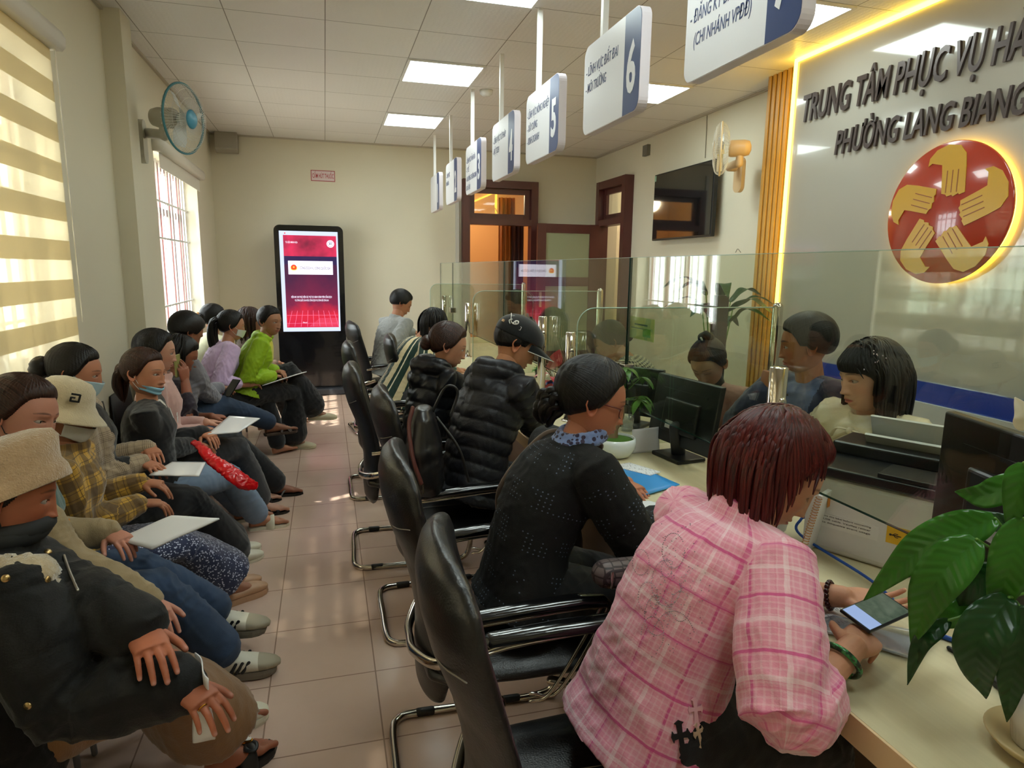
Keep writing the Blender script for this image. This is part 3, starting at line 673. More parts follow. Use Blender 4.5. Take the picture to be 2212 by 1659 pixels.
# ============================================================ PEOPLE: builders
def union(parts, voxel, smooth=4, fac=.5):
    """one continuous surface grown over closed parts -> (verts, faces)"""
    mb = MB()
    for v, f in parts: mb.add(v, f)
    me = mb.mesh('tmp'); o = bpy.data.objects.new('tmp', me); COL.objects.link(o)
    r = o.modifiers.new('r', 'REMESH'); r.mode = 'VOXEL'; r.voxel_size = voxel; r.use_smooth_shade = True
    if smooth:
        s = o.modifiers.new('s', 'SMOOTH'); s.iterations = smooth; s.factor = fac
    bpy.context.view_layer.update()
    m2 = bpy.data.meshes.new_from_object(o.evaluated_get(bpy.context.evaluated_depsgraph_get()))
    n = len(m2.vertices); v = np.zeros(n*3); m2.vertices.foreach_get('co', v)
    fv = np.zeros(len(m2.loops), dtype=np.int32); m2.loops.foreach_get('vertex_index', fv)
    ls = np.zeros(len(m2.polygons), dtype=np.int32); m2.polygons.foreach_get('loop_start', ls)
    lt = np.zeros(len(m2.polygons), dtype=np.int32); m2.polygons.foreach_get('loop_total', lt)
    faces = [tuple(fv[a:a+b].tolist()) for a, b in zip(ls, lt)]
    bpy.data.objects.remove(o); bpy.data.meshes.remove(me); bpy.data.meshes.remove(m2)
    return v.reshape(-1, 3), faces
def vnormals(v, f):
    N = np.zeros_like(v); q = [x for x in f if len(x) == 4]; t = [x for x in f if len(x) == 3]
    for L in (q, t):
        if not L: continue
        L = A(L).astype(int); n = np.cross(v[L[:, 2]]-v[L[:, 0]], v[L[:, -1]]-v[L[:, 1]])
        for i in range(L.shape[1]): np.add.at(N, L[:, i], n)
    return N/np.maximum(1e-12, np.linalg.norm(N, axis=1))[:, None]
def loft(secs, n=24, rnd=True):
    """secs: (centre, right axis, forward axis, rx, ry)"""
    th = np.arange(n)*2*pi/n; v = []; S = list(secs)
    for c, ax, ay, rx, ry in S:
        p = A(c)+np.outer(np.sign(np.cos(th))*np.abs(np.cos(th))**.85*rx, ax)+np.outer(np.sign(np.sin(th))*np.abs(np.sin(th))**.85*ry, ay); v.append(p)
    k = len(S); v = np.vstack(v); f = [tuple(range(n))[::-1], tuple(range((k-1)*n, k*n))]
    for j in range(k-1):
        for i in range(n): f.append((j*n+i, j*n+(i+1) % n, (j+1)*n+(i+1) % n, (j+1)*n+i))
    return v, f
_kk = RNG.normal(size=(14, 3)); _kk /= np.linalg.norm(_kk, axis=1)[:, None]; _ph = RNG.uniform(0, 6.28, 14)
def foldnoise(P, freq, seed=0, stretch=None):
    Q = P.copy()
    if stretch is not None:
        d = nrm(stretch); Q = Q-np.outer(Q @ d, d)*.72
    w = Q*freq; o = np.zeros(len(P))
    wob = np.stack([np.sin(w @ _kk[i]*1.3+_ph[i]+seed) for i in range(3)], 1)*.9
    for i in range(3, 11):
        s = np.sin((w+wob) @ _kk[i]*(1+.22*i)+_ph[i]*3+seed*1.7); o += (1-np.abs(s))**2*(1/(1+.15*i))
    return o/3.0-.55
def mk(name, v, f, mat, parent, attrs=None, col=None, **tags):
    me = bpy.data.meshes.new(name); me.from_pydata(np.asarray(v).tolist(), [], f)
    me.polygons.foreach_set('use_smooth', [True]*len(f))
    if attrs is not None:
        a = me.attributes.new('suv', 'FLOAT_VECTOR', 'POINT'); a.data.foreach_set('vector', np.asarray(attrs, float).ravel())
    if col is not None:
        a = me.attributes.new('col', 'FLOAT_COLOR', 'POINT'); c = np.ones((len(v), 4)); c[:, :3] = col; a.data.foreach_set('color', c.ravel())
    me.update(); return link(name, me, mat, parent, **tags)
def G(d, s): return np.exp(-(d/s)**2)
def skin_mat():
    k = NT('skin'); a = k.attr('col'); n = k.noise(60, k.obj(), 3)
    k.set(Base_Color=k.mix(k.math('MULTIPLY', n, .16), a.outputs['Color'], lin('#8a4f3c')), Roughness=.52)
    k.b.inputs['Specular IOR Level'].default_value = .35
    k.b.inputs['Subsurface Weight'].default_value = .08; k.b.inputs['Subsurface Radius'].default_value = (.02, .008, .004); k.b.inputs['Subsurface Scale'].default_value = .35
    k.bump(k.noise(350, k.obj(), 2), .12, .001); return k.m
M_skin = skin_mat()
def hairmat(name, c1, c2, rough=.38):
    if (name,) in _mc: return _mc[(name,)]
    k = NT(name); s = k.attr('suv').outputs['Vector']; m = k.scale(s, (70, 5, 1)); n = k.noise(1.0, m, 4, .65); n2 = k.noise(3.0, m, 2)
    k.set(Base_Color=k.mix(k.ramp(n, [(.35, (0, 0, 0, 1)), (.7, (1, 1, 1, 1))]), lin(c1), lin(c2)), Roughness=rough)
    k.b.inputs['Specular IOR Level'].default_value = .28
    k.bump(k.math('ADD', n, k.math('MULTIPLY', n2, .4)), .55, .004); _mc[(name,)] = k.m; return k.m
H_black = hairmat('black hair', '#070606', '#171211'); H_brown = hairmat('dark brown hair', '#1a1110', '#47291f'); H_red = hairmat('dark red hair', '#2a0c10', '#6a2420', .34)

# ---- head: grid of directions with sculpted offsets. local x=right, y=front, z=up, metres
def base_r(D):
    """radius of the star-shaped base head along directions D"""
    def er(c, r):
        c = A(c); r = A(r); a = ((D/r)**2).sum(1); b = ((D/r)*(c/r)).sum(1); q = ((c/r)**2).sum()-1
        return (b+np.sqrt(np.maximum(0, b*b-a*q)))/a
    e = [er((0, -.014, .030), (.0755, .096, .088)), er((0, .012, -.022), (.0655, .078, .088)), er((0, .022, -.060), (.047, .062, .054)), er((0, .03, .02), (.064, .064, .07))]
    k = 90.0; return np.log(sum(np.exp(k*x) for x in e)/1.6)/k*(1+.035*np.clip(np.abs(D[:, 0]), 0, 1)**2)
def headgrid(nu=112, nv=96):
    # azimuth from front, denser at the face
    u = np.linspace(-1, 1, nu, endpoint=False); az = pi*(.55*u+.45*np.sign(u)*np.abs(u)**2.2)
    t = np.linspace(0, 1, nv); el = pi/2-pi*t
    el = el-.22*np.sin(2*el)*0
    AZ, EL = np.meshgrid(az, el); AZ = AZ.ravel(); EL = EL.ravel()
    D = np.stack([np.sin(AZ)*np.cos(EL), np.cos(AZ)*np.cos(EL), np.sin(EL)], 1)
    f = [(j*nu+i, j*nu+(i+1) % nu, (j+1)*nu+(i+1) % nu, (j+1)*nu+i)[::-1] for j in range(nv-1) for i in range(nu)]
    return D, AZ, EL, f
HD = {}
def hd(q):
    if q not in HD: HD[q] = headgrid(*((150, 140) if q else (84, 76)))
    return HD[q]
def head_geo(q, lid=.5, male=False, tone=(.62, .40, .30), mouth=0.0, fat=0.0, brow='#2a1c18', lips='#a8544e', young=0):
    D, AZ, EL, f = hd(q); P = D*base_r(D)[:, None]; x, z = P[:, 0].copy(), P[:, 2].copy(); ax = np.abs(x)
    fr = np.clip(P[:, 1]/.05, 0, 1)  # only front
    y = np.zeros(len(P))
    y += .0045*G(ax-.028, .022)*G(z-.020, .009)*(1.3 if male else .7)
    y -= .0105*G(ax-.0305, .0165)*G(z-.002, .0115)
    y -= .004*G(ax-.012, .008)*G(z-.004, .012)
    nz = np.clip((.010-z)/.054, 0, 1); inn = (z < .016) & (z > -.0475)
    ridge = (.003+.0195*nz**1.25)*np.where(z > -.042, 1, np.clip(1-(-.042-z)/.0065, 0, 1))
    wd = .0065+.0065*nz
    y += np.where(z < .018, ridge*G(x, wd), 0)*np.where(z > .006, np.clip((.018-z)/.012, 0, 1), 1)
    y += .0085*G(ax-.0125, .0058)*G(z+.0385, .0062)
    y -= .0035*G(ax-.0065, .0035)*G(z+.0462, .0028)
    y += .0055*G(x, .026)*G(z+.066, .015)
    y += .0042*G(x, .019)*G(z+.0612, .0042)-.0016*G(x, .004)*G(z+.056, .007)
    y += .0052*G(x, .017)*G(z+.0722, .0048)
    y -= .0052*G(x, .023)*G(z+.0668, .0017)
    y -= .004*G(x, .02)*G(z+.081, .005)
    y += .0065*G(x, .019)*G(z+.096, .014)
    y += .0045*G(ax-.043, .018)*G(z+.026, .017)+fat*.006*G(ax-.045, .026)*G(z+.052, .026)
    # eyelids around the eyeball (centre +-.0305, 0)
    ex = (ax-.0305)/.0152; oh = .0050*lid*1.9; al = np.clip(1-ex**2, 0, 1)
    upz, loz = oh*al**.7+.0008*ex, -.0045*al**.8
    lidm = G(ax-.0305, .0165)*G(z, .0125)
    y += .0066*lidm
    open_ = 1/(1+np.exp(-(upz-z)/.0005))*1/(1+np.exp(-(z-loz)/.0005))*(np.abs(ex) < 1)*(lid > .12)
    y -= .0085*open_
    y += .0012*G(z-upz-.0015, .0012)*(np.abs(ex) < 1.05)
    P[:, 1] += y*fr
    P[:, 0] += np.sign(x)*(fat*.006*G(z+.055, .035)*(ax > .02)+(.0035 if male else 0)*G(z+.07, .03)*(ax > .03))
    tone = A(tone); C = np.tile(tone, (len(P), 1))
    def mixc(m, c): C[:] = C*(1-m[:, None])+A(c)*m[:, None]
    F_ = fr > .2
    mixc(.35*G(ax-.042, .02)*G(z+.03, .018)*F_+.25*G(x, .012)*G(z+.038, .012)*F_, tone*A([1.08, .74, .70]))
    mixc(.30*lidm*F_, tone*.62)
    lp = lin(lips)[:3]
    lw = .0225*(1-np.clip(np.abs(z+.0668)/.012, 0, 1)**1.5)
    lm = 1/(1+np.exp((ax-lw)/.001))*1/(1+np.exp((np.abs(z+.0668)-.0085+.0022*(ax/.02))/.0009)); mixc(.8*lm*F_, lp)
    mixc(.75*G(z+.0668, .0012)*(ax < .022)*F_, A(lp)*.35)
    bz = .0235+.003*np.clip(1-((ax-.031)/.02)**2, -1, 1); bm = 1/(1+np.exp((np.abs(z-bz)-(.0026 if not male else .0036)*np.clip(1.25-np.abs(ax-.028)/.024, 0, 1))/.0007))*(np.abs(ax-.031) < .021)
    mixc(.85*bm*F_, lin(brow)[:3])
    mixc(.9*G(z-upz, .0011)*(np.abs(ex) < 1.08)*F_, lin('#120c0b')[:3])
    mixc(.4*G(z-loz, .0008)*(np.abs(ex) < 1.0)*F_, lin('#3a2420')[:3])
    mixc(.75*G(ax-.0068, .0032)*G(z+.0468, .0024)*F_, tone*.22)
    return P, f, C
def ear_geo(side, n=18):
    v = []; R_ = [0, .25, .5, .72, .86, 1.0, 1.02, .8]; H = [-.004, -.005, -.003, .001, .0065, .006, .0, -.006]
    for r, h in zip(R_, H):
        for i in range(n):
            a = 2*pi*i/n; yy = .0205*r*cos(a)*(1 if sin(a) > 0 else .80); zz = .031*r*sin(a)
            v.append((side*(.073+h+.010*max(0, -cos(a))*r+.0), -.010+yy-.004*0-.1*zz, -.008+zz))
    f = [(j*n+i, j*n+(i+1) % n, (j+1)*n+(i+1) % n, (j+1)*n+i)[::side] for j in range(len(R_)-1) for i in range(n)]
    v = A(v); v[:, 0] += side*.002
    return v, f
M_eyew = plain('eye white', '#9d9289', .3); M_iris = plain('dark brown iris', '#1c0f0a', .08, coat=1)

def hairline(AZ, style):
    a = np.abs(np.degrees(AZ))
    if style == 'short': xs, ys = [0, 25, 45, 58, 68, 84, 96, 120, 150, 180], [40, 40, 36, 24, 4, 2, -10, -22, -30, -32]
    elif style == 'bang': xs, ys = [0, 25, 45, 58, 70, 80, 92, 120, 150, 180], [18, 18, 16, 8, -8, -16, -22, -34, -44, -46]
    else: xs, ys = [0, 25, 45, 58, 70, 80, 92, 120, 150, 180], [44, 44, 40, 28, 8, -6, -14, -30, -42, -44]
    return np.interp(a, xs, ys)
def hair_cap(q, style, T, fat=0):
    D, AZ, EL, f = hd(q); b = base_r(D); e = np.degrees(EL); hl = hairline(AZ, style)
    m = (e-hl)
    th = T*np.clip(m/14, 0, 1)**.6+.002; th += T*.25*np.clip((e-10)/60, 0, 1)
    th = np.where(m < 0, -.004, th)
    th = th+(.0004 if style == 'short' else .0009)*(np.sin(AZ*46+3*np.sin(EL*5))+np.sin(AZ*71+2*EL))*np.clip(m/10, 0, 1)
    P = D*(b+th)[:, None]
    keep = m > -4; g = [x for x in f if all(keep[list(x)])]
    # strand coordinate: around the crown-to-back axis
    d0 = nrm((0, -.75, .35)); U = np.arctan2(D[:, 0], D @ nrm(np.cross((1, 0, 0), d0))); W = np.arccos(np.clip(D @ d0, -1, 1))
    S = np.stack([np.abs(U)*.35, W*.12, U*0], 1)
    used = np.unique(np.concatenate([A(x).astype(int) for x in g])); mp = -np.ones(len(P), int); mp[used] = range(len(used))
    return P[used], [tuple(mp[list(x)]) for x in g], S[used]

def locks(n, length, T, B, grav=(0, 0, -1), azr=(50, 180), elr=(5, 80), seed=1, r0=.009, inward=.3, both=True, spread=.004, side=None):
    """free hanging locks that slide over the head and fall; B = local->world rotation"""
    rs = np.random.RandomState(seed); g = B.T @ nrm(grav); out = []
    c = A([0, -.012, .012]); rr = A([.079, .102, .112])+T
    for i in range(n):
        s = rs.choice([-1, 1]) if side is None else side
        az = radians(rs.uniform(*azr))*s; el = radians(rs.uniform(*elr))
        d = A([sin(az)*cos(el), cos(az)*cos(el), sin(el)]); p = c+d*rr*1.0
        L = length*rs.uniform(.9, 1.06); st = .016; vel = nrm(A([.5*s, -.5, 0])+d*.15); P = [p.copy()]; k = int(L/st)
        fs = rs.uniform(0, 6)
        for j in range(k):
            vel = nrm(vel*.55+g*.65); p = p+vel*st
            q = (p-c)/rr; l = np.linalg.norm(q)
            if l < 1: p = c+q/l*rr*1.0
            # keep off the face
            if p[1] > .045 and p[2] < .05: p[0] += s*.010; p[1] -= .006
            if p[2] < -.07 and l > 1.0: p[:2] *= (1-.012*inward)
            p = p+A([sin(fs+j*.5), cos(fs+j*.4), 0])*.0006
            P.append(p.copy())
        P = A(P); rad = r0*np.interp(np.linspace(0, 1, len(P)), [0, .12, .75, 1], [.5, 1, .9, .25])
        out.append((P, rad))
    return out
def arm_ik(S, T, l1, l2, pole):
    S, T = A(S), A(T); d = T-S; L = np.linalg.norm(d); mx = (l1+l2)*.995
    if L > mx: T = S+d/L*mx; L = mx; d = T-S
    a = (l1*l1-l2*l2+L*L)/(2*L); h = math.sqrt(max(0, l1*l1-a*a)); u = d/L; p = A(pole); p = nrm(p-u*(p @ u))
    return S+u*a+p*h, T
def hand_parts(W, d, n, th, curl=.5, sc=1.0, spread=.1, thumb=.5, vox=.004):
    """W wrist, d towards fingers, n back-of-hand normal, th thumb side"""
    d = nrm(d); n = nrm(A(n)-d*(A(n) @ d)); t = nrm(np.cross(d, n)); 
    if t @ A(th) < 0: t = -t
    sc = sc*1.0; parts = []; nails = []
    secs = []
    for u, rx, ry in ((-.02, .026, .019), (0, .027, .018), (.02, .034, .0175), (.05, .041, .0165), (.075, .0415, .0145), (.092, .038, .011)):
        secs.append((W+d*u*sc+n*(.0), t, n, rx*sc, ry*sc))
    parts.append(loft(secs, 18))
    L = [(.030, (.040, .024, .020), .0086), (.010, (.044, .028, .021), .0088), (-.011, (.041, .026, .020), .0085), (-.031, (.032, .019, .018), .0075)]
    for i, (off, ls, r) in enumerate(L):
        p = W+d*(.083-.006*abs(i-1))*sc+t*off*sc; P = [p-d*.02*sc, p]; dd = nrm(d+t*spread*(1.3-i)*.55)
        ang = curl*(.75+.12*i)
        for j, l in enumerate(ls):
            a = ang*(1.0, 1.25, .8)[j]; dd = nrm(dd*cos(a)-n*sin(a)) if a else dd
            # rotate about lateral axis
            p = p+dd*l*sc; P.append(p.copy())
            if j == 2: nails.append((p+nrm(np.cross(np.cross(dd, n), dd))*r*.5, dd))
        parts.append(tube(P, A([r*1.05, r*1.08, r, r*.9, r*.78])*sc, 10))
    p = W+d*.022*sc+t*.026*sc-n*.006*sc; P = [W+d*.01*sc+t*.012*sc, p]; dd = nrm(d*.75+t*.75-n*.35*(.4+thumb))
    for l, a in ((.036, .0), (.028, thumb*.5), (.022, thumb*.5)):
        dd = nrm(dd*cos(a)+(-t*.6+d*.5-n*.3)*sin(a)); p = p+dd*l*sc; P.append(p.copy())
    parts.append(tube(P, A([.014, .0155, .0115, .0105, .008])*sc, 10)); nails.append((p+n*.004, dd))
    return parts, nails
def foot_parts(Aj, d, sc=1.0, up=(0, 0, 1), toes=True, bare=True):
    """ankle joint point, forward direction d; sole about .075 below the ankle"""
    d = nrm(d); up = A(up); up = nrm(up-d*(up @ d)); t = np.cross(d, up); a = A(Aj)
    S = [(-.055, .012, .030, -.048), (-.045, .030, .034, -.042), (-.01, .034, .042, -.034), (.04, .036, .034, -.040), (.09, .043, .024, -.050), (.125, .044, .016, -.057)]
    secs = [(a+d*u*sc+up*z*sc, t, up, rx*sc, rz*sc) for u, rx, rz, z in S]
    P = []
    for u, rx, rz, z in S:
        P.append((a+d*u*sc+up*z*sc, rx*sc, rz*sc))
    v, f = loft([(p, t, up, rx, rz) for p, rx, rz in P], 18); parts = [(v, f)]
    if toes:
        for i, (o, l, r) in enumerate(((.030, .058, .0125), (.011, .054, .0085), (-.006, .047, .0080), (-.021, .039, .0075), (-.034, .030, .0070))):
            p0 = a+d*.118*sc+t*o*sc*(1)+up*(-.060)*sc; parts.append(tube([p0, p0+d*l*.6*sc+up*.003, p0+d*l*sc-up*.004], A([r*1.1, r, r])*sc, 10))
    else: parts.append(ell(a+d*.13*sc+up*(-.058)*sc, (.038*sc, .05*sc, .016*sc), basis(t, d, up)))
    return parts

def azv(a): a = radians(a); return A([sin(a), cos(a), 0])
def azr(a): a = radians(a); return A([cos(a), -sin(a), 0])
Z3 = A([0, 0, 1])
class Pn:
    def __init__(s, label, head, face, lean, look, sc=.95, hipz=.545, q=0, slouch=.02, male=False, tone='#c08a6c', legaz=None, nl=None, side=0.0, headk=None, Hc=None, Y=None, lid=.5, hairc=None, fat=0., browc='#2a1c18', lips='#a8544e', eyes=True):
        s.sc, s.q, s.male, s.label, s.face, s.slouch = sc, q, male, label, face, slouch
        f, r = azv(face), azr(face); s.f, s.r = f, r; s.legaz = face if legaz is None else legaz
        a = radians(lean); b = radians(lean*.8 if nl is None else nl)
        sd = nrm(f*sin(a)+Z3*cos(a)+r*side); nd = nrm(f*sin(b)+Z3*cos(b)+r*side*.6)
        SL, NL = (.50, .15) if male else (.475, .14); s.SL = SL
        Hz = hipz+SL*sc*sd[2]+NL*sc*nd[2]
        s.H = A(Hc) if Hc is not None else at(head[0], head[1], Y=Y) if Y is not None else at(head[0], head[1], Z=Hz)
        s.nb = s.H-nd*NL*sc; s.hip = s.nb-sd*SL*sc; s.sd, s.nd = sd, nd
        if Hc is not None: pass
        la, lp, lr = look; F = azv(la)*cos(radians(lp))-Z3*sin(radians(lp)); R = azr(la); U = np.cross(R, F); c_, s_ = cos(radians(lr)), sin(radians(lr))
        R, U = R*c_+U*s_, U*c_-R*s_; s.hk = headk or (1.04 if male else 1.0)
        s.B = basis(R, F, U)*s.hk; s.Bu = basis(R, F, U)
        s.tone = lin(tone)[:3]; s.lid = lid; s.fat = fat; s.browc = browc; s.lips = lips
        sw = (.182 if male else .158)*sc
        s.sh = {'R': s.nb-sd*.05*sc+r*sw, 'L': s.nb-sd*.05*sc-r*sw}
        s.lf, s.lr = azv(s.legaz), azr(s.legaz)
        s.hj = {'R': s.hip+s.lr*.085*sc, 'L': s.hip-s.lr*.085*sc}
        s.arm = {}; s.leg = {}; s.handp = {}; s.footp = {}
        s.o = None; s.eyes = eyes
    def set_arm(s, k, wrist, d, n, curl=.5, pole=None, thumb=.5, spread=.1, hs=1.0):
        sg = 1 if k == 'R' else -1
        p = A(pole) if pole is not None else -s.f*.45+s.r*sg*.22-Z3*.9
        e, wv = arm_ik(s.sh[k], wrist, .285*s.sc, .25*s.sc, p)
        dd = np.linalg.norm(wv-A(wrist))
        if dd > .02: print('REACH', s.label[:40], k, round(dd, 3))
        s.arm[k] = (s.sh[k], e, wv)
        th = -s.r*sg
        s.handp[k] = hand_parts(wv, d, n, th, curl, (.96 if s.male else .9)*hs, spread, thumb)
        return s
    def set_leg(s, k, ankle, fd, pole=None, fup=(0, 0, 1)):
        p = A(pole) if pole is not None else s.lf*.6+Z3*.8
        ankle = A(ankle).copy(); mxl = .945*.865*s.sc; dv = ankle-s.hj[k]; hz2 = mxl**2-dv[2]**2; hl = math.hypot(dv[0], dv[1])
        if np.linalg.norm(dv) > mxl and hz2 > 0: ankle[:2] = s.hj[k][:2]+dv[:2]/hl*math.sqrt(hz2)
        kn, an = arm_ik(s.hj[k], ankle, .44*s.sc, .425*s.sc, p)
        dd = np.linalg.norm(an-A(ankle))
        if dd > .03: print('LEG', s.label[:40], k, round(dd, 3))
        s.leg[k] = (s.hj[k], kn, an); s.footp[k] = (an, nrm(fd), A(fup)); return s
    def spine(s, t):
        p = s.hip+(s.nb-s.hip)*t - s.f*s.slouch*4*max(0, t)*(1-min(1, t)); w_ = min(1, max(0, t))
        r = nrm(s.lr*(1-w_)+s.r*w_); ax = s.sd; return p, r, nrm(np.cross(ax, r))
    def body(s, toes=True):
        sc = s.sc; vx = .010 if s.q else .014; fine = .0036 if s.q > 1 else .0045 if s.q else .006
        secs = []
        for t, rx, ry in ((-.14, .12, .085), (0, .135, .09), (.3, .105, .075), (.65, .110, .082), (.88, .09, .055), (1.0, .05, .045)):
            p, r, fw = s.spine(t); secs.append((p, r, fw, rx*sc, ry*sc))
        parts = [loft(secs, 20), tube([s.nb-s.nd*.06*sc, s.nb, s.H-s.nd*.075*sc, s.H-s.nd*.02], A([.060, .052 if not s.male else .06, .049 if not s.male else .057, .045])*sc, 16)]
        for k, (a, e, w_) in s.arm.items():
            parts.append(tube([s.nb-s.sd*.03*sc, a, e, w_], A([.038, .038, .032, .025])*sc, 12))
        for k, (a, e, w_) in s.leg.items():
            parts.append(tube([a, e, w_], A([.075, .052, .034])*sc, 12)); parts.append(tube([e+(w_-e)*.15-s.lf*.02, e+(w_-e)*.35-s.lf*.022, e+(w_-e)*.7], A([.035, .045, .03])*sc, 12))
        V, Fc = union(parts, vx, 5); C = np.tile(A(s.tone), (len(V), 1)); vs, fs, cs = [V], list(Fc), [C]; n = len(V)
        def addm(v, f, c):
            nonlocal n
            vs.append(v); fs.extend(tuple(i+n for i in q) for q in f); cs.append(c); n += len(v)
        for k, (pp, nails) in s.handp.items():
            a, e, w_ = s.arm[k]; v, f = union(pp+[tube([e+(w_-e)*.55, w_+(w_-e)*.04], A([.034, .026])*sc, 16)], fine*.8, 3)
            c = np.tile(A(s.tone)*A([1.02, .97, .96]), (len(v), 1))
            for (q, d) in nails:
                m = np.exp(-(((v-q)**2).sum(1))/(.0052**2)); c = c*(1-.6*m[:, None])+A([.72, .42, .38])*.6*m[:, None]
            addm(v, f, c)
        for k, (an, fd, up) in s.footp.items():
            kn = s.leg[k][1]
            v, f = union(foot_parts(an, fd, sc*(1.0 if toes else .90), up, toes)+[tube([kn+(an-kn)*.72, an], A([.036, .033])*sc, 14)], fine, 3); addm(v, f, np.tile(A(s.tone)*.93, (len(v), 1)))
        v, f, c = head_geo(s.q, s.lid, s.male, s.tone, fat=s.fat, brow=s.browc, lips=s.lips); v = v @ s.B.T+s.H
        addm(v, f, c)
        for sd_ in (-1, 1):
            v, f = ear_geo(sd_); addm(v @ s.B.T+s.H, f, np.tile(A(s.tone)*A([1.03, .85, .82]), (len(v), 1)))
        base = A([s.hip[0], s.hip[1], 0]); s.base = base
        me = bpy.data.meshes.new('person'); me.from_pydata((np.vstack(vs)-base).tolist(), [], fs); me.polygons.foreach_set('use_smooth', [True]*len(fs))
        cc = np.ones((n, 4)); cc[:, :3] = np.clip(np.vstack(cs), 0, 1); at_ = me.attributes.new('col', 'FLOAT_COLOR', 'POINT'); at_.data.foreach_set('color', cc.ravel()); me.update()
        o = bpy.data.objects.new('person', me); COL.objects.link(o); me.materials.append(M_skin); o.location = base
        o['label'] = s.label; o['category'] = 'person'; s.o = o
        if s.hip[2] < .44 or s.hip[2] > .66: print('HIPZ', s.label[:30], s.hip.round(2))
        if s.lid > .12 and s.eyes:
            for sd_ in (-1, 1):
                c = s.H+s.B@A([sd_*.0305, .0708, .0003]); 
                e = MB().ell(c, (.0130*s.hk,)*3, None, 20).build('eye', M_eyew, o)
                MB().ell(s.H+s.B@A([sd_*.0308, .0758, .0004]), (.0076*s.hk, .0085*s.hk, .0070*s.hk), s.Bu, 16).build('iris', M_iris, e)
        return s
    # ---------------- hair
    def hair(s, mat, style='tied', T=.012, lk=None, bun=None, tail=None, bunr=.035, tie=None, name='hair'):
        v, f, S = hair_cap(s.q, style, T); V = [v @ s.B.T+s.H]; Fs = list(f); Ss = [S]; n = len(v)
        def add(v2, f2, u=None):
            nonlocal n
            V.append(v2); Fs.extend(tuple(i+n for i in q) for q in f2); Ss.append(u if u is not None else np.zeros((len(v2), 3))); n += len(v2)
        if bun is not None:
            c = s.H+s.B@A(bun); rs = np.random.RandomState(3)
            vv, ff = ell(c, (bunr, bunr*.85, bunr), s.Bu, 24); d = vv-c; an = np.arctan2(d @ s.Bu[:, 0], d @ s.Bu[:, 2]); vv = vv+d*(.07*np.sin(an*5+np.linalg.norm(d, axis=1)[:, None].ravel()*60))[:, None]
            add(vv, ff, np.stack([an*.05, d @ s.Bu[:, 1], an*0], 1))
        if tail is not None:
            P = spline([s.H+s.B@A(p) for p in tail[0]], 8); rs = np.random.RandomState(5)
            for i in range(26):
                o = rs.normal(size=3)*tail[1]*.42; k = len(P); e = np.linspace(0, 1, k)[:, None]
                Q = P+o*(np.sin(np.pi*np.clip(e*.9+.08, 0, 1))**.6+.1); r_ = tail[1]*np.interp(np.linspace(0, 1, k), [0, .15, .7, 1], [.35, .42, .34, .06])
                vv, ff = tube(Q, r_, 7); u = np.repeat(np.linspace(0, tail[2] if len(tail) > 2 else .3, k+6), 7)
                add(vv, ff, np.stack([np.tile(np.arange(7)*.004, k+6)+i*.03, u, u*0], 1))
        if lk is not None:
            for L_ in (lk if isinstance(lk, list) else [lk]):
                for i, (P, r_) in enumerate(locks(T=T, B=s.Bu, seed=L_.get('seed', 1), **{a: b for a, b in L_.items() if a != 'seed'})):
                    P = P @ s.B.T+s.H; vv, ff = tube(P, r_, 6, flat=.6); k = len(vv)//6; u = np.repeat(np.linspace(0, .4, k), 6)
                    add(vv, ff, np.stack([np.tile(np.arange(6)*.003, k)+i*.021, u, u*0], 1))
        h = mk(name, np.vstack(V), Fs, mat, s.o, np.vstack(Ss))
        if tie is not None:
            c, rr, m = tie; c = s.H+s.B@A(c); MB().ell(c, rr, s.Bu, 14).build('hair_tie', m, h)
        return h
    # ---------------- garments
    def segs(s):
        o = [(s.hip-s.sd*.1, s.nb, .15)]
        for k in ('R', 'L'):
            if k in s.arm: a, e, w_ = s.arm[k]; o += [(a, e, .055), (e, w_, .045)]
        return o
    def suv(s, V, segs, vref=None):
        best = np.full(len(V), 9e9); out = np.zeros((len(V), 3)); ax = np.zeros((len(V), 3)); acc = 0
        for i, (a, b, r) in enumerate(segs):
            d = b-a; L = np.linalg.norm(d); d = d/L; w_ = V-a; t = np.clip(w_ @ d, 0, L); c = w_-np.outer(t, d); dist = np.linalg.norm(c, axis=1)-r
            m = dist < best; ref = nrm(np.cross(d, s.r if i == 0 else s.f if abs(d @ s.f) < .9 else s.r)); ref2 = np.cross(d, ref)
            ang = np.arctan2(c @ ref2, c @ ref)
            out[m, 0] = (ang*(r+.01))[m]; out[m, 1] = ((w_ @ d)+acc)[m]; out[m, 2] = i; ax[m] = d; best[m] = dist[m]
            if i > 0: acc += L
            if i == 2: acc = 0
        return out, ax
    def top(s, mat, ease=.012, sleeve=1.0, hem=-.12, fold=.006, puff=0, pitch=.055, collar=None, hood=0, name='jacket', belly=0.0, vx=None, seed=0, cuff=None, ff=26, neckopen=True, armr=1.0, width=1.0, freq=None, cut=None, inner=None, hemf=0.0):
        sc = s.sc; vx = vx or (.0065 if s.q else .011); e = ease; secs = []
        base = [(-.06, .165, .118, 0), (.08, .155, .112, 0), (.3, .128, .098, 0), (.5, .130, .102, .006), (.68, .135, .115, .014), (.82, .130, .095, .004), (.92, .108, .072, 0), (.985, .065, .060, 0)] if not s.male else \
               [(-.06, .158, .112, 0), (.08, .152, .112, 0), (.3, .140, .106, 0), (.5, .145, .11, .004), (.68, .152, .118, .008), (.82, .150, .100, .003), (.92, .122, .078, 0), (.985, .07, .064, 0)]
        base = [(hem, base[0][1]*1.10, base[0][2]*1.12+hemf, hemf)]+[b for b in base if b[0] > hem+.03]
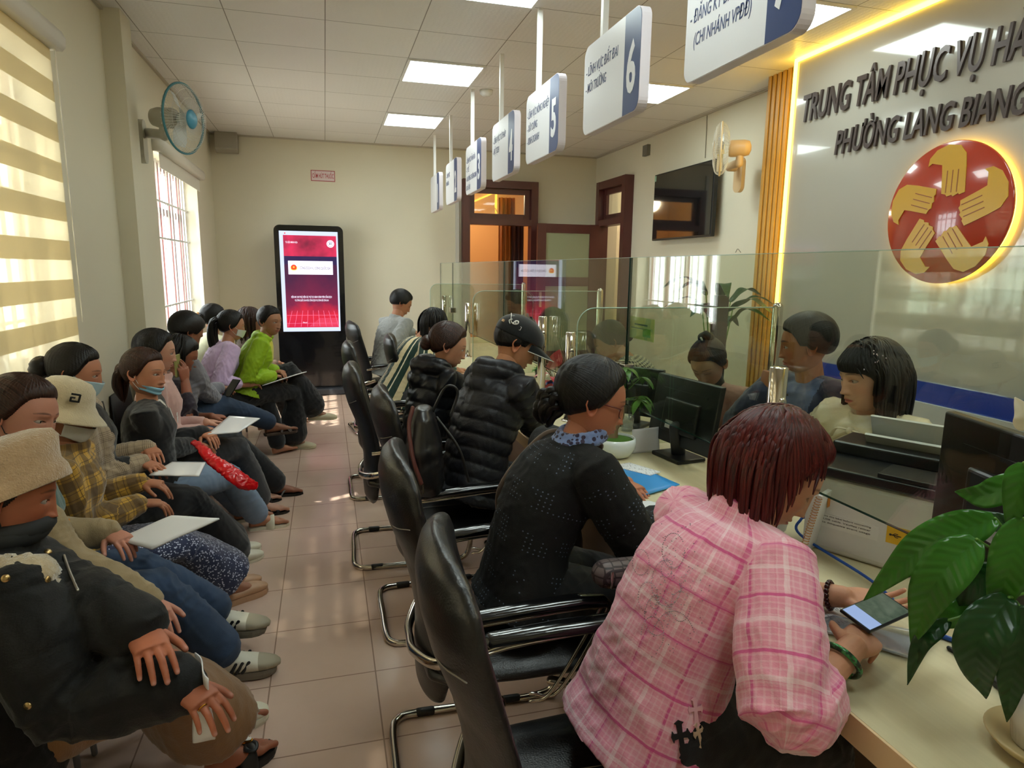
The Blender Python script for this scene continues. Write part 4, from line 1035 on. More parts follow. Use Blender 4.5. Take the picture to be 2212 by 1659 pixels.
        for t, rx, ry, fo in base:
            p, r, fw = s.spine(t); g = e if t < .95 else min(e, .006); rx *= width if t < .8 else 1
            secs.append((p+fw*(fo+belly*math.exp(-((t-.25)/.25)**2)*.5)*sc, r, fw, (rx*sc+g), (ry*sc+g+belly*.5*math.exp(-((t-.25)/.25)**2))))
        parts = [loft(secs, 28)]; S_ = s.segs()
        for k in ('R', 'L'):
            if k not in s.arm: continue
            a, el, w_ = s.arm[k]; t1 = sleeve; ar = armr
            P = [s.nb-s.sd*.03*sc+(a-s.nb)*.15, a, a+(el-a)*.5, el]; R_ = A([.046*sc+e*.5, .048*sc*ar+e*.8, .049*sc*ar+e, .043*sc*ar+e])
            if t1 > 0: P += [el+(w_-el)*t1*.5, el+(w_-el)*t1]; R_ = np.append(R_, [.040*sc*ar+e, (.030+.006*(1-t1))*sc*ar+e*.8])
            parts.append(tube(P, R_, 18))
            if cuff: parts.append(tube([el+(w_-el)*(t1-.16), el+(w_-el)*t1], [.036*sc*ar+e+cuff, .033*sc*ar+e+cuff], 18))
        if collar:
            h, rr = collar; c = s.nb+s.nd*h; ax_ = s.nd; fw = nrm(np.cross(ax_, s.r))
            for hh in np.linspace(-.01, h, 3):
                c = s.nb+s.nd*hh*sc; parts.append(tube([c+(s.r*cos(q)*.064+fw*(sin(q)*.068+.004))*sc for q in np.linspace(0, 2*pi, 18, endpoint=False)], rr, 8, closed=True))
        if hood:
            fw = s.f; c = s.nb+s.nd*.01; 
            P = [c-s.r*.085+fw*.05-s.sd*.02, c-s.r*.10-fw*.03+s.sd*.02, c-fw*(.095+hood)+s.sd*.015, c+s.r*.10-fw*.03+s.sd*.02, c+s.r*.085+fw*.05-s.sd*.02]
            parts.append(tube(spline(P, 6), lerpr([.022, .036+hood*.4, .048+hood*.6, .036+hood*.4, .022], 25), 14)); parts.append(ell(c-fw*(.085+hood)-s.sd*.06, (.10, .045+hood, .085), basis(s.r, s.f, Z3)))
        V, Fc = union(parts, vx, 7 if s.q else 4); N = vnormals(V, Fc); U, ax = s.suv(V, S_)
        if fold:
            w_ = np.ones(len(V))
            for k in s.arm:
                w_ += 1.3*np.exp(-((V-s.arm[k][1])**2).sum(1)/.008)-.5*np.exp(-((V-s.arm[k][0])**2).sum(1)/.01)
            V = V+N*(foldnoise(V, freq or ff, seed)*fold*w_)[:, None]
        if puff: V = V+N*(puff*(np.abs(np.sin(pi*U[:, 1]/pitch+.25*np.sin(U[:, 0]*22)))**.45-.65))[:, None]
        if cut is not None:
            keep = cut(V, s); Fc = [q for q in Fc if all(keep[i] for i in q)]
        g = mk(name, V, Fc, [mat]+([inner[0]] if inner else []), s.o, U); s.g = g
        if inner:
            im, w0, t0, off = inner; cen = np.array([V[list(q)].mean(0) for q in Fc]); rel = cen-s.hip; t = rel @ s.sd/(s.SL*sc); x_ = rel @ s.r; fw = (rel-np.outer(rel @ s.sd, s.sd)) @ s.f
            m = (fw > .02) & (np.abs(x_-off) < w0*np.clip((t-t0)/(1-t0), 0, 1)) & (U[[q[0] for q in Fc], 2] == 0)
            g.data.polygons.foreach_set('material_index', m.astype(int).tolist())
        return g
    def pants(s, mat, flare=.0, ease=.010, hem=.94, fold=.006, name='trousers', seed=2, vx=None, knee=1.0):
        sc = s.sc; parts = []; secs = []
        for t, rx, ry in ((-.16, .135, .10), (-.08, .150, .108), (.06, .145, .104), (.2, .115, .09)):
            p, r, fw = s.spine(t); secs.append((p, r, fw, rx*sc+ease, ry*sc+ease))
        parts.append(loft(secs, 24)); sg = [(s.hip-s.sd*.1, s.hip+s.sd*.1, .16)]
        for k, (a, kn, an) in s.leg.items():
            e = kn+(an-kn)*hem
            P = [a+(s.hip-a)*.2, a+(kn-a)*.5, kn-(kn-a)*.02, kn+(e-kn)*.5, e]
            parts.append(tube(P, A([.098*sc+ease, .083*sc+ease, .066*sc*knee+ease, .056*sc+ease+flare*.5, .044*sc+ease+flare]), 20)); sg += [(a, kn, .08), (kn, an, .06)]
        V, Fc = union(parts, vx or (.0075 if s.q else .011), 3); N = vnormals(V, Fc); U, ax = s.suv(V, sg)
        if fold:
            w_ = np.ones(len(V))
            for k in s.leg:
                for q in (s.leg[k][0], s.leg[k][1]): w_ += 1.3*np.exp(-((V-q)**2).sum(1)/.012)
            V = V+N*(foldnoise(V, 20, seed)*fold*w_)[:, None]
        return mk(name, V, Fc, mat, s.o, U)
    def skirt(s, mat, length=.85, wide=.03, fold=.012, name='skirt', seed=4, vx=None):
        sc = s.sc; ks = [s.leg[k][1] for k in s.leg]; an = [s.leg[k][2] for k in s.leg]; km = sum(ks)/len(ks); am = sum(an)/len(an)
        sep = np.linalg.norm(ks[0]-ks[-1])/2; sep2 = np.linalg.norm(an[0]-an[-1])/2; r = s.lr; parts = []
        d1 = nrm(km-s.hip); u1 = nrm(np.cross(r, d1)); S1 = [(s.hip-d1*.06, r, u1, .175*sc+wide, .12*sc), (s.hip+(km-s.hip)*.4, r, u1, sep*.6+.115*sc+wide, .098*sc), (s.hip+(km-s.hip)*.95, r, u1, sep+.09*sc+wide, .078*sc)]
        parts.append(loft(S1, 26)); e = km+(am-km)*length; d2 = nrm(e-km); u2 = nrm(np.cross(r, d2))
        S2 = [(km-d2*.05, r, u2, sep+.07*sc+wide, .06*sc), (km+d2*.03, r, u2, sep+.085*sc+wide, .085*sc), (km+(e-km)*.5, r, u2, (sep+sep2)/2+.09*sc+wide*1.4, .10*sc+wide), (e, r, u2, sep2+.09*sc+wide*2, .115*sc+wide*1.6)]
        parts.append(loft(S2, 26)); secs = []
        for t, rx, ry in ((-.16, .15, .11), (-.08, .168, .122), (.06, .165, .118), (.2, .14, .10)):
            p, rr, fw = s.spine(t); secs.append((p, rr, fw, rx*sc+.01, ry*sc+.01))
        parts.append(loft(secs, 24)); V, Fc = union(parts, vx or .010, 5); N = vnormals(V, Fc)
        V = V+N*(foldnoise(V, 13, seed, (0, 0, 1))*fold)[:, None]; sg = [(s.hip, km, .1), (km, am, .1)]
        return mk(name, V, Fc, mat, s.o, s.suv(V, sg)[0])
    # ---------------- footwear
    def shoe(s, k, kind, m1, m2=None, thick=.02, m3=None):
        an, d, up = s.footp[k]; sc = s.sc; up = nrm(up-d*(up @ d)); t = np.cross(d, up); c = an+up*(-.076)*sc
        inn = -1 if k == 'R' else 1   # inner side sign along t
        out = [(-.062, .020), (-.05, .034), (0, .036), (.05, .040), (.10, .049), (.14, .050), (.17, .040), (.19, .020)]
        pl = [(u*sc, -w*sc) for u, w in out]+[(u*sc, w*sc) for u, w in out[::-1]]
        def pos(u, w, h): return c+(d*u+t*w+up*h)*sc
        def sole(th, grow=1.0, name='sole', m=m1, z0=0.0):
            v = []; 
            for hh, g in ((z0-th, .96), (z0-th*.5, 1.0), (z0, .98)): v += [c+d*p[0]*grow*g+t*p[1]*grow*g+up*hh for p in pl]
            n = len(pl); f = [tuple(range(n))[::-1], tuple(range(2*n, 3*n))]+[(j*n+i, j*n+(i+1) % n, (j+1)*n+(i+1) % n, (j+1)*n+i) for j in range(2) for i in range(n)]
            mb = MB(); mb.add(v, f, 0, False); return mb
        def strap(u, u2, w, hgt, wid, nm='strap', m=m2):
            P = [pos(u+(u2-u)*q, w*cos(pi*q)*1.0, -.004+hgt*sin(pi*q)**.8) for q in np.linspace(0, 1, 11)]
            mb = MB(); mb.tube(P, wid, 10, flat=.28, up=up); return mb
        sh = thing
        root = sole(thick).build('shoe', m1, s.o)
        if kind == 'slide':
            strap(.07, .08, .045, .052, .028).build('strap', m2, root)
        elif kind == 'sandal':
            strap(.11, .11, .046, .036, .012).build('strap', m2, root); strap(.055, .055, .040, .058, .010).build('strap', m2, root)
            P = [pos(.0, .034*cos(q), .045+0*q) if 0 else pos(-.035+.04*sin(0)-.025*cos(0)*0-.03*sin(q*1), .036*cos(q), .055) for q in np.linspace(0, pi, 9)]
            mb = MB(); mb.tube(P, .006, 8); mb.build('heel_strap', m2, root)
        elif kind == 'flipflop':
            for w in (-.04, .04):
                mb = MB(); mb.tube(spline([pos(.125, inn*.014, .0), pos(.10, inn*.008+w*.2, .028), pos(.06, w*.85, .03), pos(.035, w*1.02, .0)], 6), .0075, 8, flat=.6); mb.build('strap', m2, root)
        elif kind == 'cross':
            mb = MB(); mb.tube([pos(.12, -.045, 0), pos(.10, -.02, .04), pos(.08, .01, .055), pos(.06, .04, .0)], .011, 10, flat=.4); mb.build('strap', m2, root)
            mb = MB(); mb.tube([pos(.12, .045, 0), pos(.10, .02, .04), pos(.08, -.01, .055), pos(.06, -.04, .0)], .011, 10, flat=.4); mb.build('strap', m2, root)
            strap(.125, .125, .046, .034, .012).build('strap', m2, root)
        elif kind in ('flat', 'slip'):
            S = [(-.064, .016, .020, .030), (-.055, .033, .030, .034), (-.01, .038, .024, .022), (.04, .041, .022, .018), (.085, .048, .030, .022), (.13, .050, .026, .018), (.17, .040, .018, .013), (.192, .018, .010, .010)]
            parts = [loft([(pos(u, 0, h-.004), t, up, w*sc, r_*sc) for u, w, r_, h in S], 20)]
            v, f = union(parts, .005, 2)
            mk('upper', v, f, m2, root, np.stack([(v-c) @ d, (v-c) @ t, (v-c) @ up], 1))
        elif kind == 'sneaker':
            S = [(-.066, .018, .034, .040), (-.052, .036, .042, .044), (-.01, .042, .044, .044), (.03, .044, .040, .036), (.07, .047, .036, .026), (.11, .052, .028, .020), (.15, .050, .022, .014), (.185, .036, .017, .010), (.205, .014, .010, .006)]
            v, f = union([loft([(pos(u, 0, h), t, up, w*sc, r_*sc) for u, w, r_, h in S], 24)], .0045, 3)
            up_ = mk('upper', v, f, m2, root, np.stack([(v-c) @ d, (v-c) @ t, (v-c) @ up], 1))
            for w in (-1, 1):
                for i in range(3):
                    mb = MB(); u = .012+i*.024; mb.tube([pos(u, w*.0445, .006), pos(u+.014, w*.046, .026), pos(u+.026, w*.043, .046)], .0065*sc, 8, flat=.25, up=t); mb.build('side_stripe', m3, up_)
            mb = MB()
            for i in range(5):
                u = .030+i*.017; h = .074-i*.0095; P = [pos(u-.004, -.022, h-.004), pos(u, 0, h+.006), pos(u+.006, .022, h-.004)]; mb.tube(P, .0032, 6)
            mb.tube(spline([pos(.02, 0, .082), pos(.0, .028, .086), pos(.02, .034, .068), pos(.026, 0, .082), pos(.0, -.03, .088), pos(.03, -.034, .066)], 5), .0026, 6)
            mb.build('laces', m2, up_)
        return root
    def mask(s, mat, drop=0.0, m2=None, name='face_mask', cup=True):
        """surgical / cup mask over nose and chin, in head coordinates"""
        us = np.linspace(-1, 1, 25); ws = np.linspace(0, 1, 13); v = []
        D_, AZ_, EL_, _ = hd(0)
        for w_ in ws:
            for u in us:
                z = -.024-.078*w_-drop*(1-.35*w_); az = u*radians(62 if not drop else 78); el = math.atan2(z, .10)
                dd = A([[sin(az)*cos(el), cos(az)*cos(el), sin(el)]]); r_ = float(base_r(dd)[0]); bump = (.020*math.exp(-(u/.35)**2)*(1.0-.55*w_) if not drop else .008*math.exp(-(u/.5)**2))
                p = dd[0]*(r_+.006+bump*(1-abs(u)**3)); 
                if drop: p[1] += .004*sin(w_*pi*3)
                v.append(s.H+s.B@p)
        n = len(us); f = [(j*n+i, j*n+i+1, (j+1)*n+i+1, (j+1)*n+i) for j in range(len(ws)-1) for i in range(n-1)]
        o = mk(name, A(v), f, mat, s.o); md = o.modifiers.new('s', 'SOLIDIFY'); md.thickness = .0015
        for sd_ in (-1, 1):
            e = s.H+s.B@A([sd_*.078, -.012, .012]); a = A(v[0 if sd_ < 0 else n-1]); b = A(v[(len(ws)-1)*n+(0 if sd_ < 0 else n-1)]); e2 = s.H+s.B@A([sd_*.078, -.02, -.02])
            mb = MB(); mb.tube(spline([a, (a+e)/2+s.B@A([sd_*.006, 0, 0]), e, e2, (b+e2)/2+s.B@A([sd_*.006, 0, 0]), b], 4), .0014, 5); mb.build('ear_loop', m2 or mat, o)
        return o
def fabric(name, color, rough=.8, bump=.25, sc=120, sheen=.3, c2=None, vs=30):
    if (name,) in _mc: return _mc[(name,)]
    k = NT(name); s = k.attr('suv').outputs['Vector']; n = k.noise(vs, s, 4)
    k.set(Base_Color=k.mix(n, lin(color), lin(c2) if c2 else tuple(x*.8 for x in lin(color)[:3])+(1,)), Roughness=rough)
    k.b.inputs['Sheen Weight'].default_value = sheen; k.b.inputs['Specular IOR Level'].default_value = .3
    k.bump(k.math('ADD', k.noise(sc*4, s, 2), k.math('MULTIPLY', n, 1.5)), bump, .003); _mc[(name,)] = k.m; return k.m
def stripes(k, x, per, w0, w1):
    f = k.math('FRACT', k.math('DIVIDE', k.math('ADD', x, 10.0), per)); return k.math('MULTIPLY', k.math('GREATER_THAN', f, w0), k.math('LESS_THAN', f, w1))

# ============================================================ clothing materials
def denim(name, c1, c2): return fabric(name, c1, .85, .5, 160, .1, c2, 14)
K_blk = fabric('black knit', '#101113', .85, .5, 90); K_blk2 = fabric('black cloth', '#17181c', .8, .3)
nyl = fabric('black puffer nylon', '#1b1c21', .36, .25, 40, 0, '#101116'); nyl2 = fabric('charcoal puffer nylon', '#2a2a30', .45, .25, 40, 0, '#1c1c21')
M_blkr = plain('black rubber', '#141414', .5); M_blks = plain('black strap', '#1c1b1c', .45); M_cream = plain('cream leather', '#ddd6c0', .4)
M_paper = plain('white paper', '#e6e6ea', .5, var=.04); M_gold = plain('gold', '#d9a33a', .2, 1.0)
def matn(name, fn, rough=.8, bump=.3, sheen=.3, bs=300):
    k = NT(name); s = k.attr('suv').outputs['Vector']; x, y, z = k.sep(s)
    n = k.noise(26, s, 3); c = fn(k, s, x, y, n); k.set(Base_Color=c, Roughness=rough); k.b.inputs['Sheen Weight'].default_value = sheen
    k.bump(k.math('ADD', k.noise(bs, s, 2), n), bump, .002); return k.m
def f_pink(k, s, x, y, n):
    c = k.mix(n, lin('#f2afc2'), lin('#e3859f')); 
    wx = k.math('ADD', x, k.math('MULTIPLY', n, .006)); wy = k.math('ADD', y, k.math('MULTIPLY', n, .006))
    for u in (wx, wy):
        c = k.mix(k.math('MULTIPLY', stripes(k, u, .105, .0, .30), .35), c, lin('#e58aa6')); c = k.mix(k.math('MULTIPLY', stripes(k, u, .105, .06, .12), .8), c, lin('#d6458a')); c = k.mix(k.math('MULTIPLY', stripes(k, u, .012, .0, .3), .18), c, lin('#fbe6ea'))
        c = k.mix(k.math('MULTIPLY', stripes(k, u, .105, .50, .58), .45), c, lin('#fbe6ea')); c = k.mix(k.math('MULTIPLY', stripes(k, u, .105, .68, .70), .4), c, lin('#e0708f'))
    return c
def f_yel(k, s, x, y, n):
    c = lin('#c99a2e')
    for u in (x, y):
        c = k.mix(k.math('MULTIPLY', stripes(k, u, .085, .0, .45), .70), c, lin('#4a3620')); c = k.mix(k.math('MULTIPLY', stripes(k, u, .085, .56, .59), .8), c, lin('#3a2414')); c = k.mix(k.math('MULTIPLY', stripes(k, u, .085, .86, .89), .8), c, lin('#3a2414'))
    return k.mix(k.math('MULTIPLY', n, .3), c, lin('#6b5230'))
def f_glen(k, s, x, y, n):
    c = k.mix(n, lin('#b5a184'), lin('#93806a'))
    for u in (x, y):
        fine = k.math('MULTIPLY', stripes(k, u, .008, .0, .4), stripes(k, u, .10, .0, .45)); c = k.mix(k.math('MULTIPLY', fine, .55), c, lin('#4e3d31'))
        c = k.mix(k.math('MULTIPLY', stripes(k, u, .10, .7, .72), .6), c, lin('#5c4637'))
    return c
def f_hound(k, s, x, y, n):
    p = .021; fx = k.math('FRACT', k.math('DIVIDE', k.math('ADD', x, 10), p)); fy = k.math('FRACT', k.math('DIVIDE', k.math('ADD', y, 10), p))
    a = k.math('GREATER_THAN', fx, .5); b = k.math('GREATER_THAN', fy, .5); d = k.math('LESS_THAN', k.math('FRACT', k.math('DIVIDE', k.math('ADD', k.math('ADD', x, y), 10), p/2)), .5)
    v = k.math('ADD', k.math('MULTIPLY', a, b), k.math('MULTIPLY', k.math('ABSOLUTE', k.math('SUBTRACT', a, b)), d), clamp=True)
    return k.mix(v, lin('#cbc2a4'), lin('#26251f'))
def f_stripe(k, s, x, y, n):
    c = k.mix(stripes(k, x, .13, .0, .60), lin('#e5d3a8'), lin('#17362c')); c = k.mix(stripes(k, x, .13, .18, .25), c, lin('#efe4c8')); return c
def f_dots(k, s, x, y, n):
    v = k.n('TexVoronoi'); v.feature = 'F1'; v.inputs['Scale'].default_value = 150; k.l(k.scale(s, (1, .6, 1)), v.inputs[0]); return k.mix(k.math('LESS_THAN', v.outputs[0], .33), lin('#232c4e'), lin('#c5cbe0'))
def f_perf(k, s, x, y, n):
    u = k.math('FRACT', k.math('DIVIDE', k.math('ADD', x, 10), .016)); w_ = k.math('FRACT', k.math('DIVIDE', k.math('ADD', y, 10), .013))
    du = k.math('ABSOLUTE', k.math('SUBTRACT', u, .5)); dw = k.math('ABSOLUTE', k.math('SUBTRACT', w_, .5)); d = k.math('ADD', k.math('POWER', du, 2), k.math('POWER', dw, 2))
    row = stripes(k, y, .12, .30, .92); m = k.math('MULTIPLY', k.math('LESS_THAN', d, .022), row); m = k.math('MULTIPLY', m, k.math('GREATER_THAN', k.noise(18, s, 1), .52))
    return k.mix(m, lin('#08090b'), lin('#5d6b80'))
def f_floral(k, s, x, y, n):
    v = k.n('TexVoronoi'); v.inputs['Scale'].default_value = 60; k.l(s, v.inputs[0]); return k.mix(k.math('LESS_THAN', v.outputs[0], .42), lin('#7f97d0'), lin('#3b3350'))
M_pink = matn('pink plaid flannel', f_pink, .85, .25); M_yel = matn('mustard plaid', f_yel); M_glen = matn('glen check wool', f_glen, .85, .4); M_hound = matn('houndstooth knit', f_hound, .85)
M_strp = matn('green and cream stripes', f_stripe); M_dots = matn('navy dotted cotton', f_dots); M_perf = matn('black openwork knit', f_perf, .85, .4, 0); M_flor = matn('blue floral cloth', f_floral)
M_fur = fabric('beige plush', '#c3a888', .95, 1.0, 60, .8, '#a88b6a', 60); M_khaki = fabric('khaki cotton', '#a08c6c', .8, .3, 60, .2, '#8a7859')
M_teal = fabric('teal velour', '#0f5a58', .6, .2, 60, .5); M_brn = fabric('brown suede', '#8a6238', .85, .3, 60, .4, '#735030'); M_choc = fabric('dark grey wool', '#3c3d42', .8); M_greyj = fabric('grey jacket cloth', '#8f8f98', .75, .35, 60, .2, '#7b7b86')
M_lil = fabric('lilac cotton', '#dcc0ea', .75, .2); M_lime = fabric('lime windbreaker', '#9ec227', .55, .25, 60, 0, '#88ad1c'); M_satin = fabric('cream satin', '#efe3cb', .22, .1, 30, .0, '#ddcdb0')
M_dusty = fabric('dusty pink crepe', '#c9958c', .7, .2); M_navy = fabric('navy suit', '#2b3350', .7, .2); M_blsh = fabric('slate blue shirt', '#5a6a92', .6, .15)
M_maskw = plain('white mask cloth', '#d3d4d0', .75, bump=.3, bscale=300); M_maskb = plain('pale blue mask cloth', '#a9c6d3', .7); M_maskk = plain('black mask cloth', '#202224', .8)
M_grejk = fabric('light grey cloth', '#9b9c9a', .75, .3)
def pd(a, b, Z): return nrm(at(*b, Z=Z)-at(*a, Z=Z))
UPN = A([0, 0, 1])
def lap(p, k, wp, tip, Z=None, curl=.5, n=None, Y=None, **kw):
    w_ = at(*wp, Z=Z, Y=Y); d = (nrm(at(*tip, Z=w_[2])-w_))+A([0, 0, -.15]); p.set_arm(k, w_, d, UPN if n is None else n, curl, **kw)
def legs(p, a, b, za=.09, zb=.09, da=None, db=None, fupa=(0, 0, 1), fupb=(0, 0, 1), **kw):
    d0 = azv(p.legaz) if da is None else da; p.set_leg('R', at(*a, Z=za), d0, fup=fupa, **kw).set_leg('L', at(*b, Z=zb), d0 if db is None else db, fup=fupb, **kw)
def buckethat(p, mat, tilt=0, logo=None, r=1.0, dz=.0, br=1.0):
    B = p.B; prof = [(.0, .062), (.035, .060), (.068, .048), (.084, .028), (.092, -.005), (.098, -.03), (.118, -.052), (.142, -.075), (.148, -.082), (.143, -.084), (.114, -.060), (.094, -.036), (.086, -.005), (.076, .024), (.0, .050)]
    prof = [((rr if rr < .11 else .11+(rr-.11)*br), z) for rr, z in prof]; c = p.H+B@A([0, -.008, .075+dz]); v = []; n = 40
    for (rr, z) in prof:
        for i in range(n):
            a = 2*pi*i/n; wob = 1+.02*sin(3*a+z*30); q = A([rr*r*cos(a)*.93*wob, rr*r*sin(a)*1.08*wob, z+.006*sin(2*a)*(rr > .1)]); q[2] += tilt*q[1]; v.append(c+B@q)
    f = [(j*n+i, j*n+(i+1) % n, (j+1)*n+(i+1) % n, (j+1)*n+i) for j in range(len(prof)-1) for i in range(n)]
    v = A(v); N = vnormals(v, f); v = v+N*(RNG.rand(len(v))*.0012)[:, None]
    return mk('bucket_hat', v, f, mat, p.o, (v-c)*1.0)

# ============================================================ the waiting row on the left (nearest first)
P1 = p = Pn('woman in black padded coat and beige bucket hat nearest the lower left corner', (12, 1070), 62, 11, (78, 14, 4), sc=.95, Y=1.72, q=2, legaz=48, tone='#a8674c', lid=.4, slouch=.05)
lap(p, 'R', (392, 1478), (468, 1515), .66, .45, hs=1.05, pole=(-.5, -.1, -.8)); lap(p, 'L', (398, 1405), (452, 1478), .755, .4, hs=1.05, pole=(-.45, -.35, -.8))
legs(p, (478, 1625), (478, 1515), .10, .10, pd((478, 1640), (610, 1560), .04), pd((478, 1530), (610, 1490), .04))
p.body(); p.hair(H_black, 'tied', .0, bun=(0, -.11, -.05), bunr=.04)
def fcut(V, s): return np.ones(len(V), bool)
p.top(fabric('black matte coat', '#08090a', .7, .3, 60, .1), .045, .93, -.16, fold=.012, puff=.006, pitch=.14, belly=.06, collar=(.035, .022), name='padded_coat', armr=1.25, ff=16, seed=3)
p.skirt(M_brn, .72, .02, .012)
buckethat(p, M_fur, .50, r=.96, dz=.010, br=.35)
h = [c for c in p.o.children if c.name.startswith('bucket_hat')][0]
mb = MB(); 
for a0, a1, rr in ((20, 300, .018),): 
    Cc = A([-.085, -.040, .045]); mb.tube([p.H+p.B@(Cc+A([-.012, cos(radians(a))*rr, sin(radians(a))*rr*1.2])) for a in np.linspace(a0, a1, 20)], .0035, 6)
mb.build('embroidered_letter', plain('black thread', '#17181b', .8), h)
fur = []; c = p.nb+p.f*-.02
for a in np.linspace(0, pi, 9): fur.append(p.nb-p.sd*.025+p.r*.15*cos(a)-p.f*(.14*sin(a)-.04)+p.sd*.02*sin(a))
vv, ff = tube(spline(fur, 8), .050, 26); N = vnormals(vv, ff); vv = vv+N*(RNG.rand(len(vv))*.012-.004)[:, None]
mk('fur_collar', vv, ff, fabric('cream fur', '#cfc0a4', .95, 1.2, 40, 1.0, '#a8926f', 50), p.o, vv*1.0)
p.mask(M_maskk, drop=.075, name='neck_gaiter'); P = [p.nb+p.nd*(.045)*1+(p.r*cos(q)*.062+p.f*(sin(q)*.066+.006)) for q in np.linspace(0, 2*pi, 20, endpoint=False)]
mb = MB(); mb.tube(P, .026, 10, closed=True); mb.tube([q+p.nd*.012+p.f*.012 for q in P], .022, 10, closed=True); mb.build('scarf', M_maskk, p.o)
r_ = p.shoe('R', 'slide', M_blkr, M_blks, .028)
an, d, up = p.footp['R']; t_ = np.cross(d, up); cc = an+d*.085-up*.018
for s_ in (-1, 1):
    mb = MB(); mb.tube(spline([cc, cc+t_*s_*.03+d*.012+up*.006, cc+t_*s_*.05-d*.002, cc+t_*s_*.03-d*.02, cc], 5), .008, 8, flat=.6); mb.ell(cc+t_*s_*.03, (.024, .018, .009), basis(t_, d, up)); mb.build('bow', M_blks, r_)
hp = [(.016*(16*sin(t)**3)/16, .016*(13*cos(t)-5*cos(2*t)-2*cos(3*t)-cos(4*t))/16) for t in np.linspace(0, 2*pi, 28, endpoint=False)]
mb = MB(); mb.prism([(a*1.25, b*1.25) for a, b in hp], cc+up*.010, -t_, d, .005); e1 = mb.build('heart_rim', M_gold, r_); mb = MB(); mb.prism(hp, cc+up*.0155, -t_, d, .0015); mb.build('heart', plain('pearl white', '#e8e4dc', .2), e1)
p.shoe('L', 'slip', M_cream, M_cream, .03)
fv = p.handp['R'][0][3][0]; a_, b_ = fv[40:50].mean(0), fv[50:60].mean(0); d_ = nrm(b_-a_); x_ = nrm(np.cross(d_, UPN)); y_ = np.cross(d_, x_)
mb = MB(); mb.tube([(a_*.55+b_*.45)+(x_*cos(q)+y_*sin(q))*.0098 for q in np.linspace(0, 2*pi, 18, endpoint=False)], .0016, 6, closed=True); mb.build('ring', M_gold, p.o)
def on_back(p, px, py):
    """point of the shirt surface seen at this spot of its back"""
    g = p.g; dep = bpy.context.evaluated_depsgraph_get(); d = at(px, py, Z=0)-CO
    ok, loc, no, idx = g.ray_cast(g.matrix_world.inverted() @ Vector(CO), (g.matrix_world.inverted().to_3x3() @ Vector(d)).normalized())
    return (A(g.matrix_world @ loc), A(g.matrix_world.to_3x3() @ no)) if ok else (None, None)
bpy.context.view_layer.update()
for q in ((12, 1250), (103, 1252), (190, 1205), (104, 1192), (60, 1525)):
    P_, N_ = on_back(p, *q)
    if P_ is not None: x = nrm(np.cross(N_, (0, 0, 1))); MB().lathe([(0, .004), (.006, .004), (.009, .001), (.009, -.004), (0, -.004)], P_, 18, basis(x, np.cross(N_, x), N_)).build('snap_button', plain('snap brass', '#b59a6a', .25, .9), p.g)
zp = [on_back(p, *q)[0] for q in ((128, 1165), (138, 1200), (150, 1235), (168, 1275))]; zp = [q for q in zp if q is not None]
if len(zp) > 2: mb = MB(); mb.tube(spline(zp, 6), .0035, 6); mb.build('zipper', plain('zip steel', '#b9b7b0', .3, .9), p.g)
def zipper(p, P, m=None): mb = MB(); mb.tube(spline(P, 8), .003, 6); mb.build('zipper', m or plain('zip steel', '#b9b7b0', .3, .9), p.o)

p = Pn('woman in khaki jacket over teal velour top, jeans and white sneakers', (46, 898), 78, 10, (108, 12, 12), sc=.97, Y=2.26, q=2, legaz=50, tone='#bd8672', lid=.32, fat=.7)
lap(p, 'R', (322, 1300), (370, 1340), .62, .5); lap(p, 'L', (236, 1150), (285, 1165), .68, .5)
legs(p, (488, 1412), (500, 1310), .11, .20, pd((480, 1440), (570, 1425), .04), pd((480, 1340), (600, 1330), .1))
p.body(toes=False); p.hair(H_brown, 'tied', .012, bun=(0, -.12, .0)); p.top(M_khaki, .022, .96, -.1, fold=.012, ff=18, name='khaki_jacket', armr=1.15, inner=(M_teal, .17, -.3, -.01))
p.pants(denim('blue jeans', '#3f5472', '#2c3c55'), .022, .016, .90, fold=.008, name='jeans'); p.mask(M_maskk, drop=.045)
g = p.spine(.62)[0]+p.f*.092
mb = MB()
for i in range(7): a = i*.9; mb.ell(g+p.f*.073-p.sd*(.05+.01*i)+p.r*(-.01+.012*cos(a*2)), (.006, .004, .014), basis(nrm(p.r*cos(a)+p.sd*sin(a)), p.f, nrm(p.sd*cos(a)-p.r*sin(a))))
mb.build('embroidery', plain('orange thread', '#e08a1e', .6), p.o)
M_sol = plain('taupe rubber sole', '#7d7466', .6); kq = NT('sneaker leather and suede'); xs_ = kq.sep(kq.attr('suv').outputs['Vector'])[0]; kq.set(Base_Color=kq.mix(kq.math('GREATER_THAN', kq.math('ADD', xs_, kq.math('MULTIPLY', kq.noise(9, kq.obj(), 1), .02)), .125), lin('#d9d3c2'), lin('#a59b86')), Roughness=.6); M_snk = kq.m
p.shoe('R', 'sneaker', M_sol, M_snk, .030, M_blks); p.shoe('L', 'sneaker', M_sol, M_snk, .030, M_blks)
w_ = p.arm['R']; q = w_[2]-(w_[2]-w_[1])*.10; d = nrm(w_[2]-w_[1]); e = nrm(np.cross(d, UPN)); f_ = np.cross(d, e)
mb = MB(); mb.tube([q+(e*cos(a)+f_*sin(a))*.031 for a in np.linspace(0, 2*pi, 24, endpoint=False)], .0055, 8, closed=True, flat=.5); mb.build('watch', M_gold, p.o)

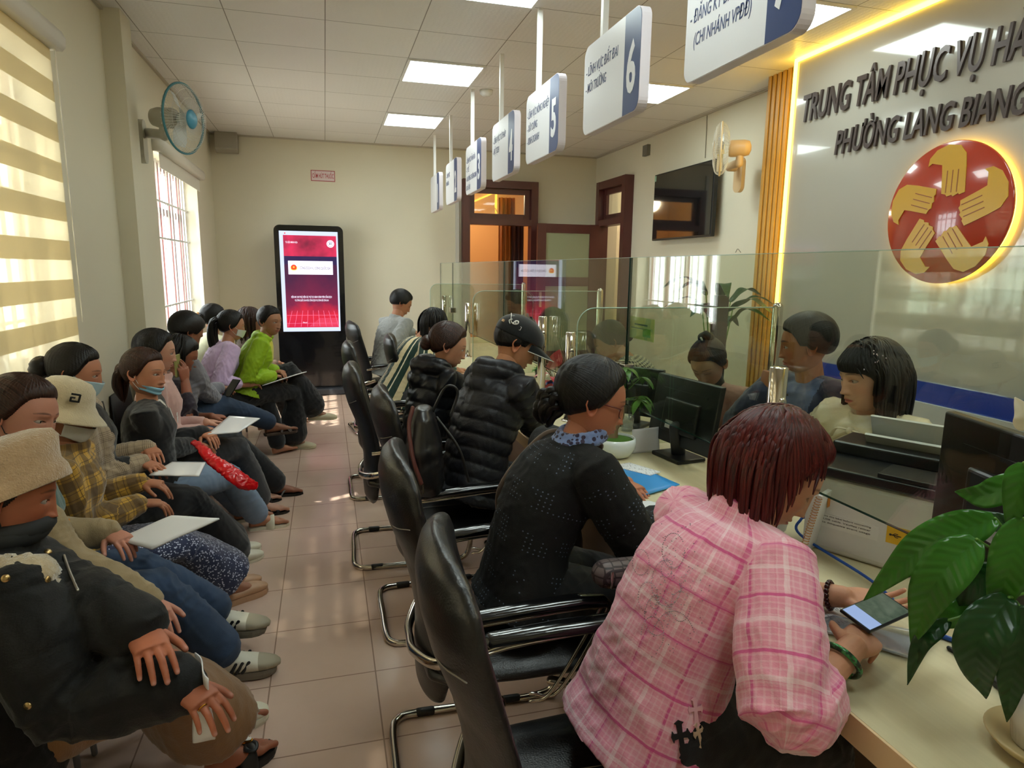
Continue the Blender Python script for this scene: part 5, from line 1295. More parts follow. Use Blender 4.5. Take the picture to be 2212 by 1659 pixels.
p = Pn('woman in mustard plaid shirt, white mask and cream bucket hat', (140, 893), 84, 2, (98, 18, 4), sc=.93, Y=2.75, q=1, legaz=55, tone='#a97458', lid=.4)
lap(p, 'R', (300, 1088), (345, 1080), .64, .6); lap(p, 'L', (305, 1042), (350, 1040), .68, .6)
legs(p, (500, 1262), (515, 1235), .10, .10); p.body(toes=False); p.hair(H_black, 'tied', .0, bun=(0, -.11, -.03), bunr=.03)
p.top(M_yel, .022, .95, -.12, fold=.010, collar=(.02, .012), name='plaid_shirt', armr=1.1); p.skirt(M_dots, .88, .02, .014); buckethat(p, fabric('cream felt', '#cdbd9d', .95, .8, 60, .6), -.02, r=.96)
mb = MB()
for x_, y_, w_, h_ in ((-.014, 0, .006, .030), (0, .013, .028, .006), (0, -.013, .028, .006), (.012, -.006, .006, .014), (.006, 0, .014, .005)): mb.box(p.H+p.B@A([.082+x_*.5, .052-x_*.85, .088+y_]), (w_, .006, h_), p.Bu@rotz(radians(-58)))
mb.build('letter_patch', plain('black thread', '#17181b', .8), p.o); p.mask(M_maskw); p.shoe('R', 'slip', plain('tan shoe', '#c39a78', .5), plain('tan shoe', '#c39a78', .5), .04); p.shoe('L', 'slip', plain('tan shoe', '#c39a78', .5), plain('tan shoe', '#c39a78', .5), .04)

p = Pn('woman in glen check blazer wearing a pale blue cup mask', (163, 805), 80, -3, (86, 12, 2), sc=.97, Y=3.2, q=2, legaz=58, tone='#b37b60', lid=.45)
lap(p, 'R', (308, 998), (365, 1008), Y=3.3, curl=.35); lap(p, 'L', (322, 968), (370, 1000), Y=3.4, curl=.35)
legs(p, (495, 1190), (512, 1165), .09, .09); p.body(toes=False); p.hair(H_black, 'tied', .013, bun=(0, -.13, .0), bunr=.048, tie=((0, -.105, .0), (.035, .014, .035), plain('maroon scrunchie', '#5a2226', .7)))
p.top(M_glen, .018, .96, -.12, fold=.007, name='check_blazer', armr=1.08, inner=(K_blk, .085, .05, .01)); p.pants(K_blk2, .06, .015, .96, name='wide_trousers'); p.mask(M_maskb)
p.shoe('R', 'slip', M_cream, M_cream, .02); p.shoe('L', 'slip', M_cream, M_cream, .02)
w_ = p.arm['L']; q = w_[2]; d = nrm(w_[2]-w_[1]); e = nrm(np.cross(d, UPN)); f_ = np.cross(d, e)
mb = MB(); mb.tube([q+(e*cos(a)+f_*sin(a))*.030 for a in np.linspace(0, 2*pi, 24, endpoint=False)], .004, 8, closed=True); mb.build('bracelet', M_gold, p.o)

p = Pn('woman in black zip hoodie and light jeans, blue mask under her chin', (312, 806), 84, -1, (110, 4, 6), sc=.96, Y=3.62, q=2, legaz=52, tone='#c08668', fat=1.0, lid=.55)
lap(p, 'R', (412, 962), (455, 955), .62, .45); lap(p, 'L', (440, 935), (480, 945), .66, .5)
legs(p, (556, 1112), (545, 1085), .09, .09, azv(80)); p.body(); p.hair(H_brown, 'tied', .013, tail=([(.0, -.09, .0), (-.01, -.13, -.01), (-.02, -.145, -.07), (-.02, -.12, -.15)], .036))
p.top(K_blk2, .020, .97, -.12, fold=.008, hood=.0, name='hoodie', armr=1.1, inner=(plain('white collar', '#e0dcd4', .6), .03, .86, .0)); p.pants(denim('light jeans', '#8b9db4', '#6d819c'), .018, .016, .93, name='jeans')
p.mask(plain('bright blue mask cloth', '#8fc4dd', .7), drop=.045, m2=M_white); p.shoe('R', 'slide', M_cream, M_cream, .028); p.shoe('L', 'slide', M_cream, M_cream, .028)
q = p.nb+p.f*.098+p.r*.01-p.sd*.05; zipper(p, [q, q-p.sd*.05+p.f*.012], M_white)
q = p.spine(.72)[0]+p.f*.137-p.r*.075; mb = MB(); pp = [(-.02, .005), (-.008, .028), (-.002, -.008), (.008, .012), (.014, -.016), (.024, -.012)]
mb.tube([q+p.r*a+p.sd*b for a, b in pp], .0018, 5); mb.tube([q+p.r*(-.005+.022*cos(a))+p.sd*(.018+.016*sin(a)) for a in np.linspace(.3, 2.6, 9)], .0015, 5); mb.build('chest_logo', M_white, p.o)

p = Pn('woman in blush cardigan and charcoal trousers behind the one in black hoodie', (336, 760), 82, 0, (80, 8, 0), sc=.97, Y=4.02, q=1, legaz=52, tone='#c99a84', lid=.4)
lap(p, 'R', (432, 928), (478, 912), .66, .2); lap(p, 'L', (440, 912), (484, 900), .69, .2)
legs(p, (560, 1085), (568, 1052), .09, .09, azv(78)); p.body(); p.hair(H_black, 'tied', .014, bun=(0, -.11, -.04), bunr=.035)
p.top(fabric('blush knit', '#d3aaa2', .8, .4), .012, .93, -.1, collar=(.01, .01), name='cardigan'); p.pants(M_choc, .03, .016, .88, name='trousers'); p.shoe('R', 'sandal', M_blkr, M_blks); p.shoe('L', 'sandal', M_blkr, M_blks)

p = Pn('person in dark clothes holding a phone to the ear in the waiting row', (390, 768), 82, 14, (85, 22, 0), sc=.95, Y=4.5, q=1, legaz=50, tone='#96604a', lid=.3)
p.set_arm('R', at(400, 825, Y=4.28), nrm(A([-.05, -.02, 1])), A([.8, -.5, 0]), .5, pole=(-.1, -.3, -1)); lap(p, 'L', (455, 900), (490, 895), .66, .5)
legs(p, (596, 1045), (575, 1012), .09, .09, azv(85)); p.body(); p.hair(H_black, 'short', .016, lk=dict(n=60, length=.16, seed=4, azr=(75, 180), elr=(10, 70)))
p.top(fabric('dark plum knit', '#2a2230', .8, .4), .014, .55, -.1, name='dark_top'); p.pants(K_blk2, .03, .015, .93); p.shoe('R', 'flipflop', M_blkr, plain('checkered strap', '#8a8a86', .5), .03); p.shoe('L', 'flipflop', M_blkr, M_blks, .03)
ph = p.handp['R']; q = p.arm['R'][2]+A([.0, -.02, .10])
MB().box(q+A([-.035, .02, .0]), (.011, .068, .135), rotz(-.2)@A([[1, 0, 0], [0, 1, 0], [0, 0, 1]]), bev=.004).build('phone', plain('olive phone case', '#8f8f52', .4), None, **tg('phone in olive case held to an ear in the waiting row', 'phone'))

p = Pn('man in grey jacket and crossed blue jeans looking down at a phone', (402, 718), 66, 12, (55, 30, 0), sc=1.0, Y=4.7, q=1, legaz=48, male=True, tone='#9a6a50', lid=.3)
lap(p, 'R', (465, 862), (505, 842), Y=4.95, curl=.6); lap(p, 'L', (475, 838), (512, 825), Y=5.05, curl=.6)
p.set_leg('R', at(556, 1000, Z=.09), azv(75)).set_leg('L', at(610, 908, Y=5.28), azv(72), fup=(-.3, 0, 1), pole=(.3, .2, 1)); p.body(); p.hair(H_black, 'short', .018); p.top(M_greyj, .022, .95, -.1, fold=.010, collar=(.012, .014), name='grey_jacket', armr=1.1)
p.pants(denim('dark blue jeans', '#35465e', '#26344a'), .012, .014, .9, name='jeans'); M_bro = plain('brown leather', '#4a3a30', .5); p.shoe('R', 'cross', M_bro, M_bro, .022); p.shoe('L', 'cross', M_bro, M_bro, .022)
q = at(500, 838, Y=5.0); MB().box(q, (.075, .15, .009), rotz(-.7)@A([[1, 0, 0], [0, cos(.8), -sin(.8)], [0, sin(.8), cos(.8)]]), bev=.003).build('phone', plain('black phone', '#111216', .15), None, **tg('black phone tilted in the hands of the man in grey jacket', 'phone'))

p = Pn('woman in lilac blouse with white mask and long ponytail', (500, 704), 66, 20, (74, 8, 0), sc=.97, Y=5.7, q=1, legaz=50, tone='#b98468')
lap(p, 'R', (540, 830), (570, 822), Y=5.55, curl=.4); lap(p, 'L', (550, 818), (580, 812), Y=5.95, curl=.4); legs(p, (600, 960), (615, 945), .09, .09)
p.body(); p.hair(H_black, 'tied', .013, tail=([(0, -.09, .03), (0, -.14, .0), (.0, -.14, -.10), (.01, -.10, -.24), (.0, -.09, -.32)], .034)); p.top(M_lil, .020, .55, -.1, fold=.009, name='lilac_blouse', armr=1.15); p.pants(K_blk2, .02); p.mask(M_maskw)

p = Pn('woman in lime green windbreaker with papers on her knee, facing the viewer', (583, 694), 90, 24, (128, 6, 2), sc=1.0, Y=5.75, q=2, legaz=66, tone='#a87a5e', lid=.45, fat=.4)
lap(p, 'R', (588, 812), (622, 804), Y=5.72, curl=.55); lap(p, 'L', (594, 800), (626, 802), Y=5.85, curl=.6)
p.set_leg('R', at(634, 948, Z=.09), azv(92)).set_leg('L', at(680, 886, Y=6.0), azv(90), pole=(.5, .1, 1)); p.body(toes=False); p.hair(H_black, 'tied', .012, bun=(0, -.10, .03), bunr=.035)
p.top(M_lime, .022, .97, -.06, fold=.008, hood=-.02, name='windbreaker', armr=1.15, inner=(fabric('yellow cotton', '#d7d32a', .7), .07, .1, .02)); p.pants(fabric('black crepe', '#121216', .8), .055, .02, .86, fold=.010, name='wide_trousers'); M_esp = plain('cream woven', '#d6cdb0', .6, bump=.5, bscale=200)
p.shoe('R', 'flat', M_esp, M_esp, .012); p.shoe('L', 'flat', M_esp, M_esp, .012)
g = p.spine(.60)[0]+p.f*.09
mb = MB(); mb.ell(g+p.f*.052-p.sd*.0, (.020, .006, .018), basis(p.r, p.f, p.sd)); mb.build('print', plain('maroon print', '#5a1f1c', .7), p.o)

p = Pn('person in pale top with hair clip farthest along the left wall', (461, 688), 62, 6, (58, 10, 0), sc=.98, Y=6.2, legaz=60, tone='#b98468')
lap(p, 'R', (520, 790), (560, 780), .68, .4); lap(p, 'L', (530, 785), (565, 778), .68, .4); legs(p, (600, 900), (620, 895)); p.body(); p.hair(H_black, 'tied', .013, bun=(0, -.11, .0), tie=((-.02, -.13, .02), (.03, .02, .018), plain('amber hair clip', '#d9a066', .4)))
p.top(fabric('pale yellow cloth', '#d8d6b0', .8), .018, .9, -.1, name='pale_top'); p.pants(K_blk2, .02)
p = Pn('person half hidden between the lilac blouse and lime windbreaker', (541, 694), 70, 6, (60, 5, 0), sc=.98, Y=6.3, legaz=60, tone='#9a6e56')
lap(p, 'R', (590, 790), (620, 780), .68, .4); lap(p, 'L', (600, 785), (625, 778), .68, .4); legs(p, (650, 890), (670, 885)); p.body(); p.hair(H_brown, 'tied', .014, lk=dict(n=70, length=.26, seed=9, azr=(80, 180), elr=(10, 70))); p.top(fabric('brown jersey', '#6d5347', .8), .014, .9, -.1, name='brown_top'); p.pants(K_blk2, .02)

# ============================================================ customers at the counter
def ctr(p, k, wp, tip, Z=.80, curl=.5, n=None, **kw):
    w_ = at(*wp, Z=Z); p.set_arm(k, w_, pd(wp, tip, Z), UPN if n is None else n, curl, **kw)
def floorlegs(p, ang=None, dist=.42):
    a = p.lf
    for k, sg in (('R', 1), ('L', -1)):
        q = p.hip+a*(dist+(.05 if k == 'R' else 0))+p.lr*sg*.10; q[2] = .09; p.set_leg(k, q, a)
P_C1 = p = Pn('woman in pink plaid shirt with dark red bob, bent over the counter', (1668, 1018), 84, 28, (121, 33, 4), sc=1.0, Y=1.24, q=2, legaz=88, tone='#cf9a7c', lid=.14, slouch=.045, nl=42, headk=1.10, browc='#3a1f1c', lips='#b2564e', eyes=False)
p.set_arm('R', at(1838, 1402, Z=.845), pd((1838, 1402), (1925, 1330), .85), A([-.3, -.5, .8]), .75, pole=(-.75, -.55, -.5))
p.set_arm('L', at(1812, 1288, Z=.83), pd((1812, 1288), (1900, 1300), .84), A([.1, .3, -1]), .28, pole=(-.2, .8, -.6), thumb=.2)
floorlegs(p); p.body(toes=False)
p.hair(H_red, 'tied', .018, lk=[dict(n=200, length=.185, seed=2, azr=(101, 180), elr=(-5, 78), r0=.0066, side=1), dict(n=200, length=.19, seed=4, azr=(80, 180), elr=(-5, 78), r0=.0066, side=-1), dict(n=60, length=.075, seed=8, azr=(62, 100), elr=(52, 80), r0=.0055)])
p.top(M_pink, .030, .30, -.20, fold=.011, collar=(.018, .012), name='plaid_shirt', armr=1.22, belly=.05, hemf=.035, cuff=.012, ff=17, seed=1, vx=.006, width=.93)
p.pants(K_blk2, .012, .016)
p.shoe('R', 'slip', M_blkr, M_blkr, .02); p.shoe('L', 'slip', M_blkr, M_blkr, .02)
def bangle(p, k, name, mat, f=.0, R=.036, r=.0055, beads=0):
    a, e, w_ = p.arm[k]; d = nrm(w_-e); q = w_-d*f; x = nrm(np.cross(d, UPN)); y = np.cross(d, x); mb = MB()
    if beads:
        for i in range(beads): t = 2*pi*i/beads; mb.ell(q+(x*cos(t)+y*sin(t))*R, (r, r, r), None, 10)
    else: mb.tube([q+(x*cos(t)+y*sin(t))*R+d*.3*R*sin(t) for t in np.linspace(0, 2*pi, 40, endpoint=False)], r, 10, closed=True)
    return mb.build(name, mat, p.o)
k = NT('jade green'); k.set(Base_Color=k.mix(k.ramp(k.noise(60, k.obj(), 2), [(.45, (0, 0, 0, 1)), (.6, (1, 1, 1, 1))]), lin('#16301f'), lin('#3f9a52')), Roughness=.08); M_jade = k.m
bangle(p, 'R', 'jade_bangle', M_jade, .045, .039, .0062); bangle(p, 'L', 'bead_bracelet', plain('garnet beads', '#3a1012', .12), .02, .031, .0065, 18)
# rhinestone embroidery and cross appliques on the back and hem
bpy.context.view_layer.update()
mb = MB(); rs = np.random.RandomState(4); curves = []
for cx, cy, R_, a0, a1 in ((1440, 1260, 40, 0, 300), (1420, 1330, 34, 60, 380), (1455, 1190, 30, 0, 330), (1400, 1290, 26, 100, 400), (1470, 1310, 26, 0, 300), (1410, 1370, 30, 180, 420), (1455, 1395, 60, 200, 340), (1385, 1215, 22, 0, 360), (1440, 1230, 14, 0, 360), (1415, 1300, 12, 0, 360)):
    for a in range(a0, a1, int(260/R_)): curves.append((cx+R_*cos(radians(a))*.8, cy+R_*sin(radians(a))*1.25))
for i in range(160): curves.append((rs.normal(1450, 30), rs.normal(1270, 70)))
for q in curves:
    P_, N_ = on_back(p, *q)
    if P_ is not None: x = nrm(np.cross(N_, (0, 0, 1))); mb.ell(P_+N_*.001, (.0014, .0014, .0010), basis(x, np.cross(N_, x), N_), 6)
mb.build('rhinestones', plain('silver stones', '#b9a9b6', .15, .8), p.g, kind='stuff')
def cross(cx, cy, s_, mat, nm, rot=0.0):
    P_, N_ = on_back(p, cx, cy)
    if P_ is None: return
    x = nrm(np.cross(N_, (0, 0, -1))); y = np.cross(N_, x); x, y = x*cos(rot)+y*sin(rot), y*cos(rot)-x*sin(rot)
    if y[2] < 0: y = -y; x = -x
    pl = []
    w_ = .16
    arms = [(0, 1, .75), (1, 0, .55), (0, -1, 1.25), (-1, 0, .55)]
    for dx, dy, L_ in arms:
        px_, py_ = dy, -dx
        pl += [(dx*w_*.9-px_*w_*.9, dy*w_*.9-py_*w_*.9)]*0+[(-px_*.13+dx*.16, -py_*.13+dy*.16), (-px_*.16+dx*L_*.75, -py_*.16+dy*L_*.75), (-px_*.30+dx*L_*.88, -py_*.30+dy*L_*.88), (dx*L_*1.08, dy*L_*1.08), (px_*.30+dx*L_*.88, py_*.30+dy*L_*.88), (px_*.16+dx*L_*.75, py_*.16+dy*L_*.75), (px_*.13+dx*.16, py_*.13+dy*.16)]
    mb = MB(); mb.prism([(a*s_, b*s_) for a, b in pl][::-1], P_+N_*.003, x, y, .003); mb.build(nm, mat, p.g)
cross(1468, 1588, .036, plain('black cross patch', '#141216', .6), 'cross_patch'); cross(1500, 1530, .028, plain('pink cross patch', '#e9b3c0', .6), 'cross_patch'); cross(1505, 1580, .026, plain('beige cross patch', '#d9bfa4', .5), 'cross_patch', .1)

P_C2 = p = Pn('woman in glasses and black openwork knit jacket at the counter', (1278, 866), 84, 20, (104, 16, 4), sc=1.0, Y=1.88, q=2, legaz=88, tone='#b8795c', lid=.35, nl=22, fat=.5, headk=1.08, slouch=.05)
ctr(p, 'L', (1350, 1045), (1430, 1085), .80, .30); ctr(p, 'R', (1428, 1108), (1500, 1050), .80, .4, pole=(-.2, -.7, -.8))
floorlegs(p); p.body(toes=False)
p.hair(H_black, 'tied', .016, tail=([(0, -.09, -.03), (0, -.122, -.04), (-.005, -.125, -.065), (-.015, -.115, -.10)], .036), tie=((.005, -.112, -.03), (.022, .012, .012), plain('coral hair clip', '#d9646a', .3)))
p.top(M_perf, .024, .74, -.16, fold=.006, name='knit_jacket', armr=1.2, seed=5)
p.pants(K_blk2, .02, .016)
for k_ in ('R', 'L'):
    a, e, w_ = p.arm[k_]; d = nrm(w_-e); mb = MB(); v, f = tube([w_-d*.085, w_-d*.02], [.040, .037], 20); v = v+vnormals(v, f)*(foldnoise(v, 40)*.004)[:, None]; mk('floral_cuff', v, f, M_flor, p.o, v)
mb = MB(); c = p.nb+p.nd*.015; P_ = [c+(p.r*cos(q)*.066+p.f*(sin(q)*.07+.008))+p.nd*(.012*sin(q)) for q in np.linspace(0, 2*pi, 24, endpoint=False)]
v1, f1 = tube(P_, .020, 12, closed=True); v2, f2 = tube([q+p.nd*.025 for q in P_], .015, 12, closed=True); v, f = union([(v1, f1), (v2, f2)], .005, 2); v = v+vnormals(v, f)*(foldnoise(v, 40)*.006)[:, None]; mk('floral_scarf', v, f, M_flor, p.o, v)
def glasses(p, mat, lens=True):
    B, H = p.B, p.H; mb = MB()
    for s_ in (-1, 1):
        mb.tube([H+B@A([s_*.032+.024*cos(t), .088-.012*abs(cos(t)*(1 if s_*cos(t) > 0 else .2)), -.004+.019*sin(t)]) for t in np.linspace(0, 2*pi, 24, endpoint=False)], .0018, 6, closed=True)
        mb.tube(spline([H+B@A([s_*.056, .078, .004]), H+B@A([s_*.074, .05, .006]), H+B@A([s_*.079, -.005, .004]), H+B@A([s_*.076, -.03, -.014])], 5), .0022, 6)
    mb.tube([H+B@A([-.009, .090, .0]), H+B@A([0, .093, .003]), H+B@A([.009, .090, .0])], .0015, 6); o = mb.build('glasses', mat, p.o)
    for s_ in (-1, 1): MB().ell(H+B@A([s_*.032, .085, -.004]), (.022, .0012, .017), p.Bu, 20).build('lens', glassmat('lens glass', '#f2f2ee'), o)
glasses(p, plain('tortoise red frame', '#6a2a24', .25))
mb = MB(); mb.tube(spline([p.nb+p.r*.02+p.f*.09-p.sd*.02, p.nb-p.r*.06+p.sd*.012, p.nb-p.r*.12-p.f*.06-p.sd*.01, p.spine(.6)[0]-p.r*.17-p.f*.07, p.spine(.25)[0]-p.r*.19-p.f*.02], 8), .006, 8, flat=2.0); mb.build('bag_strap', plain('taupe strap', '#6d5d54', .5), p.o)

p = Pn('man in black quilted puffer jacket and black baseball cap', (1114, 744), 72, 18, (98, 30, 4), sc=1.0, Y=2.9, q=2, legaz=84, male=True, tone='#bf8763', lid=.14, nl=28, eyes=False, slouch=.03)
ctr(p, 'L', (1120, 892), (1150, 900), .80, .5); ctr(p, 'R', (1172, 925), (1210, 930), .80, .5, pole=(-.3, -.6, -.8))
floorlegs(p); p.body(toes=False); p.hair(H_black, 'short', .010); p.top(nyl2, .030, .95, -.15, fold=.006, puff=.010, pitch=.062, hood=.02, name='puffer_jacket', armr=1.15, seed=2)
p.pants(K_blk2, .01, .016)
def cap(p, mat):
    B, H = p.B, p.H; v = []; n = 44; m = 16
    for j in range(m+1):
        e = pi/2*(1-j/m)
        for i in range(n):
            a = 2*pi*i/n; D = A([[sin(a)*cos(e*.97), cos(a)*cos(e*.97), sin(e*.97)]]); lo = .032 if True else 0
            r_ = float(base_r(D)[0])+.016; q = D[0]*r_; z0 = .040-.022*(-cos(a)*.5+.5)
            q = A([q[0], q[1], z0+(q[2])*(1-z0/.135) if q[2] > 0 else z0]); v.append(H+B@q)
    f = [(j*n+i, j*n+(i+1) % n, (j+1)*n+(i+1) % n, (j+1)*n+i) for j in range(m) for i in range(n)]
    o = mk('baseball_cap', A(v), f, mat, p.o, A(v)); md = o.modifiers.new('s', 'SOLIDIFY'); md.thickness = .003
    v = []; 
    for j in range(9):
        u = j/8
        for i in range(17):
            t = -1+2*i/16; a = t*radians(58); D = A([[sin(a), cos(a), 0]]); r_ = float(base_r(D)[0])+.014; L_ = .082*(1-abs(t)**2.6)*u
            v.append(H+B@A([sin(a)*r_*(1-.06*u), cos(a)*r_+L_, .040-.022*u-.020*t*t*(.4+u*.6)]))
    f = [(j*17+i, j*17+i+1, (j+1)*17+i+1, (j+1)*17+i) for j in range(8) for i in range(16)]
    b = mk('brim', A(v), f, mat, o, A(v)); md = b.modifiers.new('s', 'SOLIDIFY'); md.thickness = .003
    mb = MB(); mb.tube([A(v[8*17+i]) for i in range(17)], .0018, 6); mb.build('brim_piping', M_white, b)
    MB().ell(H+B@A([0, -.0, .138]), (.007, .007, .004), p.Bu).build('button', mat, o)
    # rooster mark and clasp on the left-back side
    def sp(x, z, d=.0): 
        # side/back surface point: azimuth from front x(deg), height z
        a = radians(x); a = -a; D = A([[sin(a)*cos(.45), cos(a)*cos(.45), sin(.45)]]); r_ = float(base_r(D)[0])+.019+d; return H+B@A([D[0][0]*r_, D[0][1]*r_, z])
    mb = MB()
    for P_, r_ in (([(-146, .096), (-142, .080), (-136, .070), (-128, .070), (-122, .078), (-124, .088), (-130, .084), (-132, .074)], .0035), ([(-146, .096), (-149, .104)], .003), ([(-143, .098), (-139, .102)], .0018), ([(-141, .082), (-145, .074), (-140, .064)], .005), ([(-134, .072), (-130, .082), (-126, .074)], .0028)):
        mb.tube(spline([sp(*q) for q in P_], 4), r_, 6, flat=.5)
    mb.tube([sp(-112, .073), sp(-109, .073), sp(-109, .058), sp(-112, .058)], .0012, 5); mb.build('rooster_mark', M_white, o)
    mb = MB(); mb.box(sp(-160, .062), (.016, .006, .011), p.Bu@rotz(radians(20))); mb.build('clasp', plain('tan clasp', '#d9b48c', .5), o)
cap(p, fabric('black cap twill', '#0e1014', .8, .3))

p = Pn('young woman in black puffer jacket with low bun beside the man in cap', (968, 747), 84, 12, (98, 18, 4), sc=.97, Y=3.5, q=2, legaz=88, tone='#c08c6e', lid=.3, nl=20)
ctr(p, 'L', (1050, 852), (1080, 850), .80, .5); ctr(p, 'R', (1060, 862), (1090, 860), .80, .5, pole=(-.3, -.6, -.8))
floorlegs(p); p.body(toes=False); p.hair(H_brown, 'tied', .014, bun=(0, -.115, -.02), bunr=.042, tie=((0, -.10, .02), (.03, .015, .03), plain('black scrunchie', '#101012', .7)))
p.top(nyl, .030, .95, -.14, fold=.006, puff=.010, pitch=.075, hood=.02, name='puffer_jacket', armr=1.2, seed=7); p.pants(K_blk2, .01, .016)

p = Pn('person with long black hair in green and cream striped top, leaning on the counter', (935, 702), 76, 30, (72, 42, 0), sc=1.0, Y=5.1, q=1, legaz=88, tone='#c08c6e', lid=.3, nl=42)
ctr(p, 'L', (985, 800), (1010, 796), .80, .5); ctr(p, 'R', (985, 812), (1010, 808), .80, .5)
floorlegs(p); p.body(toes=False); p.hair(H_black, 'bang', .014, lk=dict(n=170, length=.34, seed=3, azr=(55, 180), elr=(5, 80), r0=.007)); p.top(M_strp, .022, .9, -.14, fold=.007, name='striped_top'); p.pants(fabric('grey trousers cloth', '#4a4a4a', .8), .02)

p = Pn('man in light grey jacket seated at the far end of the counter', (866, 655), 62, 16, (84, 26, 0), sc=1.0, Y=6.5, q=1, legaz=75, male=True, tone='#b07a5c', lid=.2, nl=20, eyes=False)
p.set_arm('L', at(890, 716, Y=6.5), (.9, .3, -.2), UPN, .5); p.set_arm('R', at(902, 738, Y=6.25), (.9, .3, -.2), UPN, .5)
floorlegs(p); p.body(toes=False); p.hair(H_black, 'short', .016); p.top(M_grejk, .026, .95, -.16, fold=.010, name='grey_jacket', collar=(.012, .013), armr=1.1); p.pants(fabric('navy trousers cloth', '#20263a', .8), .012)

# ============================================================ clerks behind the glass
def clerk(lab, head, Y, face, lean, look, **kw):
    Hc = at(head[0], head[1], Y=Y); return Pn(lab, head, face, lean, look, Hc=Hc, **kw)
p = clerk('clerk in cream satin blouse with long black hair behind the glass', (1880, 815), 1.92, 262, 8, (280, 8, -3), sc=.98, q=2, tone='#d3a58c', lid=.5, nl=10, headk=1.08, lips='#b8434a', browc='#33221d')
p.set_arm('R', at(1865, 1010, Z=.84), (-.8, .2, -.2), UPN, .4); p.set_arm('L', at(1950, 1015, Z=.84), (-.8, .3, -.2), UPN, .4)
floorlegs(p); p.body(toes=False); p.hair(H_black, 'bang', .014, lk=[dict(n=300, length=.42, seed=6, azr=(62, 180), elr=(5, 82), r0=.0075), dict(n=30, length=.11, seed=12, azr=(5, 50), elr=(45, 70), r0=.005)])
p.top(M_satin, .026, .95, -.1, fold=.013, name='satin_blouse', collar=(.008, .010), armr=1.35, ff=20, seed=9); p.pants(K_blk2)
q = p.nb+p.f*.10-p.sd*.06; mb = MB()
for s_ in (-1, 1):
    mb.tube(spline([q, q+p.r*s_*.05+p.f*.02+p.sd*.0, q+p.r*s_*.085+p.f*.01-p.sd*.05, q+p.r*s_*.03+p.f*.025-p.sd*.02, q], 6), .010, 8, flat=.35); mb.tube(spline([q, q+p.r*s_*.02+p.f*.04-p.sd*.07, q+p.r*s_*.035+p.f*.05-p.sd*.17], 6), .012, 8, flat=.3)
mb.ell(q+p.f*.01, (.014, .012, .014)); mb.build('ribbon_bow', M_satin, p.o)
mb = MB(); rs = np.random.RandomState(2)
for i in range(14): mb.ell(p.H+p.B@A([-.082+.006*rs.randn(), .03+.02*rs.randn(), .075+.012*rs.randn()]), (.0035,)*3, None, 6)
mb.build('hair_clip', plain('silver stones', '#c9c9c9', .15, .8), p.o)

p = clerk('man in navy jacket resting his mouth on his fist behind the glass', (1742, 745), 2.36, 262, 12, (304, 8, 0), sc=1.0, q=2, male=True, tone='#a8714f', lid=.4, nl=14, headk=1.06)
p.set_arm('R', at(1652, 845, Y=2.36), nrm(A([.05, -.02, 1])), A([-.9, .2, .1]), 1.25, pole=(-.5, .3, -.8)); p.set_arm('L', at(1700, 1010, Z=.84), (-.8, .3, -.2), UPN, .6)
floorlegs(p); p.body(toes=False); p.hair(H_black, 'short', .018); p.top(M_navy, .026, .95, -.1, fold=.006, name='navy_jacket', armr=1.15, inner=(M_blsh, .10, -.1, .0)); p.pants(K_blk2)
mb = MB()
for i in range(4): mb.ell(p.spine(.86-.16*i)[0]+p.f*(.145+.006*i), (.006, .004, .006), None, 10)
mb.build('shirt_buttons', M_blkr, p.o)
MB().lathe([(0, .003), (.028, .003), (.028, 0), (0, 0)], p.spine(.55)[0]+p.f*.158+p.r*.075, 24, basis(p.r, p.sd, np.cross(p.r, p.sd)*(1 if np.cross(p.r, p.sd)@p.f > 0 else -1))).build('badge', plain('badge green white', '#bfd3c2', .3), p.o)

p = clerk('clerk in dusty pink blouse with black top knot, looking down', (1530, 785), 2.98, 236, 14, (236, 34, -6), sc=.97, q=2, tone='#c79a7e', lid=.12, nl=26, headk=1.04, eyes=False)
p.set_arm('R', at(1500, 930, Z=.84), (-.8, -.2, -.2), UPN, .5); p.set_arm('L', at(1580, 925, Z=.84), (-.8, -.1, -.2), UPN, .5)
floorlegs(p); p.body(toes=False); p.hair(H_black, 'tied', .013, bun=(0, -.055, .115), bunr=.042); p.top(M_dusty, .022, .95, -.1, fold=.008, name='pink_blouse', collar=(.01, .012), armr=1.25); p.pants(K_blk2)
v, f = tube([p.nb-p.nd*.01, p.nb+p.nd*.03, p.nb+p.nd*.07], [.075, .066, .062], 24); v = v+vnormals(v, f)*(foldnoise(v, 30)*.005)[:, None]; mk('turtleneck', v, f, K_blk, p.o, v)
mb = MB()
for i in range(6): mb.ell(p.H+p.B@A([.0+.0*i, -.055+.018-.002*i+.022, .150-.011*i]), (.0055,)*3, None, 10)
mb.build('pearl_pin', plain('pearl white', '#e8e4dc', .2), p.o)

p = clerk('clerk in black and cream houndstooth top with headband, bent over the desk', (1318, 738), 3.72, 300, 30, (290, 34, 0), sc=.97, q=1, tone='#b88a6c', lid=.2, nl=44, eyes=False)
p.set_arm('R', p.nb+A([-.25, .25, -.30]), (-.8, .2, -.2), UPN, .5); p.set_arm('L', p.nb+A([-.28, -.10, -.32]), (-.8, .1, -.2), UPN, .5)
floorlegs(p); p.body(toes=False); p.hair(H_black, 'tied', .014, bun=(0, -.11, -.03), bunr=.034); p.top(M_hound, .026, .9, -.14, fold=.008, name='houndstooth_top', armr=1.2); p.pants(K_blk2)
mb = MB(); mb.tube([p.H+p.B@A([.092*cos(t), .012, .012+.118*sin(t)]) for t in np.linspace(0, pi, 20)], .006, 8, flat=.4); mb.build('headband', plain('black satin', '#141417', .3), p.o)

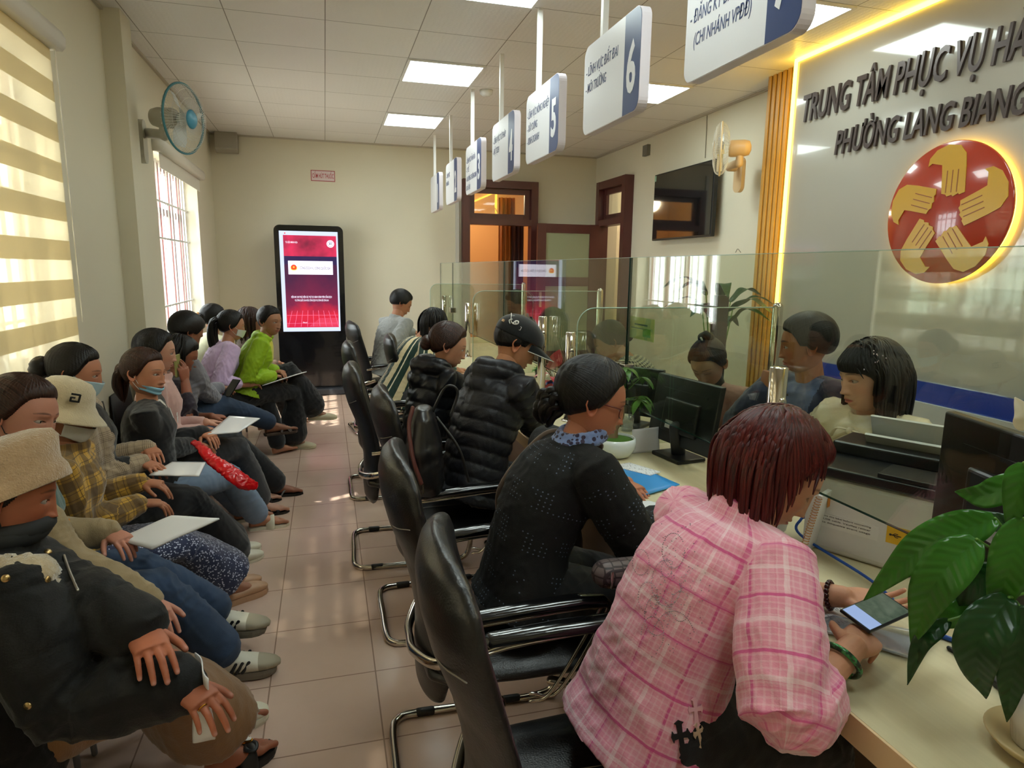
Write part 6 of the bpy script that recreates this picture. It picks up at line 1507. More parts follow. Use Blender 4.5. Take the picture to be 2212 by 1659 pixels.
# ============================================================ chairs
def leather():
    k = NT('black chair leather'); o = k.obj(); n = k.noise(9, o, 4, .6); v = k.n('TexVoronoi'); v.feature = 'DISTANCE_TO_EDGE'; v.inputs['Scale'].default_value = 140; k.l(o, v.inputs[0])
    k.set(Base_Color=k.mix(n, lin('#0c0c0e'), lin('#1d1c1e')), Roughness=k.math('MULTIPLY_ADD', n, .25, .24)); k.b.inputs['Specular IOR Level'].default_value = .55
    k.bump(k.math('ADD', k.math('MULTIPLY', v.outputs[0], .6), k.math('MULTIPLY', k.noise(14, o, 3), 1.6)), .25, .004); return k.m
M_lea = leather(); M_chr = plain('chair chrome', '#c9c4ba', .14, 1.0); M_pad = plain('black arm pad', '#0d0d0f', .15, coat=.5); M_sti = plain('pale stitching', '#8d8a84', .6)
def make_chair():
    t = thing('office_chair', 'x', 'chair')
    # seat cushion
    S = []
    for x, hw, z, th in ((-.27, .10, .455, .02), (-.26, .19, .455, .035), (-.20, .235, .455, .045), (0, .25, .46, .05), (.16, .255, .465, .05), (.24, .245, .455, .045), (.275, .20, .44, .03), (.285, .10, .435, .015)):
        S.append(((x, 0, z), A([0, 1, 0]), A([0, 0, 1]), hw, th))
    v, f = union([loft(S, 32)], .009, 4); v[:, 2] += .006*np.cos(v[:, 1]*12)*(v[:, 2] > .46); mk('seat', v, f, M_lea, t, v)
    mb = MB(); mb.tube([(x, 0.0, .512+.004*cos(x*6)) for x in np.linspace(-.2, .24, 12)], .0016, 5); mb.build('seat_stitching', M_sti, t)
    # backrest: padded shell, wide shoulders, tapering to a rounded tongue at the bottom
    S = []; C_ = [(-.225, .30, .05), (-.235, .31, .10), (-.245, .35, .165), (-.25, .42, .205), (-.245, .50, .232), (-.245, .58, .245), (-.26, .68, .248), (-.285, .78, .245), (-.315, .88, .243), (-.335, .96, .238), (-.34, 1.02, .225), (-.338, 1.06, .19), (-.332, 1.08, .13), (-.328, 1.086, .05)]
    for i, (x, z, hw) in enumerate(C_):
        j = min(i+1, len(C_)-1); k_ = max(0, i-1); d = nrm([C_[j][0]-C_[k_][0], 0, C_[j][1]-C_[k_][1]]); th = .034 if 1 < i < len(C_)-2 else .02
        if i in (8, 9, 10): th = .042
        S.append(((x, 0, z), A([0, 1, 0]), np.cross(d, (0, 1, 0)), hw, th))
    v, f = union([loft(S, 36)], .009, 4); v[:, 0] += .9*v[:, 1]**2; mk('backrest', v, f, M_lea, t, v); 
    def bk(y, z, off=-.036):
        x = np.interp(z, [c[1] for c in C_], [c[0] for c in C_]); return (x+off+.9*y*y, y, z)
    mb = MB(); mb.tube(spline([bk(-.235, .92), bk(-.12, .885, -.040), bk(0, .87, -.042), bk(.12, .885, -.040), bk(.235, .92)], 6), .0016, 5); mb.build('back_stitching', M_sti, t)
    # cantilever tube
    R_ = .0125; h = []
    for s_ in (-1, 1): h.append([(.10, .20*s_, .40), (.20, .25*s_, .39), (.27, .265*s_, .33), (.285, .265*s_, .20), (.27, .265*s_, .06), (.20, .265*s_, .014), (0, .265*s_, .013), (-.26, .265*s_, .013), (-.325, .245*s_, .013), (-.345, .18*s_, .013), (-.345, .0, .013)])
    mb = MB(); P_ = spline(h[0], 6); Q_ = spline(h[1], 6); mb.tube(np.vstack([P_, Q_[::-1][1:]]), R_*1.15, 12); mb.build('cantilever_frame', M_chr, t)
    for s_ in (-1, 1):
        for x in (.12, -.20): 
            mb = MB(); mb.tube([(x, .265*s_, .014), (x-.05, .265*s_, .014)], .0155, 12); mb.build('floor_sleeve', M_blkr, t)
    mb = MB(); mb.tube(spline([(-.16, -.235, .53), (-.24, -.20, .50), (-.292, -.08, .475), (-.297, 0, .47), (-.292, .08, .475), (-.24, .20, .50), (-.16, .235, .53)], 7), .013, 10, flat=1.5); mb.build('back_hoop', M_chr, t)
    for s_ in (-1, 1):
        mb = MB()
        for o in (-.012, .012):
            mb.tube(spline([(.02, (.262+o*0)*s_, .40+o), (.09+o, .275*s_, .42), (.215+o, .285*s_, .645), (.20+o*.5, .285*s_, .668), (.10, .285*s_, .672+o*.4), (-.12, .280*s_, .655+o*.4), (-.235, .262*s_, .64+o*.4)], 8), .0055, 8)
        a = mb.build('armrest', M_chr, t)
        v, f = union([loft([((x, .283*s_, z), A([0, 1, 0]), A([0, 0, 1]), w_, h_) for x, z, w_, h_ in ((-.20, .668, .015, .010), (-.185, .672, .026, .016), (0, .686, .030, .018), (.15, .692, .031, .018), (.225, .684, .028, .016), (.245, .672, .016, .010))], 18)], .005, 3); mk('arm_pad', v, f, M_pad, a, v)
    return t
ch0 = make_chair(); CHS = [
 (.53, 1.18, 4, 'black leather chair nearest the viewer, under the woman in pink plaid shirt'), (.51, 1.86, 2, 'black leather chair of the woman in black openwork knit, second nearest'),
 (.55, 2.86, 0, 'black leather chair of the man in black cap, with a dark bag on it'), (.45, 3.62, 2, 'black leather chair of the young woman in black puffer jacket'),
 (.47, 4.72, 0, 'black leather chair behind the black puffer woman, beside the striped top'), (.80, 5.15, 6, 'black leather chair of the person in striped top'), (.55, 6.55, -8, 'farthest black leather chair, under the man in light grey jacket')]
for i, (x, y, a, l) in enumerate(CHS):
    c = ch0 if i == 0 else dup(ch0); c.location = (x, y, 0); c.rotation_euler = (0, 0, radians(-a)); c['label'] = l; c['group'] = 'black visitor chairs along the counter'
# waiting bench units under the seated row
M_bs = plain('bench grey steel', '#8c8f93', .3, .7)
bt = None
for i, y in enumerate((1.35, 1.88, 2.41, 2.94, 3.47, 4.0, 4.53, 5.40, 5.93, 6.46)):
    if bt is None:
        bt = thing('waiting_chair', 'x', 'chair'); mb = MB(); mb.add(*loft([((-.20, 0, .385), A([0, 1, 0]), A([0, 0, 1]), .23, .012), ((0, 0, .375), A([0, 1, 0]), A([0, 0, 1]), .24, .012), ((.20, 0, .39), A([0, 1, 0]), A([0, 0, 1]), .23, .012)], 20)); mb.build('seat', M_blkr, bt)
        mb = MB(); mb.add(*loft([((-.215, 0, .44), A([0, 1, 0]), A([1, 0, 0]), .22, .012), ((-.255, 0, .62), A([0, 1, 0]), A([1, 0, 0]), .23, .012), ((-.275, 0, .82), A([0, 1, 0]), A([1, 0, 0]), .20, .012)], 20)); mb.build('backrest', M_blkr, bt)
        for sx in (-.18, .18):
            for sy in (-.2, .2): mb = MB(); mb.tube([(sx, sy, .38), (sx*1.1, sy, .01)], .010, 8); mb.build('leg', M_bs, bt)
        c = bt
    else: c = dup(bt)
    c.location = (-.985, y, -.045*0); c['group'] = 'black waiting chairs along the left wall'; c['label'] = 'black waiting chair mostly hidden under the seated people by the left wall'
# ============================================================ things on and around the counter
def sheet(name, pts, mat, lab, cat='paper', t=.0015, grp=None, wrinkle=.0, n=10, parent=None):
    """rectangular sheet through four corner points (3D), slightly curved"""
    a, b, c, d = [A(q) for q in pts]; v = []
    nz = nrm(np.cross(b-a, d-a)); rs = np.random.RandomState(len(lab))
    for j in range(n+1):
        for i in range(n+1):
            u, w_ = i/n, j/n; q = a*(1-u)*(1-w_)+b*u*(1-w_)+c*u*w_+d*(1-u)*w_; v.append(q+nz*wrinkle*(sin(u*4+1)*cos(w_*3)))
    f = [(j*(n+1)+i, j*(n+1)+i+1, (j+1)*(n+1)+i+1, (j+1)*(n+1)+i) for j in range(n) for i in range(n)]
    mb = MB(); mb.add(v, f); o = mb.build(name, mat, parent, **(tg(lab, cat, grp) if parent is None else {})); md = o.modifiers.new('s', 'SOLIDIFY'); md.thickness = t
    if parent is None: recenter(o, sum([a, b, c, d])/4)
    return o
def zq(pts, Z): return [at(x, y, Z=Z) for x, y in pts]
plas = glassmat('clear plastic sleeve', '#e9ecee', boost=.10, rough=.12)
M_prt = NT('printed paper'); _s = M_prt.obj(); _n = M_prt.noise(1, M_prt.scale(_s, (220, 40, 1)), 2); M_prt.set(Base_Color=M_prt.mix(M_prt.math('GREATER_THAN', _n, .60), lin('#dfe0e4'), lin('#8c8f98')), Roughness=.6); M_prt = M_prt.m
# papers on laps
sheet('document_folder', [at(250, 1165, Z=.66), at(372, 1118, Z=.70), at(474, 1120, Z=.72), at(330, 1190, Z=.65)], M_paper, 'stack of papers in a clear sleeve on the jeans of the woman in khaki', 'paper', .006, wrinkle=.004)
sheet('paper_sheet', [at(322, 1028, Z=.655), at(372, 1000, Z=.66), at(444, 1001, Z=.66), at(430, 1030, Z=.655)], M_paper, 'white papers under the hands of the woman in check blazer', 'paper', .006)
sheet('paper_sheet', [at(448, 940, Z=.66), at(495, 900, Z=.67), at(562, 905, Z=.66), at(515, 935, Z=.65)], M_paper, 'white documents on the knees of the woman in blush cardigan', 'paper', .006)
sheet('paper_sheet', [at(566, 832, Y=5.62), at(640, 808, Y=5.75), at(662, 802, Y=5.95), at(590, 826, Y=5.95)], M_paper, 'sheaf of papers on the knee of the woman in lime windbreaker', 'paper', .008)
sheet('paper_sheet', [at(413, 1412, Z=.70), at(462, 1462, Z=.69), at(455, 1600, Z=.52), at(428, 1600, Z=.52)], M_paper, 'folded white paper held in the hands of the woman in black padded coat', 'paper', .003, wrinkle=.012)
# red plastic bag
bp = [at(420, 955, Z=.69), at(436, 968, Z=.70), at(455, 990, Z=.66), at(490, 1015, Z=.61), at(525, 1040, Z=.55), at(548, 1048, Z=.52)]
v, f = union([tube(spline(bp, 6), lerpr([.022, .028, .036, .044, .048, .030], 31), 18, flat=.55)], .006, 2); v = v+vnormals(v, f)*(foldnoise(v, 45, 3)*.010)[:, None]
o = mk('plastic_bag', v, f, plain('glossy red plastic', '#d3141c', .18), None, v, **tg('crumpled glossy red plastic bag on the lap of the woman in black hoodie', 'bag')); recenter(o, bp[2])
# handbag on chair of cap man
t = thing('handbag', 'dark leather handbag with brown zip on the third chair', 'bag', (.42, 2.65, .5)); bc = at(915, 960, Y=2.62)
v, f = union([loft([(bc+A([0, 0, z]), A([.25, 1, 0]), A([1, -.25, 0]), a, b) for z, a, b in ((-.20, .10, .075), (-.15, .13, .085), (0, .13, .075), (.12, .10, .05), (.16, .06, .03))], 24)], .007, 3); v = v+vnormals(v, f)*(foldnoise(v, 14, 3)*.008)[:, None]; mk('bag_body', v, f, plain('dark bag leather', '#1e1c1d', .3), t, v)
mb = MB(); mb.tube(spline([bc+A([-.05, -.06, .17]), bc+A([-.07, -.09, .10]), bc+A([-.06, -.13, -.02]), bc+A([-.03, -.14, -.12])], 6), .007, 8, flat=1.8); mb.build('zip_tape', plain('brown zip tape', '#5d302a', .5), t)
mb = MB(); mb.tube(spline([bc+A([.03, .0, .12]), bc+A([.09, -.02, .24]), bc+A([.14, -.02, .22]), bc+A([.11, -.02, .12])], 7), .006, 8); mb.tube(spline([bc+A([.05, -.04, .12]), bc+A([.13, -.09, .0]), bc+A([.17, -.10, -.14])], 7), .006, 8); mb.build('handle', M_blks, t)
mb = MB(); mb.box(bc+A([-.025, -.15, -.14]), (.006, .008, .04)); mb.build('zip_pull', M_chr, t)
t = thing('purse', 'patterned grey purse wedged between the two nearest customers', 'bag', (.72, 1.62, .6)); bc = at(1378, 1245, Y=1.55)
v, f = union([tube([bc+A([-.10, 0, .02]), bc+A([0, 0, .01]), bc+A([.12, 0, -.03])], [.04, .048, .045], 16, flat=1.0)], .006, 3)
kq = NT('hexagon purse'); vo = kq.n('TexVoronoi'); vo.feature = 'DISTANCE_TO_EDGE'; vo.inputs['Scale'].default_value = 38; vo.inputs['Randomness'].default_value = .2; kq.l(kq.obj(), vo.inputs[0]); kq.set(Base_Color=kq.mix(kq.math('LESS_THAN', vo.outputs[0], .08), lin('#6b5f60'), lin('#3a3033')), Roughness=.4)
mk('purse_body', v, f, kq.m, t, v); mb = MB(); mb.tube([bc+A([-.10, -.03, .02]), bc+A([-.10, -.045, .045]), bc+A([-.10, -.045, 0])], .004, 6); mb.build('buckle', M_chr, t)
# slip of papers, folder, phone near the pink shirt
sheet('blue_folder', zq([(1315, 1015), (1375, 1008), (1468, 1048), (1345, 1085)], CZ+.006), plain('bright blue folder', '#2f8fd6', .35), 'bright blue plastic folder on the counter beside the hand of the woman in glasses', 'folder', .004)
sheet('paper_sheet', zq([(1318, 1006), (1360, 1000), (1428, 1020), (1405, 1028)], CZ+.010), M_prt, 'printed sheet lying on the far edge of the blue folder', 'paper', .002)
sheet('paper_sheet', zq([(1362, 1088), (1400, 1082), (1470, 1100), (1420, 1115)], CZ+.004), M_paper, 'white slip between the hand of the woman in glasses and the pink shirt', 'paper', .002)
sheet('paper_sheet', zq([(1700, 1300), (1760, 1255), (1900, 1320), (1850, 1400)], CZ+.003), M_prt, 'large printed form under the phone of the woman in pink plaid', 'paper', .002)
sheet('plastic_sleeve', zq([(1720, 1345), (1800, 1330), (2035, 1372), (1985, 1430)], CZ+.008), plas, 'clear plastic sleeve over white papers on the near counter', 'folder', .001)
sheet('paper_sheet', zq([(1760, 1360), (1850, 1348), (1998, 1385), (1960, 1420)], CZ+.0055), M_paper, 'white papers inside the clear sleeve near the potted plant', 'paper', .002)
sheet('paper_sheet', zq([(1128, 900), (1150, 872), (1180, 880), (1165, 925)], CZ+.004), M_prt, 'printed form in front of the man in black cap', 'paper', .002, wrinkle=.003)
ph = at(1893, 1322, Z=.875); dx = nrm(at(1955, 1292, Z=.875)-at(1832, 1345, Z=.875)); dn = nrm(A([-.35, -.35, 1])); dn = nrm(dn-dx*(dn@dx)); dy = np.cross(dn, dx)
t = thing('smartphone', 'smartphone held flat by the woman in pink plaid, screen lit', 'phone', tuple(ph)); B_ = basis(dx, dy, dn)
MB().box(ph, (.160, .072, .008), B_, bev=.003).build('phone_body', plain('phone case dark', '#1b1d22', .3), t)
kq = NT('phone screen'); n_ = kq.noise(60, kq.obj(), 3); kq.set(Base_Color=(0, 0, 0, 1), Emission_Color=kq.mix(n_, lin('#2a3a30'), lin('#5c6a58')), Emission_Strength=.5, Roughness=.1)
MB().box(ph+dn*.0043+dx*.02, (.105, .064, .0006), B_).build('screen', kq.m, t); MB().box(ph+dn*.0043-dx*.055, (.042, .064, .0006), B_).build('app_panel', emis('phone app blue', '#8fa6d0', .55), t)
# monitors
def monitor(c, right, up, nrm_, W_, H_, lab, foot):
    t = thing('monitor', lab, 'monitor', (c[0], c[1], CZ)); B_ = basis(right, up, nrm_); K = plain('monitor black', '#131517', .35)
    MB().box(c, (W_, H_, .028), B_, bev=.006).build('casing', K, t); MB().box(A(c)+nrm_*-.0148, (W_-.02, H_-.03, .0015), B_).build('screen', plain('monitor screen', '#1a2228', .1), t)
    mb = MB(); mb.box(A(c)+nrm_*.020+A([0, 0, -.02]), (W_*.55, H_*.5, .025), B_, bev=.01); mb.box(A(c)+nrm_*.016+up*H_*.30, (W_*.7, .008, .004), B_); mb.build('back_cover', K, t)
    b = A(c)+nrm_*(.02 if W_ < .45 else -.05); b[2] = CZ; mb = MB(); mb.tube([A(c)+nrm_*.03-up*H_*.2, b+A([0, 0, .02])], .024, 12, flat=1.4); mb.build('stand', K, t)
    MB().box(b+A([0, 0, .009]), (W_*.45, .15, .018), basis(right, nrm([nrm_[0], nrm_[1], 0]), (0, 0, 1)), bev=.006).build('stand_base', K, t)
    MB().box(A(c)+nrm_*.0345-up*H_*.20-right*0.05, (.05, .035, .001), B_).build('sticker', plain('grey label', '#b9b9b4', .5), t); return t
def mon_from(p0, p1, p2, xs, lab):
    pass
a = at(1428, 803, X=1.50); b = at(1565, 838, X=1.56); c_ = at(1428, 925, X=1.42); rt = nrm([b[0]-a[0], b[1]-a[1], 0]); nn = A([-rt[1]*-1*1, 0, 0]); nn = nrm(np.cross(rt, (0, 0, 1))); nn = nn if nn[0] < 0 else -nn; upv = nrm(A([0, 0, 1])-nn*.16)
Wm = np.linalg.norm((b-a)[:2]); monitor((a+b)/2-upv*.15, rt, upv, nn, Wm, .30, 'black monitor seen from behind between the clerk in dusty pink and the customer in glasses', None)
a = at(1375, 790, Y=3.35); monitor(at(1377, 845, Y=3.12), nrm([.75, -1, 0]), A([0, 0, 1.]), nrm([-1, -.75, 0]), .30, .26, 'dark monitor behind the bonsai, in front of the houndstooth clerk', None)
a = at(2023, 887, Y=1.12); b = at(2300, 930, Y=.80); rt = nrm([b[0]-a[0], b[1]-a[1], 0]); nn = nrm(np.cross(rt, (0, 0, 1))); nn = nn if nn[0] < 0 else -nn
cM = A([(a[0]+.24*rt[0]), a[1]+.24*rt[1], 1.145]); 
monitor(cM+A([.05, .0, .0]), rt, A([0, 0, 1.]), nn, .50, .30, 'large black monitor at the right edge beside the printer', None)
# printer
t = thing('printer', 'white and black multifunction printer beside the near monitor', 'printer', (1.62, 1.52, CZ)); PB = rotz(radians(-62))
pc = A([1.60, 1.48, CZ]); M_pw = plain('printer white', '#dcdcdb', .35); M_pk = plain('printer black', '#1b1b1e', .3)
def pbox(x0, x1, y0, y1, z0, z1, mat, nm, bev=.006, par=None):
    return MB().box(pc+PB@A([(x0+x1)/2, (y0+y1)/2, (z0+z1)/2]), (x1-x0, y1-y0, z1-z0), PB, bev=bev).build(nm, mat, par or t)
pbox(-.19, .19, -.16, .18, 0, .235, M_pw, 'body', .02); pbox(-.195, .195, -.165, .185, .232, .262, M_pk, 'scanner_lid', .006); pbox(-.19, .19, .02, .19, .26, .30, M_pk, 'document_feeder', .008)
pbox(.0, .18, -.16, -.03, .262, .275, M_pk, 'control_panel', .003); MB().box(pc+PB@A([.0, .13, .325]), (.22, .008, .13), PB@A([[1, 0, 0], [0, cos(.5), -sin(.5)], [0, sin(.5), cos(.5)]])).build('paper_tray', M_pw, t)
MB().box(pc+PB@A([.0, .09, .295]), (.22, .008, .09), PB@A([[1, 0, 0], [0, cos(.7), -sin(.7)], [0, sin(.7), cos(.7)]])).build('output_tray', M_pw, t)
pbox(-.1915, -.1895, -.12, -.08, .05, .17, plain('port panel', '#77797b', .5), 'port_panel', 0)
yl_ = pbox(.040, .105, -.1615, -.1600, .085, .135, plain('warning yellow', '#e3b41a', .4), 'usb_label', 0)
MB().box(pc+PB@A([-.07, -.1605, .10]), (.18, .0012, .04), PB).build('instruction_label', plain('label white', '#e4e4e2', .5), t)
X3, Z3_ = PB@A([1, 0, 0]), A([0, 0, 1])
for i, s_ in enumerate(('Remove this label before connecting', 'the USB cable. Veuillez retirer', 'cette étiquette avant usage')): textobj(s_, 'label_text', M_blkr, pc+PB@A([-.15, -.1614, .112-i*.010]), X3, Z3_, .005, .15, .0003, 0, 0, t)
mb = MB(); o_ = pc+PB@A([.050, -.1622, .11]); mb.tube([o_, o_+X3*.026], .0012, 5); mb.tube([o_+X3*.006, o_+X3*.011+Z3_*.005, o_+X3*.018+Z3_*.005], .001, 5); mb.tube([o_+X3*.009, o_+X3*.013-Z3_*.005, o_+X3*.019-Z3_*.005], .001, 5); mb.ell(o_, (.003,)*3); mb.ell(o_+X3*.042, (.007, .0015, .007), PB); mb.build('usb_mark', M_blkr, yl_)
t = thing('blue_cable', 'blue network cable plugged into the white printer', 'cable', tuple(pc)); 
pp_ = pc+PB@A([-.20, -.10, .07]); mb = MB(); mb.tube(spline([pp_, pp_+A([-.03, -.01, .0]), pp_+A([-.045, -.03, -.04]), A([1.38, 1.33, CZ+.012]), A([1.36, 1.22, CZ+.006])], 8), .0042, 8); mb.build('cord', plain('blue cable', '#1f55b8', .4), t)
mb = MB(); mb.tube(spline([at(2030, 1372, Z=CZ+.006), at(2075, 1388, Z=CZ+.006), at(2120, 1398, Z=CZ+.006), at(2200, 1400, Z=CZ+.006)], 6), .006, 8); mb.build('blue_cable', plain('blue cable', '#1f55b8', .4), None, **tg('blue cable lying on the counter behind the plant leaves', 'cable'))
mb = MB(); mb.tube(spline([at(2050, 1400, Z=CZ+.005), at(2100, 1430, Z=CZ+.005), at(2200, 1460, Z=CZ+.005)], 6), .005, 8); mb.build('black_cable', M_blkr, None, **tg('thick black cable nearest the plant pot on the counter', 'cable')); mb = MB(); mb.tube(spline([at(2040, 1310, Z=CZ+.005), at(2080, 1340, Z=CZ+.005), at(2200, 1330, Z=CZ+.005)], 6), .003, 8); mb.build('black_cable', M_blkr, None, **tg('thin black cable farther back behind the plant leaves', 'cable'))
# spiral notebooks (desk calendars)
for i, (x, y, l) in enumerate(((1.335, 1.62, 'white spiral notebook standing nearest the face of the woman in pink'), (1.385, 1.52, 'spiral desk calendar with orange coil beside the white printer'))):
    t = thing('spiral_notebook', l, 'notebook', (x, y, CZ), 'spiral notebooks by the printer'); R2 = rotz(radians(20))@A([[1, 0, 0], [0, 1, 0], [0, 0, 1]]); tl = A([[cos(.18), 0, sin(.18)], [0, 1, 0], [-sin(.18), 0, cos(.18)]])
    Bn = rotz(radians(-60))@tl; c = A([x, y, CZ+.102]); MB().box(c, (.012, .14, .19), Bn).build('pages', M_paper, t)
    mb = MB()
    for j in range(22): z = -.09+j*.0085; q = c+Bn@A([0, -.07, z]); mb.tube([q+Bn@A([.009*cos(a_), .008*sin(a_)-.004, 0]) for a_ in np.linspace(0, 2*pi, 9)], .0011, 5)
    mb.build('coil', plain('coil black', '#2a2622', .4) if i == 0 else plain('coil orange', '#b87a2e', .4), t)
MB().box(A([1.402, 1.507, CZ+.16]), (.002, .03, .03), rotz(radians(-60))).build('sticker', plain('sticker orange', '#d98a2e', .5), t)
# bonsai, bowl
def leaf(mb, p, d, L_, W_, up=(0, 0, 1), droop=.3, nu=9, nv=5, fold=.12, wav=0):
    d = nrm(d); up = A(up); s_ = nrm(np.cross(d, up)); u2 = np.cross(s_, d); v = []; q = A(p).copy(); dd = d.copy()
    for i in range(nu):
        u = i/(nu-1); w_ = W_*(sin(pi*min(1, u**.75*.98+.02)))**.9*(1-.15*u)+.0005
        for j in range(nv): t_ = -1+2*j/(nv-1); v.append(q+s_*t_*w_+u2*(abs(t_)*fold*w_+wav*sin(u*9+t_*2)*w_*abs(t_)))
        dd = nrm(dd+A([0, 0, -1])*droop*.35/(nu/8)); u2 = nrm(np.cross(s_, dd)); q = q+dd*L_/(nu-1)
    f = [(i*nv+j, i*nv+j+1, (i+1)*nv+j+1, (i+1)*nv+j) for i in range(nu-1) for j in range(nv-1)]
    v = A(v); n0 = len(v); v2 = v-u2*.0006; mb.add(np.vstack([v, v2]), f+[tuple(q_+n0 for q_ in z[::-1]) for z in f]); return mb
M_cer = plain('white ceramic', '#dfe6e4', .12, coat=.5); M_moss = plain('green moss', '#4f7a24', .95, bump=1, bscale=120, var=.5); M_bark = plain('bonsai bark', '#8a7350', .8, bump=.6, bscale=60, var=.3)
def leafmat(name, c1, c2, rough=.35):
    k = NT(name); o = k.obj(); k.set(Base_Color=k.mix(k.noise(5, o, 3), lin(c1), lin(c2)), Roughness=rough); k.b.inputs['Transmission Weight'].default_value = 0; k.bump(k.noise(60, o, 2), .15, .002)
    tr = k.n('BsdfTranslucent'); tr.inputs[0].default_value = lin(c2); mx = k.n('MixShader'); mx.inputs[0].default_value = .22; k.l(k.b.outputs[0], mx.inputs[1]); k.l(tr.outputs[0], mx.inputs[2]); k.l(mx.outputs[0], k.out.inputs[0]); return k.m
M_lf1 = leafmat('money tree leaf', '#3c6a26', '#5f8f3a')
bw = at(1326, 985, Z=CZ); bw = A([bw[0]-.0, bw[1], CZ]); t = thing('bonsai', 'small bonsai tree in a round white bowl with green moss', 'potted plant', tuple(bw))
MB().lathe([(0, 0), (.055, 0), (.075, .012), (.094, .045), (.096, .07), (.090, .088), (.086, .088), (.090, .066), (.07, .03), (0, .03)], bw, 40).build('bowl', M_cer, t); MB().lathe([(0, .088), (.05, .086), (.084, .078), (.05, .05), (0, .05)], bw, 30).build('moss', M_moss, t)
tp = [bw+A([-.01, 0, .07]), bw+A([.0, .01, .12]), bw+A([.03, .02, .15]), bw+A([.05, .03, .19]), bw+A([.045, .03, .25]), bw+A([.05, .02, .30])]
mb = MB(); mb.tube(spline(tp, 6), lerpr([.026, .020, .011, .008, .007, .005], 31), 10); mb.build('trunk', M_bark, t)
rs = np.random.RandomState(5); mb = MB()
for (b0, d0) in ((tp[5], (0, 0, 1)), (tp[4], (.9, -.3, .2)), (tp[5]+A([.02, 0, .0]), (.8, .3, .5)), (tp[5], (-.5, -.3, .8)), (tp[4], (.5, -.7, .1))):
    q = b0+nrm(d0)*.09; mb.tube([b0, q], .0022, 6)
    for j in range(6): a_ = 2*pi*j/6+rs.rand(); leaf(mb, q, A([cos(a_), sin(a_), -.25+rs.rand()*.3])+A(d0)*.4, .085, .017, droop=.7)
mb.build('foliage', M_lf1, t)
# anthurium planter
aw = at(1182, 862, Z=CZ); t = thing('anthurium_planter', 'white planter with red and pink anthurium flowers', 'potted plant', (aw[0], aw[1], CZ)); ac = A([aw[0]+.03, aw[1]-.02, CZ])
MB().box(ac+A([0, 0, .045]), (.19, .13, .09), rotz(-.3), bev=.02).build('pot', plain('cream planter', '#d6d0bd', .4), t); MB().box(ac+A([0, 0, .086]), (.165, .105, .015), rotz(-.3), bev=.005).build('soil', plain('dry moss soil', '#7c6a52', .95, bump=1, bscale=150), t)
mb = MB(); px_ = ac+rotz(-.3)@A([-.05, -.0665, .055])
for q in ((0, 0, .014, .002), (0, -.008, .014, .002), (0, .006, .002, .014), (.0, -.026, .014, .002), (.002, -.034, .002, .014), (-.004, -.034, .002, .012)): mb.box(px_+A([q[0], 0, q[1]]), (q[2], .001, q[3]), rotz(-.3))
mb.build('pot_writing', M_blkr, t)
mb = MB(); rs = np.random.RandomState(8)
for i in range(9): a_ = rs.uniform(0, 6.28); mb.tube(spline([ac+A([0, 0, .09]), ac+A([.02*cos(a_), .02*sin(a_), .16]), ac+A([.07*cos(a_), .05*sin(a_), .20+.02*rs.rand()])], 5), .002, 6)
mb.build('stems', plain('anthurium stem', '#6f6a3a', .6), t)
M_an1 = leafmat('anthurium red', '#c02a35', '#e05a62', .3); M_an2 = leafmat('anthurium pink', '#d0525e', '#e88f8f', .35)
for i, (dx_, dy_, dz_, d, L_, W_, m_) in enumerate(((0, 0, .21, (.25, .1, 1), .12, .048, M_an1), (-.02, 0, .19, (-.1, -.3, .8), .09, .036, M_an2), (-.03, -.02, .17, (-1, -.2, .3), .12, .022, M_an2), (-.03, -.02, .13, (-1, -.4, -.1), .12, .022, M_an2), (-.02, -.03, .11, (-.6, -.6, -.4), .11, .026, M_an2), (.03, 0, .17, (.9, -.3, .2), .09, .030, M_an1), (0, -.02, .15, (-.3, -.8, .1), .08, .028, M_an1), (.03, .02, .15, (.8, .4, .0), .09, .03, M_an1))):
    mb = MB(); leaf(mb, ac+A([dx_, dy_, dz_]), d, L_, W_, droop=.3, fold=.25, up=(0, -1, .3) if i < 2 else (0, 0, 1)); mb.build('flower', m_, t)
# white card, bottle, mug, label cards, wrapped paper roll
sheet('name_card', [at(1365, 980, Z=CZ), at(1425, 975, Z=CZ), at(1423, 922, X=at(1425, 975, Z=CZ)[0]), at(1366, 928, X=at(1365, 980, Z=CZ)[0])], M_paper, 'blank white card standing right of the bonsai bowl', 'card', .002)
c = at(1345, 950, Z=CZ)+A([.10, .16, 0]); MB().lathe([(0, 0), (.03, 0), (.033, .06), (.033, .085), (.030, .085), (.029, .005), (0, .005)], c, 24).build('glass_cup', plas, None, **tg('small glass cup behind the bonsai bowl', 'cup'))
c = A(at(1218, 880, Z=CZ)); c[1] += .25; t = thing('water_bottle', 'plastic water bottle with blue label behind the anthurium', 'bottle', tuple(c)); MB().lathe([(0, 0), (.03, 0), (.032, .02), (.032, .15), (.02, .185), (.012, .20), (.012, .215), (0, .215)], c, 24).build('bottle_body', plas, t); MB().lathe([(.0325, .06), (.0328, .06), (.0328, .12), (.0325, .12)], c, 24).build('label', plain('bottle label blue', '#2a3f9a', .4), t)
MB().lathe([(0, .213), (.014, .213), (.014, .23), (0, .23)], c, 16).build('cap', M_white, t)
c = A(at(1165, 815, Z=CZ)); t = thing('small_plant', 'little green leafy plant on the counter beyond the anthurium', 'potted plant', tuple(c)); mb = MB(); rs = np.random.RandomState(3)
for i in range(22): leaf(mb, c+A([0, 0, .05]), (rs.randn(), rs.randn(), .8+rs.rand()), .07, .018, droop=.5)
mb.build('leaves', leafmat('bright small leaf', '#3f9a3a', '#6fc25a'), t); MB().lathe([(0, 0), (.03, 0), (.036, .06), (.032, .06), (0, .055)], c, 20).build('pot', plain('brown pot', '#5a4540', .5), t)
